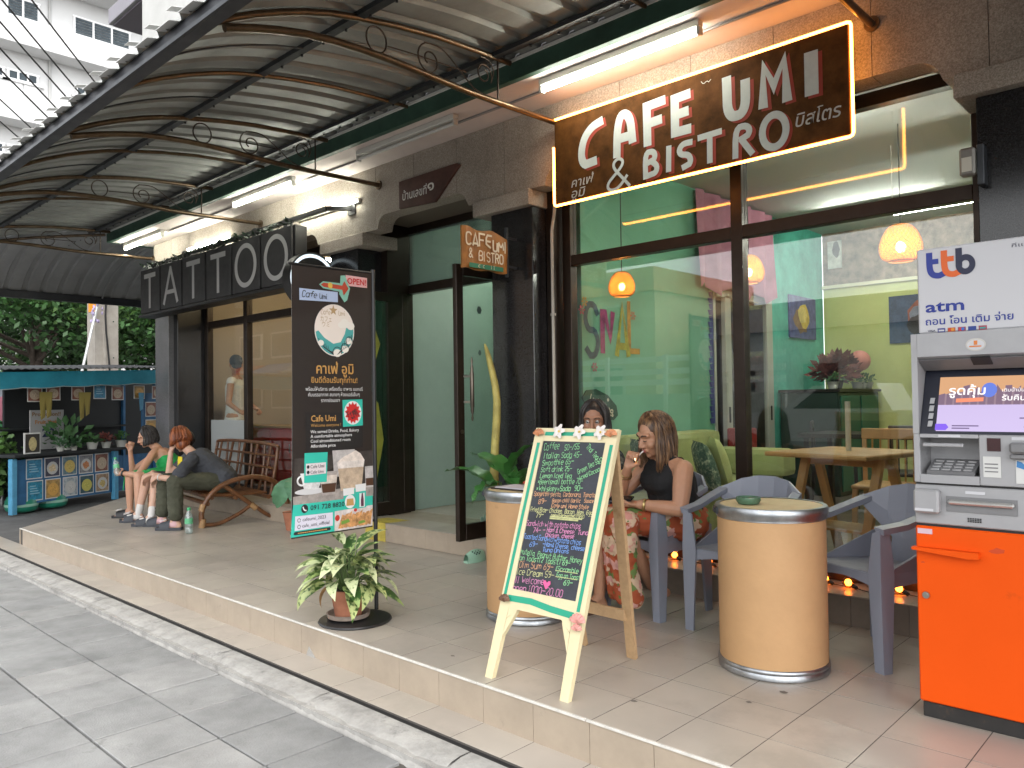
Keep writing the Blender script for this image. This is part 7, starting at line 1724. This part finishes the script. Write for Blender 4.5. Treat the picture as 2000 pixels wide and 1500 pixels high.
def torso_caps(m, P, S, shL, shR, wp=.118, ww=.105, wc=.115, ex=0.0, f=None, bust=0.0, hip_w=.085):
    P, S, shL, shR = map(Vector, (P, S, shL, shR)); ax = (shR-shL).normalized(); mid = P.lerp(S, .42); ch = P.lerp(S, .74)
    cap(m, P-ax*hip_w, wp+ex, P+ax*hip_w, wp+ex)
    for s in (-1, 1): chain(m, [(P+ax*s*hip_w*.7, wp*.95+ex), (mid+ax*s*.045, ww+ex), (ch+ax*s*.060, wc*.92+ex)])
    cap(m, ch-ax*.06, wc*.9+ex, ch+ax*.06, wc*.9+ex)
    return ax, mid, ch
def skin_mat(n, c): return M('skin_'+n, c, .48, var=(14, .07), sub=.12)
def slide(par, ank, d, mat, k=1.0, pad=None, name='sandal'):
    """strapped slide sandal under a foot whose ankle is at ank, pointing along d"""
    d = Vector((d[0], d[1], 0)).normalized(); s = Vector((-d.y, d.x, 0)); a = Vector((ank[0], ank[1], 0)); m = MB()
    out = [(-.06, -.030), (-.03, -.038), (.06, -.042), (.13, -.046), (.19, -.030), (.20, 0), (.19, .030), (.13, .046), (.06, .042), (-.03, .038), (-.06, .030)]
    m.prism([a+d*x*k+s*y*k+Vector((0, 0, .002)) for x, y in out], (0, 0, .026*k)); o = obj(name, m, mat, par)
    m = MB(); rows = []
    for i in range(5):
        x = (.045+.10*i/4)*k; h = (.092-.028*i/4)*k; rows.append([tuple(a+d*x+s*(.047*k*math.cos(q))+Vector((0, 0, .02*k+h*max(0, math.sin(q))*.85))) for q in [PI*j/10 for j in range(11)]])
    obj('strap', m.grid(rows), mat, o, smooth=60)
    if pad:
        m = MB(); q = a+d*.115*k+Vector((0, 0, .094*k)); m.prism([q+d*x*k+s*y*k-Vector((0, 0, x*.26*k)) for x, y in ((-.03, -.02), (.035, -.016), (.035, .016), (-.03, .02))], (0, 0, .006*k)); obj('white_patch', m, pad, o)
    return o
def foot(m, ank, d, k=1.0, z=.03):
    d = Vector((d[0], d[1], 0)).normalized(); s = Vector((-d.y, d.x, 0)); a = Vector(ank); g = Vector((a.x, a.y, z))
    cap(m, a, .034*k, g+Vector((0, 0, .014))-d*.03*k, .030*k); cap(m, g-d*.03*k+Vector((0, 0, .012)), .030*k, g+d*.10*k+Vector((0, 0, .006)), .030*k); cap(m, a, .034*k, g+d*.09*k+Vector((0, 0, .012)), .028*k)
    for j in range(5):
        o = (.030, .014, 0, -.013, -.025)[j]*k; L = (.155, .158, .150, .140, .128)[j]*k; rr2 = (.0135, .010, .0095, .009, .0085)[j]*k
        cap(m, g+d*.085*k+s*o*.9, .016*k, g+d*L+s*o-Vector((0, 0, .006)), rr2, 10)

# ---- A: woman in the black top, lighting a cigarette
A = thing('person', 'light brown haired woman in black vest and rust floral skirt lighting a cigarette', 'person', (-2.5, 4.05, 0))
sk = skin_mat('tan', (.43, .225, .135))
P, S = Vector((-2.50, 4.07, .545)), Vector((-2.545, 4.005, .885)); sL, sR = Vector((-2.375, 3.93, .845)), Vector((-2.70, 4.075, .855)); HC = Vector((-2.575, 3.945, 1.030))
F = frame((-.40, -.92, -.36), (.10, .05, 1)); b = MB()
ax, mid, ch = torso_caps(b, P, S, sL, sR, .118, .112, .118)
chain(b, [(sL, .052), (S, .058), (sR, .052)]); head_shape(b, HC, F, 1.06, S+Vector((0, 0, -.01)))
bf = Vector((-.5, -.87, 0)).normalized()
cap(b, ch+bf*.062+ax*.06-Vector((0, 0, .03)), .068, ch+bf*.062-ax*.06-Vector((0, 0, .03)), .068)
eL, wL = Vector((-2.335, 3.82, .635)), Vector((-2.545, 3.735, .655)); eR, wR = Vector((-2.815, 3.915, .665)), Vector((-2.675, 3.815, .855))
chain(b, [(sL, .058), (sL.lerp(eL, .5), .054), (eL, .043)]); chain(b, [(eL, .043), (eL.lerp(wL, .35), .042), (wL, .027)])
chain(b, [(sR, .050), (sR.lerp(eR, .5), .046), (eR, .038)]); chain(b, [(eR, .038), (eR.lerp(wR, .35), .038), (wR, .025)])
hand(b, wL, (-.93, -.20, .05), (.1, -.25, .95), (-.1, -1, -.2), [.35, .35, .4, .45], thumb=.9)
tipR = hand(b, wR, (.30, .10, .78), (.55, -.75, .1), (.6, -.3, .1), [1.05, 1.25, 1.3, 1.35], thumb=1.0)
kL, kR = Vector((-2.655, 3.70, .555)), Vector((-2.80, 3.76, .545)); aL, aR = Vector((-2.60, 3.93, .16)), Vector((-2.845, 3.735, .085))
chain(b, [(P-ax*.08, .09), (kL, .060), (kL.lerp(aL, .4), .052), (aL, .036)]); chain(b, [(P+ax*.08, .09), (kR, .060), (kR.lerp(aR, .35), .052), (aR, .034)])
foot(b, aR, (-.25, -.97), .95); cap(b, aL, .034, aL+Vector((.03, .10, -.06)), .028)
obj('body', fuse(b, 'body', sk, .0048, 3), sk, A)
face_parts(A, HC, F, 1.06, True)
blk_top = M('black_vest', (.008, .008, .009), .85, bump=(90, .2)); t = MB()
torso_caps(t, P, S.lerp(P, .10), sL, sR, .118, .112, .118, .011)
cap(t, ch+bf*.062+ax*.062-Vector((0, 0, .03)), .082, ch+bf*.062-ax*.062-Vector((0, 0, .03)), .082); cap(t, ch+bf*.030+ax*.062+Vector((0, 0, .02)), .088, ch+bf*.030-ax*.062+Vector((0, 0, .02)), .088)
for s, sh_ in ((-1, sL), (1, sR)): q = sh_.lerp(S, .38); chain(t, [(ch+ax*s*.075+bf*.075+Vector((0, 0, .035)), .022), (q+Vector((0, 0, .040))+bf*.02, .020), (q+Vector((0, 0, .035))-bf*.03, .020), (ch+ax*s*.08-bf*.075, .03)])
obj('vest', fuse(t, 'vest', blk_top, .007, 4), blk_top, A)
def floral():
    m = M('floral_skirt', (.36, .075, .025), .8, bump=(30, .3)); t = m.node_tree; bs_ = t.nodes['Principled BSDF']; tc = t.nodes.new('ShaderNodeTexCoord'); cur = None
    for k, (sc, lo, col, off) in enumerate([(9, .34, (.14, .22, .06), 3.1), (8, .44, (.62, .45, .31), 0), (8, .20, (.58, .27, .22), 0), (10, .30, (.60, .32, .28), 7.7), (22, .19, (.12, .19, .05), 5.0)]):
        mp = t.nodes.new('ShaderNodeMapping'); mp.inputs['Location'].default_value = (off, off*.7, off*.3); t.links.new(tc.outputs['Object'], mp.inputs[0])
        w1 = t.nodes.new('ShaderNodeTexNoise'); w1.inputs['Scale'].default_value = 16; t.links.new(mp.outputs[0], w1.inputs['Vector'])
        ad = t.nodes.new('ShaderNodeMix'); ad.data_type = 'RGBA'; ad.blend_type = 'ADD'; ad.inputs[0].default_value = .10; t.links.new(mp.outputs[0], ad.inputs[6]); t.links.new(w1.outputs['Color'], ad.inputs[7])
        v = t.nodes.new('ShaderNodeTexVoronoi'); v.inputs['Scale'].default_value = sc; t.links.new(ad.outputs[2], v.inputs['Vector'])
        r = t.nodes.new('ShaderNodeMapRange'); r.inputs[1].default_value = lo+.03; r.inputs[2].default_value = lo-.01; t.links.new(v.outputs['Distance'], r.inputs[0])
        x = t.nodes.new('ShaderNodeMix'); x.data_type = 'RGBA'; t.links.new(r.outputs[0], x.inputs[0])
        if cur: t.links.new(cur, x.inputs[6])
        else: x.inputs[6].default_value = (.36, .075, .025, 1)
        x.inputs[7].default_value = (*col, 1); cur = x.outputs[2]
    t.links.new(cur, bs_.inputs['Base Color']); return m
flo = floral(); s_ = MB()
cap(s_, P-ax*.085, .132, P+ax*.085, .132); chain(s_, [(P-ax*.08, .115), (kL+Vector((0, 0, .005)), .080)]); chain(s_, [(P+ax*.08, .115), (kR+Vector((0, 0, .005)), .078)]); cap(s_, kL, .078, kR, .076)
for j in range(5):
    q = kL.lerp(kR, -.45+.28*j); e = Vector((q.x+.035-.012*j, q.y+.05+.02*math.sin(j*2), .12+.02*(j % 2))); chain(s_, [(q, .066), (q.lerp(e, .5)+bf*.03, .050+.008*(j % 2)), (e+bf*.02, .046+.012*(j % 2))]) if j < 4 else None
obj('skirt', fuse(s_, 'skirt', flo, .009, 5), flo, A)
hb_ = hair_mat('hair_brown', (.060, .028, .013), (.25, .135, .060)); hair_cap(A, HC, F, hb_, 1.08, .006, .6)
hair_strands(A, HC, F, hb_, .195, 420, 5, 1.11, 62, .020, .0036, 1.0, .012, .004, .015)
gold_m = M('gold_watch', (.55, .42, .18), .3, 1.0)
def bangle(par, name, p, axis, r, tr, mat): f_, r_2, u_2 = frame(axis, (0.1, 0, 1)); return obj(name, MB().tube([Vector(p)+r_2*r*math.cos(a)+u_2*r*math.sin(a) for a in [2*PI*k/16 for k in range(16)]], tr, 6, closed=True), mat, par, smooth=60)
bangle(A, 'watch', wL.lerp(eL, .13), wL-eL, .031, .008, gold_m); bangle(A, 'bracelet', wR.lerp(eR, .22), wR-eR, .034, .003, gold_m); bangle(A, 'bracelet', wR.lerp(eR, .28), wR-eR, .036, .003, gold_m)
slide(A, (aR.x, aR.y), (-.25, -.97), M('brown_sandal', (.10, .05, .03), .6), .92, None, 'sandal')
ph_ = wL+Vector((-.085, -.02, .03)); tag(obj('phone', MB().box(-.045, .09, -.035, .035, -.005, .005, .003).xf(Matrix.Translation(ph_) @ Matrix.Rotation(R(200), 4, 'Z') @ Matrix.Rotation(R(-12), 4, 'X')), M('phone_black', (.012, .012, .014), .15)), 'black phone held in the left hand of the woman in the black vest', 'phone')
mouth = HC+F[0]*.095-F[2]*.050; tc2 = mouth+F[0]*.075-F[2]*.02-F[1]*.012
cgr = thing('cigarette', 'white cigarette between the lips of the woman in the black vest', 'cigarette', tuple(mouth)); obj('paper', MB().tube([mouth, tc2], .0042, 8), M('cig_white', (.7, .68, .64), .7), cgr)
li = thing('lighter', 'dark lighter with a small flame held up to the cigarette', 'lighter', tuple(wR+Vector((0, 0, .1)))); l0 = wR+Vector((.035, -.01, .085)); l1 = tc2-Vector((.004, .004, .022))
obj('body', MB().bar(l0, l1, .020, .012), M('lighter_black', (.015, .013, .012), .3), li); obj('flame', MB().tube([l1, l1+Vector((0, 0, .010)), l1+Vector((.001, 0, .024))], [.003, .0045, .0008], 8), M('flame', (1, .7, .3), .5, emit=(1, .62, .25), estr=6), li)

# ---- B: woman behind the chalkboard
B = thing('person', 'dark haired woman in a dark floral top, mostly hidden behind the chalkboard', 'person', (-3.05, 4.1, 0))
sk2 = skin_mat('brown', (.33, .165, .10)); P, S = Vector((-3.12, 4.14, .545)), Vector((-3.09, 4.06, .93)); sL, sR = Vector((-2.92, 4.02, .88)), Vector((-3.26, 4.08, .88)); HC = Vector((-3.065, 4.01, 1.115)); F = frame((.45, -.86, -.20), (0, .02, 1)); b = MB()
ax, mid, ch = torso_caps(b, P, S, sL, sR); chain(b, [(sL, .050), (S, .055), (sR, .050)]); head_shape(b, HC, F, 1.0, S)
eL, wL = Vector((-2.88, 3.93, .66)), Vector((-2.99, 3.74, .66)); eR, wR = Vector((-3.34, 3.94, .66)), Vector((-3.20, 3.76, .66))
for s_1, e_1, w_1, sd_ in ((sL, eL, wL, -1), (sR, eR, wR, 1)):
    chain(b, [(s_1, .048), (e_1, .038), (w_1, .026)]); hand(b, w_1, (-.2*sd_, -.9, -.1), (0, 0, -1), (-sd_, 0, 0), .4)
for sg in (-1, 1):
    k_ = P+ax*sg*.10+Vector((.05, -.42, .0)); a_ = k_+Vector((.02, -.02, -.46)); chain(b, [(P+ax*sg*.085, .09), (k_, .058), (k_.lerp(a_, .35), .05), (a_, .034)]); foot(b, a_, (.1, -1), .95)
obj('body', fuse(b, 'body', sk2, .0055, 3), sk2, B); face_parts(B, HC, F, 1.0, False)
nv = granite('navy_floral', (.010, .014, .028), (.012, .020, .032), (.22, .22, .18), 26, .8); t = MB(); torso_caps(t, P, S, sL, sR, .118, .108, .116, .014); chain(t, [(sL, .062), (sL.lerp(eL, .45), .058)]); chain(t, [(sR, .062), (sR.lerp(eR, .45), .058)]); chain(t, [(sL, .058), (S-Vector((0, 0, .03)), .06), (sR, .058)])
obj('blouse', fuse(t, 'blouse', nv, .008, 4), nv, B); t = MB()
for sg in (-1, 1): k_ = P+ax*sg*.10+Vector((.05, -.42, .0)); chain(t, [(P+ax*sg*.085, .105), (k_, .072)])
obj('shorts', fuse(t, 'shorts', M('dark_shorts', (.02, .02, .025), .8), .009, 3), M('dark_shorts'), B)
hd = hair_mat('hair_black', (.008, .006, .006), (.030, .022, .018)); hair_cap(B, HC, F, hd, 1.03, .007, .6); hair_strands(B, HC, F, hd, .26, 170, 8, 1.04, 56, .012, .005, 1.0, .0)

# ---- C: woman in the green dress
fs_ = M('sandal_black', (.012, .012, .014), .5); patch = M('sandal_patch', (.62, .60, .60), .5); slg = M('slide_grey', (.045, .05, .06), .6)
C_ = thing('person', 'smiling woman in a strapless green dress sitting at the left end of the rattan bench', 'person', (-9.2, 3.95, 0))
sk3 = skin_mat('light', (.50, .275, .18)); P, S = Vector((-9.22, 4.02, .44)), Vector((-9.38, 3.86, .745)); sL, sR = Vector((-9.24, 3.74, .70)), Vector((-9.55, 3.96, .71)); HC = Vector((-9.50, 3.78, .885)); F = frame((-.30, -.90, -.34), (.14, .10, 1)); b = MB()
ax, mid, ch = torso_caps(b, P, S, sL, sR, .115, .098, .106); chain(b, [(sL, .046), (S, .052), (sR, .046)]); head_shape(b, HC, F, 1.0, S)
eL, wL = Vector((-9.03, 3.50, .49)), Vector((-9.33, 3.43, .50)); eR, wR = Vector((-9.62, 3.66, .50)), Vector((-9.58, 3.62, .745))
chain(b, [(sL, .046), (eL, .036), (wL, .025)]); chain(b, [(sR, .046), (eR, .036), (wR, .024)])
hand(b, wL, (-.95, .10, -.08), (.1, -.6, .6), (0, -.5, .8), [.9, .9, 1, 1], thumb=.8); hand(b, wR, (.15, .10, .85), (.6, -.2, .1), (.2, -.9, .1), [1.1, 1.2, 1.3, 1.3], thumb=.8)
K = [(Vector((-9.27, 3.50, .47)), Vector((-9.27, 3.50, .085))), (Vector((-9.02, 3.50, .48)), Vector((-8.93, 3.46, .085)))]
for (k_, a_), sg in zip(K, (1, -1)): chain(b, [(P+ax*sg*.08, .085), (k_, .055), (k_.lerp(a_, .35), .050), (a_, .031)]); foot(b, a_, (-.55, -.83), .95)
obj('body', fuse(b, 'body', sk3, .0062, 3), sk3, C_); face_parts(C_, HC, F, 1.0, True, lip_m, 1.0)
gd = M('green_dress', (.012, .34, .085), .75, var=(5, .15)); t = MB(); torso_caps(t, P, S.lerp(P, .30), sL, sR, .118, .102, .112, .012)
for (k_, a_), sg in zip(K, (1, -1)): chain(t, [(P+ax*sg*.08, .10), (k_.lerp(P, .12), .068)])
cap(t, K[0][0].lerp(P, .3), .07, K[1][0].lerp(P, .3), .07); obj('dress', fuse(t, 'dress', gd, .009, 4), gd, C_)
m = MB(); m.prism([K[0][0]+Vector((-.06, -.03, -.02)), K[0][0]+Vector((.0, -.06, .03)), K[0][0]+Vector((-.02, -.07, -.16))], (.006, .004, 0)); obj('dress_tail', m, gd, C_)
hair_cap(C_, HC, F, hd, 1.03, .008, .7); hair_strands(C_, HC, F, hd, .10, 150, 9, 1.05, 64, .020, .0062, 1.1, .0, .003, .0)
bangle(C_, 'watch', wL.lerp(eL, .16), wL-eL, .031, .012, M('watch_black', (.02, .02, .02), .3))
for (k_, a_) in K: slide(C_, (a_.x, a_.y), (-.55, -.83), fs_, .98, patch)
bottle('water bottle with a green label held by the woman in the green dress', *(wL+Vector((-.075, -.02, .02))), 1.0, Matrix.Rotation(R(-20), 4, 'Y') @ Matrix.Translation((0, 0, -.05)))

# ---- D: person in the middle with white socks
D_ = thing('person', 'person with bare shins and white socks sitting between the other two on the rattan bench', 'person', (-8.75, 4.0, 0))
P, S = Vector((-8.70, 4.10, .43)), Vector((-8.76, 3.98, .70)); sL, sR = Vector((-8.60, 3.92, .66)), Vector((-8.94, 4.02, .66)); HC = Vector((-8.80, 3.90, .845)); F = frame((-.75, -.62, -.30)); b = MB()
ax, mid, ch = torso_caps(b, P, S, sL, sR, .112, .10, .108); chain(b, [(sL, .048), (S, .053), (sR, .048)]); head_shape(b, HC, F, .97, S)
eL, wL = Vector((-8.50, 3.70, .47)), Vector((-8.62, 3.49, .52)); eR, wR = Vector((-8.93, 3.78, .45)), Vector((-8.80, 3.56, .53))
chain(b, [(sL, .046), (eL, .036), (wL, .025)]); chain(b, [(sR, .046), (eR, .036), (wR, .024)]); hand(b, wL, (-.6, -.5, -.45), (0, -.4, -.8), (-.6, .4, .1), .5); hand(b, wR, (-.2, -.8, -.3), (0, 0, -1), (.8, 0, 0), .5)
K = [(Vector((-8.80, 3.50, .47)), Vector((-8.82, 3.42, .10))), (Vector((-8.56, 3.50, .47)), Vector((-8.44, 3.40, .10)))]
for (k_, a_), sg in zip(K, (1, -1)): chain(b, [(P+ax*sg*.08, .085), (k_, .055), (k_.lerp(a_, .35), .048), (a_, .031)]); foot(b, a_, (-.6, -.8), .95)
sk4 = skin_mat('pale', (.56, .34, .245)); obj('body', fuse(b, 'body', sk4, .0065, 3), sk4, D_); face_parts(D_, HC, F, .97, True)
gt = M('grey_shirt', (.085, .09, .105), .85, var=(8, .15)); t = MB(); torso_caps(t, P, S, sL, sR, .115, .104, .112, .014); chain(t, [(sL, .062), (sL.lerp(eL, .6), .060)]); chain(t, [(sR, .062), (sR.lerp(eR, .6), .06)]); chain(t, [(sL, .056), (S-Vector((0, 0, .03)), .058), (sR, .056)]); obj('shirt', fuse(t, 'shirt', gt, .009, 4), gt, D_)
t = MB()
for (k_, a_), sg in zip(K, (1, -1)): chain(t, [(P+ax*sg*.08, .10), (k_.lerp(P, .15), .072)])
obj('shorts', fuse(t, 'shorts', M('dark_shorts'), .010, 3), M('dark_shorts'), D_); wsock = M('white_sock', (.62, .60, .57), .9); psock = M('pink_sock', (.60, .38, .40), .9)
for (k_, a_) in K:
    t = MB(); chain(t, [(a_.lerp(k_, .22), .040), (a_, .038)]); d_ = Vector((-.6, -.8, 0)); cap(t, a_-Vector((0, 0, .04)), .040, a_-Vector((0, 0, .045))+d_*.10, .034); obj('sock', fuse(t, 'sock', wsock, .008, 3), wsock, D_); slide(D_, (a_.x, a_.y), (-.6, -.8), slg, 1.0, patch, 'slide')
hair_cap(D_, HC, F, hd, 1.02, .009); hair_strands(D_, HC, F, hd, .06, 90, 13, 1.04, 64, .01, .0065)

# ---- E: red haired person in grey shirt and olive trousers
E_ = thing('person', 'person with short auburn hair, dark grey shirt and olive trousers leaning on one hand', 'person', (-8.2, 4.0, 0))
P, S = Vector((-8.16, 4.06, .435)), Vector((-8.33, 3.80, .735)); sL, sR = Vector((-8.14, 3.70, .685)), Vector((-8.50, 3.92, .70)); HC = Vector((-8.475, 3.735, .875)); F = frame((-.88, .30, -.30), (-.25, -.10, 1)); b = MB()
ax, mid, ch = torso_caps(b, P, S, sL, sR, .118, .112, .118); chain(b, [(sL, .05), (S, .054), (sR, .05)]); head_shape(b, HC, F, 1.0, S)
eL, wL = Vector((-8.02, 3.47, .50)), Vector((-8.28, 3.40, .52)); eR, wR = Vector((-8.52, 3.62, .53)), Vector((-8.56, 3.66, .76))
chain(b, [(sL, .050), (eL, .038), (wL, .027)]); chain(b, [(sR, .048), (eR, .037), (wR, .026)]); hand(b, wL, (-.85, -.1, -.45), (-.2, .2, -.9), (-.1, -.9, .1), [.5, .5, .6, .6]); hand(b, wR, (-.1, .15, .85), (.1, .9, 0), (.8, 0, 0), [.4, .4, .5, .5])
K = [(Vector((-8.34, 3.50, .47)), Vector((-8.30, 3.46, .10))), (Vector((-8.05, 3.48, .475)), Vector((-7.94, 3.44, .10)))]
for (k_, a_), sg in zip(K, (1, -1)): chain(b, [(P+ax*sg*.08, .085), (k_, .055), (a_, .031)]); foot(b, a_, (-.75, -.66), .98)
obj('body', fuse(b, 'body', sk4, .0062, 3), sk4, E_); face_parts(E_, HC, F, 1.0, True)
t = MB(); torso_caps(t, P+Vector((0, 0, .02)), S, sL, sR, .122, .120, .124, .018); chain(t, [(sL, .066), (sL.lerp(eL, .55), .068), (sL.lerp(eL, .75), .070)]); chain(t, [(sR, .064), (sR.lerp(eR, .6), .066)]); chain(t, [(sL, .06), (S-Vector((0, 0, .025)), .062), (sR, .06)]); gt2 = M('charcoal_shirt', (.050, .054, .064), .85, var=(8, .2), bump=(14, .5)); obj('shirt', fuse(t, 'shirt', gt2, .009, 4), gt2, E_)
m = MB(); q = sL.lerp(P, .16)+Vector((-.10, -.135, .02)); m.prism([q+Vector((x*.9, x*.3, z)) for x, z in ((-.035, -.05), (.03, -.055), (.035, .05), (-.03, .055))], (.004, -.006, 0)); obj('yellow_patch', m, M('yellow_patch', (.70, .55, .02), .7), E_)
ol = M('olive_trousers', (.060, .062, .040), .9, var=(6, .2), bump=(9, .6)); t = MB(); cap(t, P-ax*.085, .128, P+ax*.085, .128)
for (k_, a_), sg in zip(K, (1, -1)): chain(t, [(P+ax*sg*.08, .108), (k_, .078), (k_.lerp(a_, .5), .075), (a_+Vector((0, 0, .055)), .072)])
obj('trousers', fuse(t, 'trousers', ol, .009, 4), ol, E_)
for (k_, a_) in K:
    t = MB(); chain(t, [(a_.lerp(k_, .15), .040), (a_, .038)]); d_ = Vector((-.75, -.66, 0)); cap(t, a_-Vector((0, 0, .04)), .040, a_-Vector((0, 0, .045))+d_*.10, .034); obj('sock', fuse(t, 'sock', psock, .008, 3), psock, E_); slide(E_, (a_.x, a_.y), (-.75, -.66), slg, 1.05, patch, 'slide')
ha = hair_mat('hair_auburn', (.13, .032, .010), (.34, .10, .03), 45); hair_cap(E_, HC, F, ha, 1.13, .008, .9); hair_strands(E_, HC, F, ha, .055, 200, 17, 1.16, 50, .014, .0075, 1.2, .0, .006, .02)
bangle(E_, 'bracelet', wL.lerp(eL, .15), wL-eL, .032, .006, M('bead_white', (.6, .58, .55), .5))

# ---- F: person inside the tattoo shop
G_ = thing('person', 'standing person in a white sleeveless top and dark cap inside the tattoo shop window', 'person', (-10.05, 5.16, .168))
P, S = Vector((-10.06, 5.20, 1.08)), Vector((-10.06, 5.19, 1.62)); sL, sR = Vector((-9.93, 5.05, 1.57)), Vector((-10.16, 5.34, 1.57)); HC = Vector((-10.0, 5.16, 1.80)); F = frame((.70, -.30, -.55)); b = MB()
ax, mid, ch = torso_caps(b, P, S, sL, sR, .115, .105, .115); chain(b, [(sL, .05), (S, .054), (sR, .05)]); head_shape(b, HC, F, 1.03, S)
eL, wL = Vector((-9.88, 4.99, 1.28)), Vector((-9.70, 5.06, 1.16)); eR, wR = Vector((-10.12, 5.40, 1.28)), Vector((-9.86, 5.40, 1.18))
for s_1, e_1, w_1, sg in ((sL, eL, wL, 1), (sR, eR, wR, -1)): chain(b, [(s_1, .048), (e_1, .038), (w_1, .026)]); hand(b, w_1, (.9, .1*sg, -.1), (0, .5*sg, -.5), (0, 0, 1), .7)
for sg in (-1, 1): k_ = P+ax*sg*.09+Vector((.03, 0, -.46)); a_ = Vector((k_.x-.02, k_.y, .26)); chain(b, [(P+ax*sg*.085, .09), (k_, .058), (a_, .036)]); foot(b, a_, (1, -.3), 1.0, .20)
obj('body', fuse(b, 'body', sk, .008, 3), sk, G_); face_parts(G_, HC, F, 1.03, True); wt = M('white_top', (.62, .60, .56), .85, var=(6, .1)); t = MB(); torso_caps(t, P-Vector((0, 0, .05)), S, sL, sR, .12, .108, .118, .014); chain(t, [(sL, .058), (S-Vector((0, 0, .03)), .058), (sR, .058)]); obj('top', fuse(t, 'top', wt, .010, 4), wt, G_)
t = MB()
for sg in (-1, 1): k_ = P+ax*sg*.09+Vector((.03, 0, -.46)); chain(t, [(P+ax*sg*.085, .11), (k_, .078), (Vector((k_.x-.02, k_.y, .34)), .065)])
obj('trousers', fuse(t, 'trousers', wt, .011, 3), wt, G_); m = MB(); mt = Matrix((tuple(F[1]), tuple(F[0]), tuple(F[2]))).transposed(); m.sphere(HC+F[2]*.05-F[0]*.014, 1, 18, 12, (.088, .104, .082), mt); m.sphere(HC+F[2]*.045+F[0]*.10, 1, 14, 8, (.07, .075, .010), mt); cm_ = M('cap_navy', (.02, .035, .05), .8); obj('cap', fuse(m, 'cap', cm_, .008, 2), cm_, G_)

flush_text()
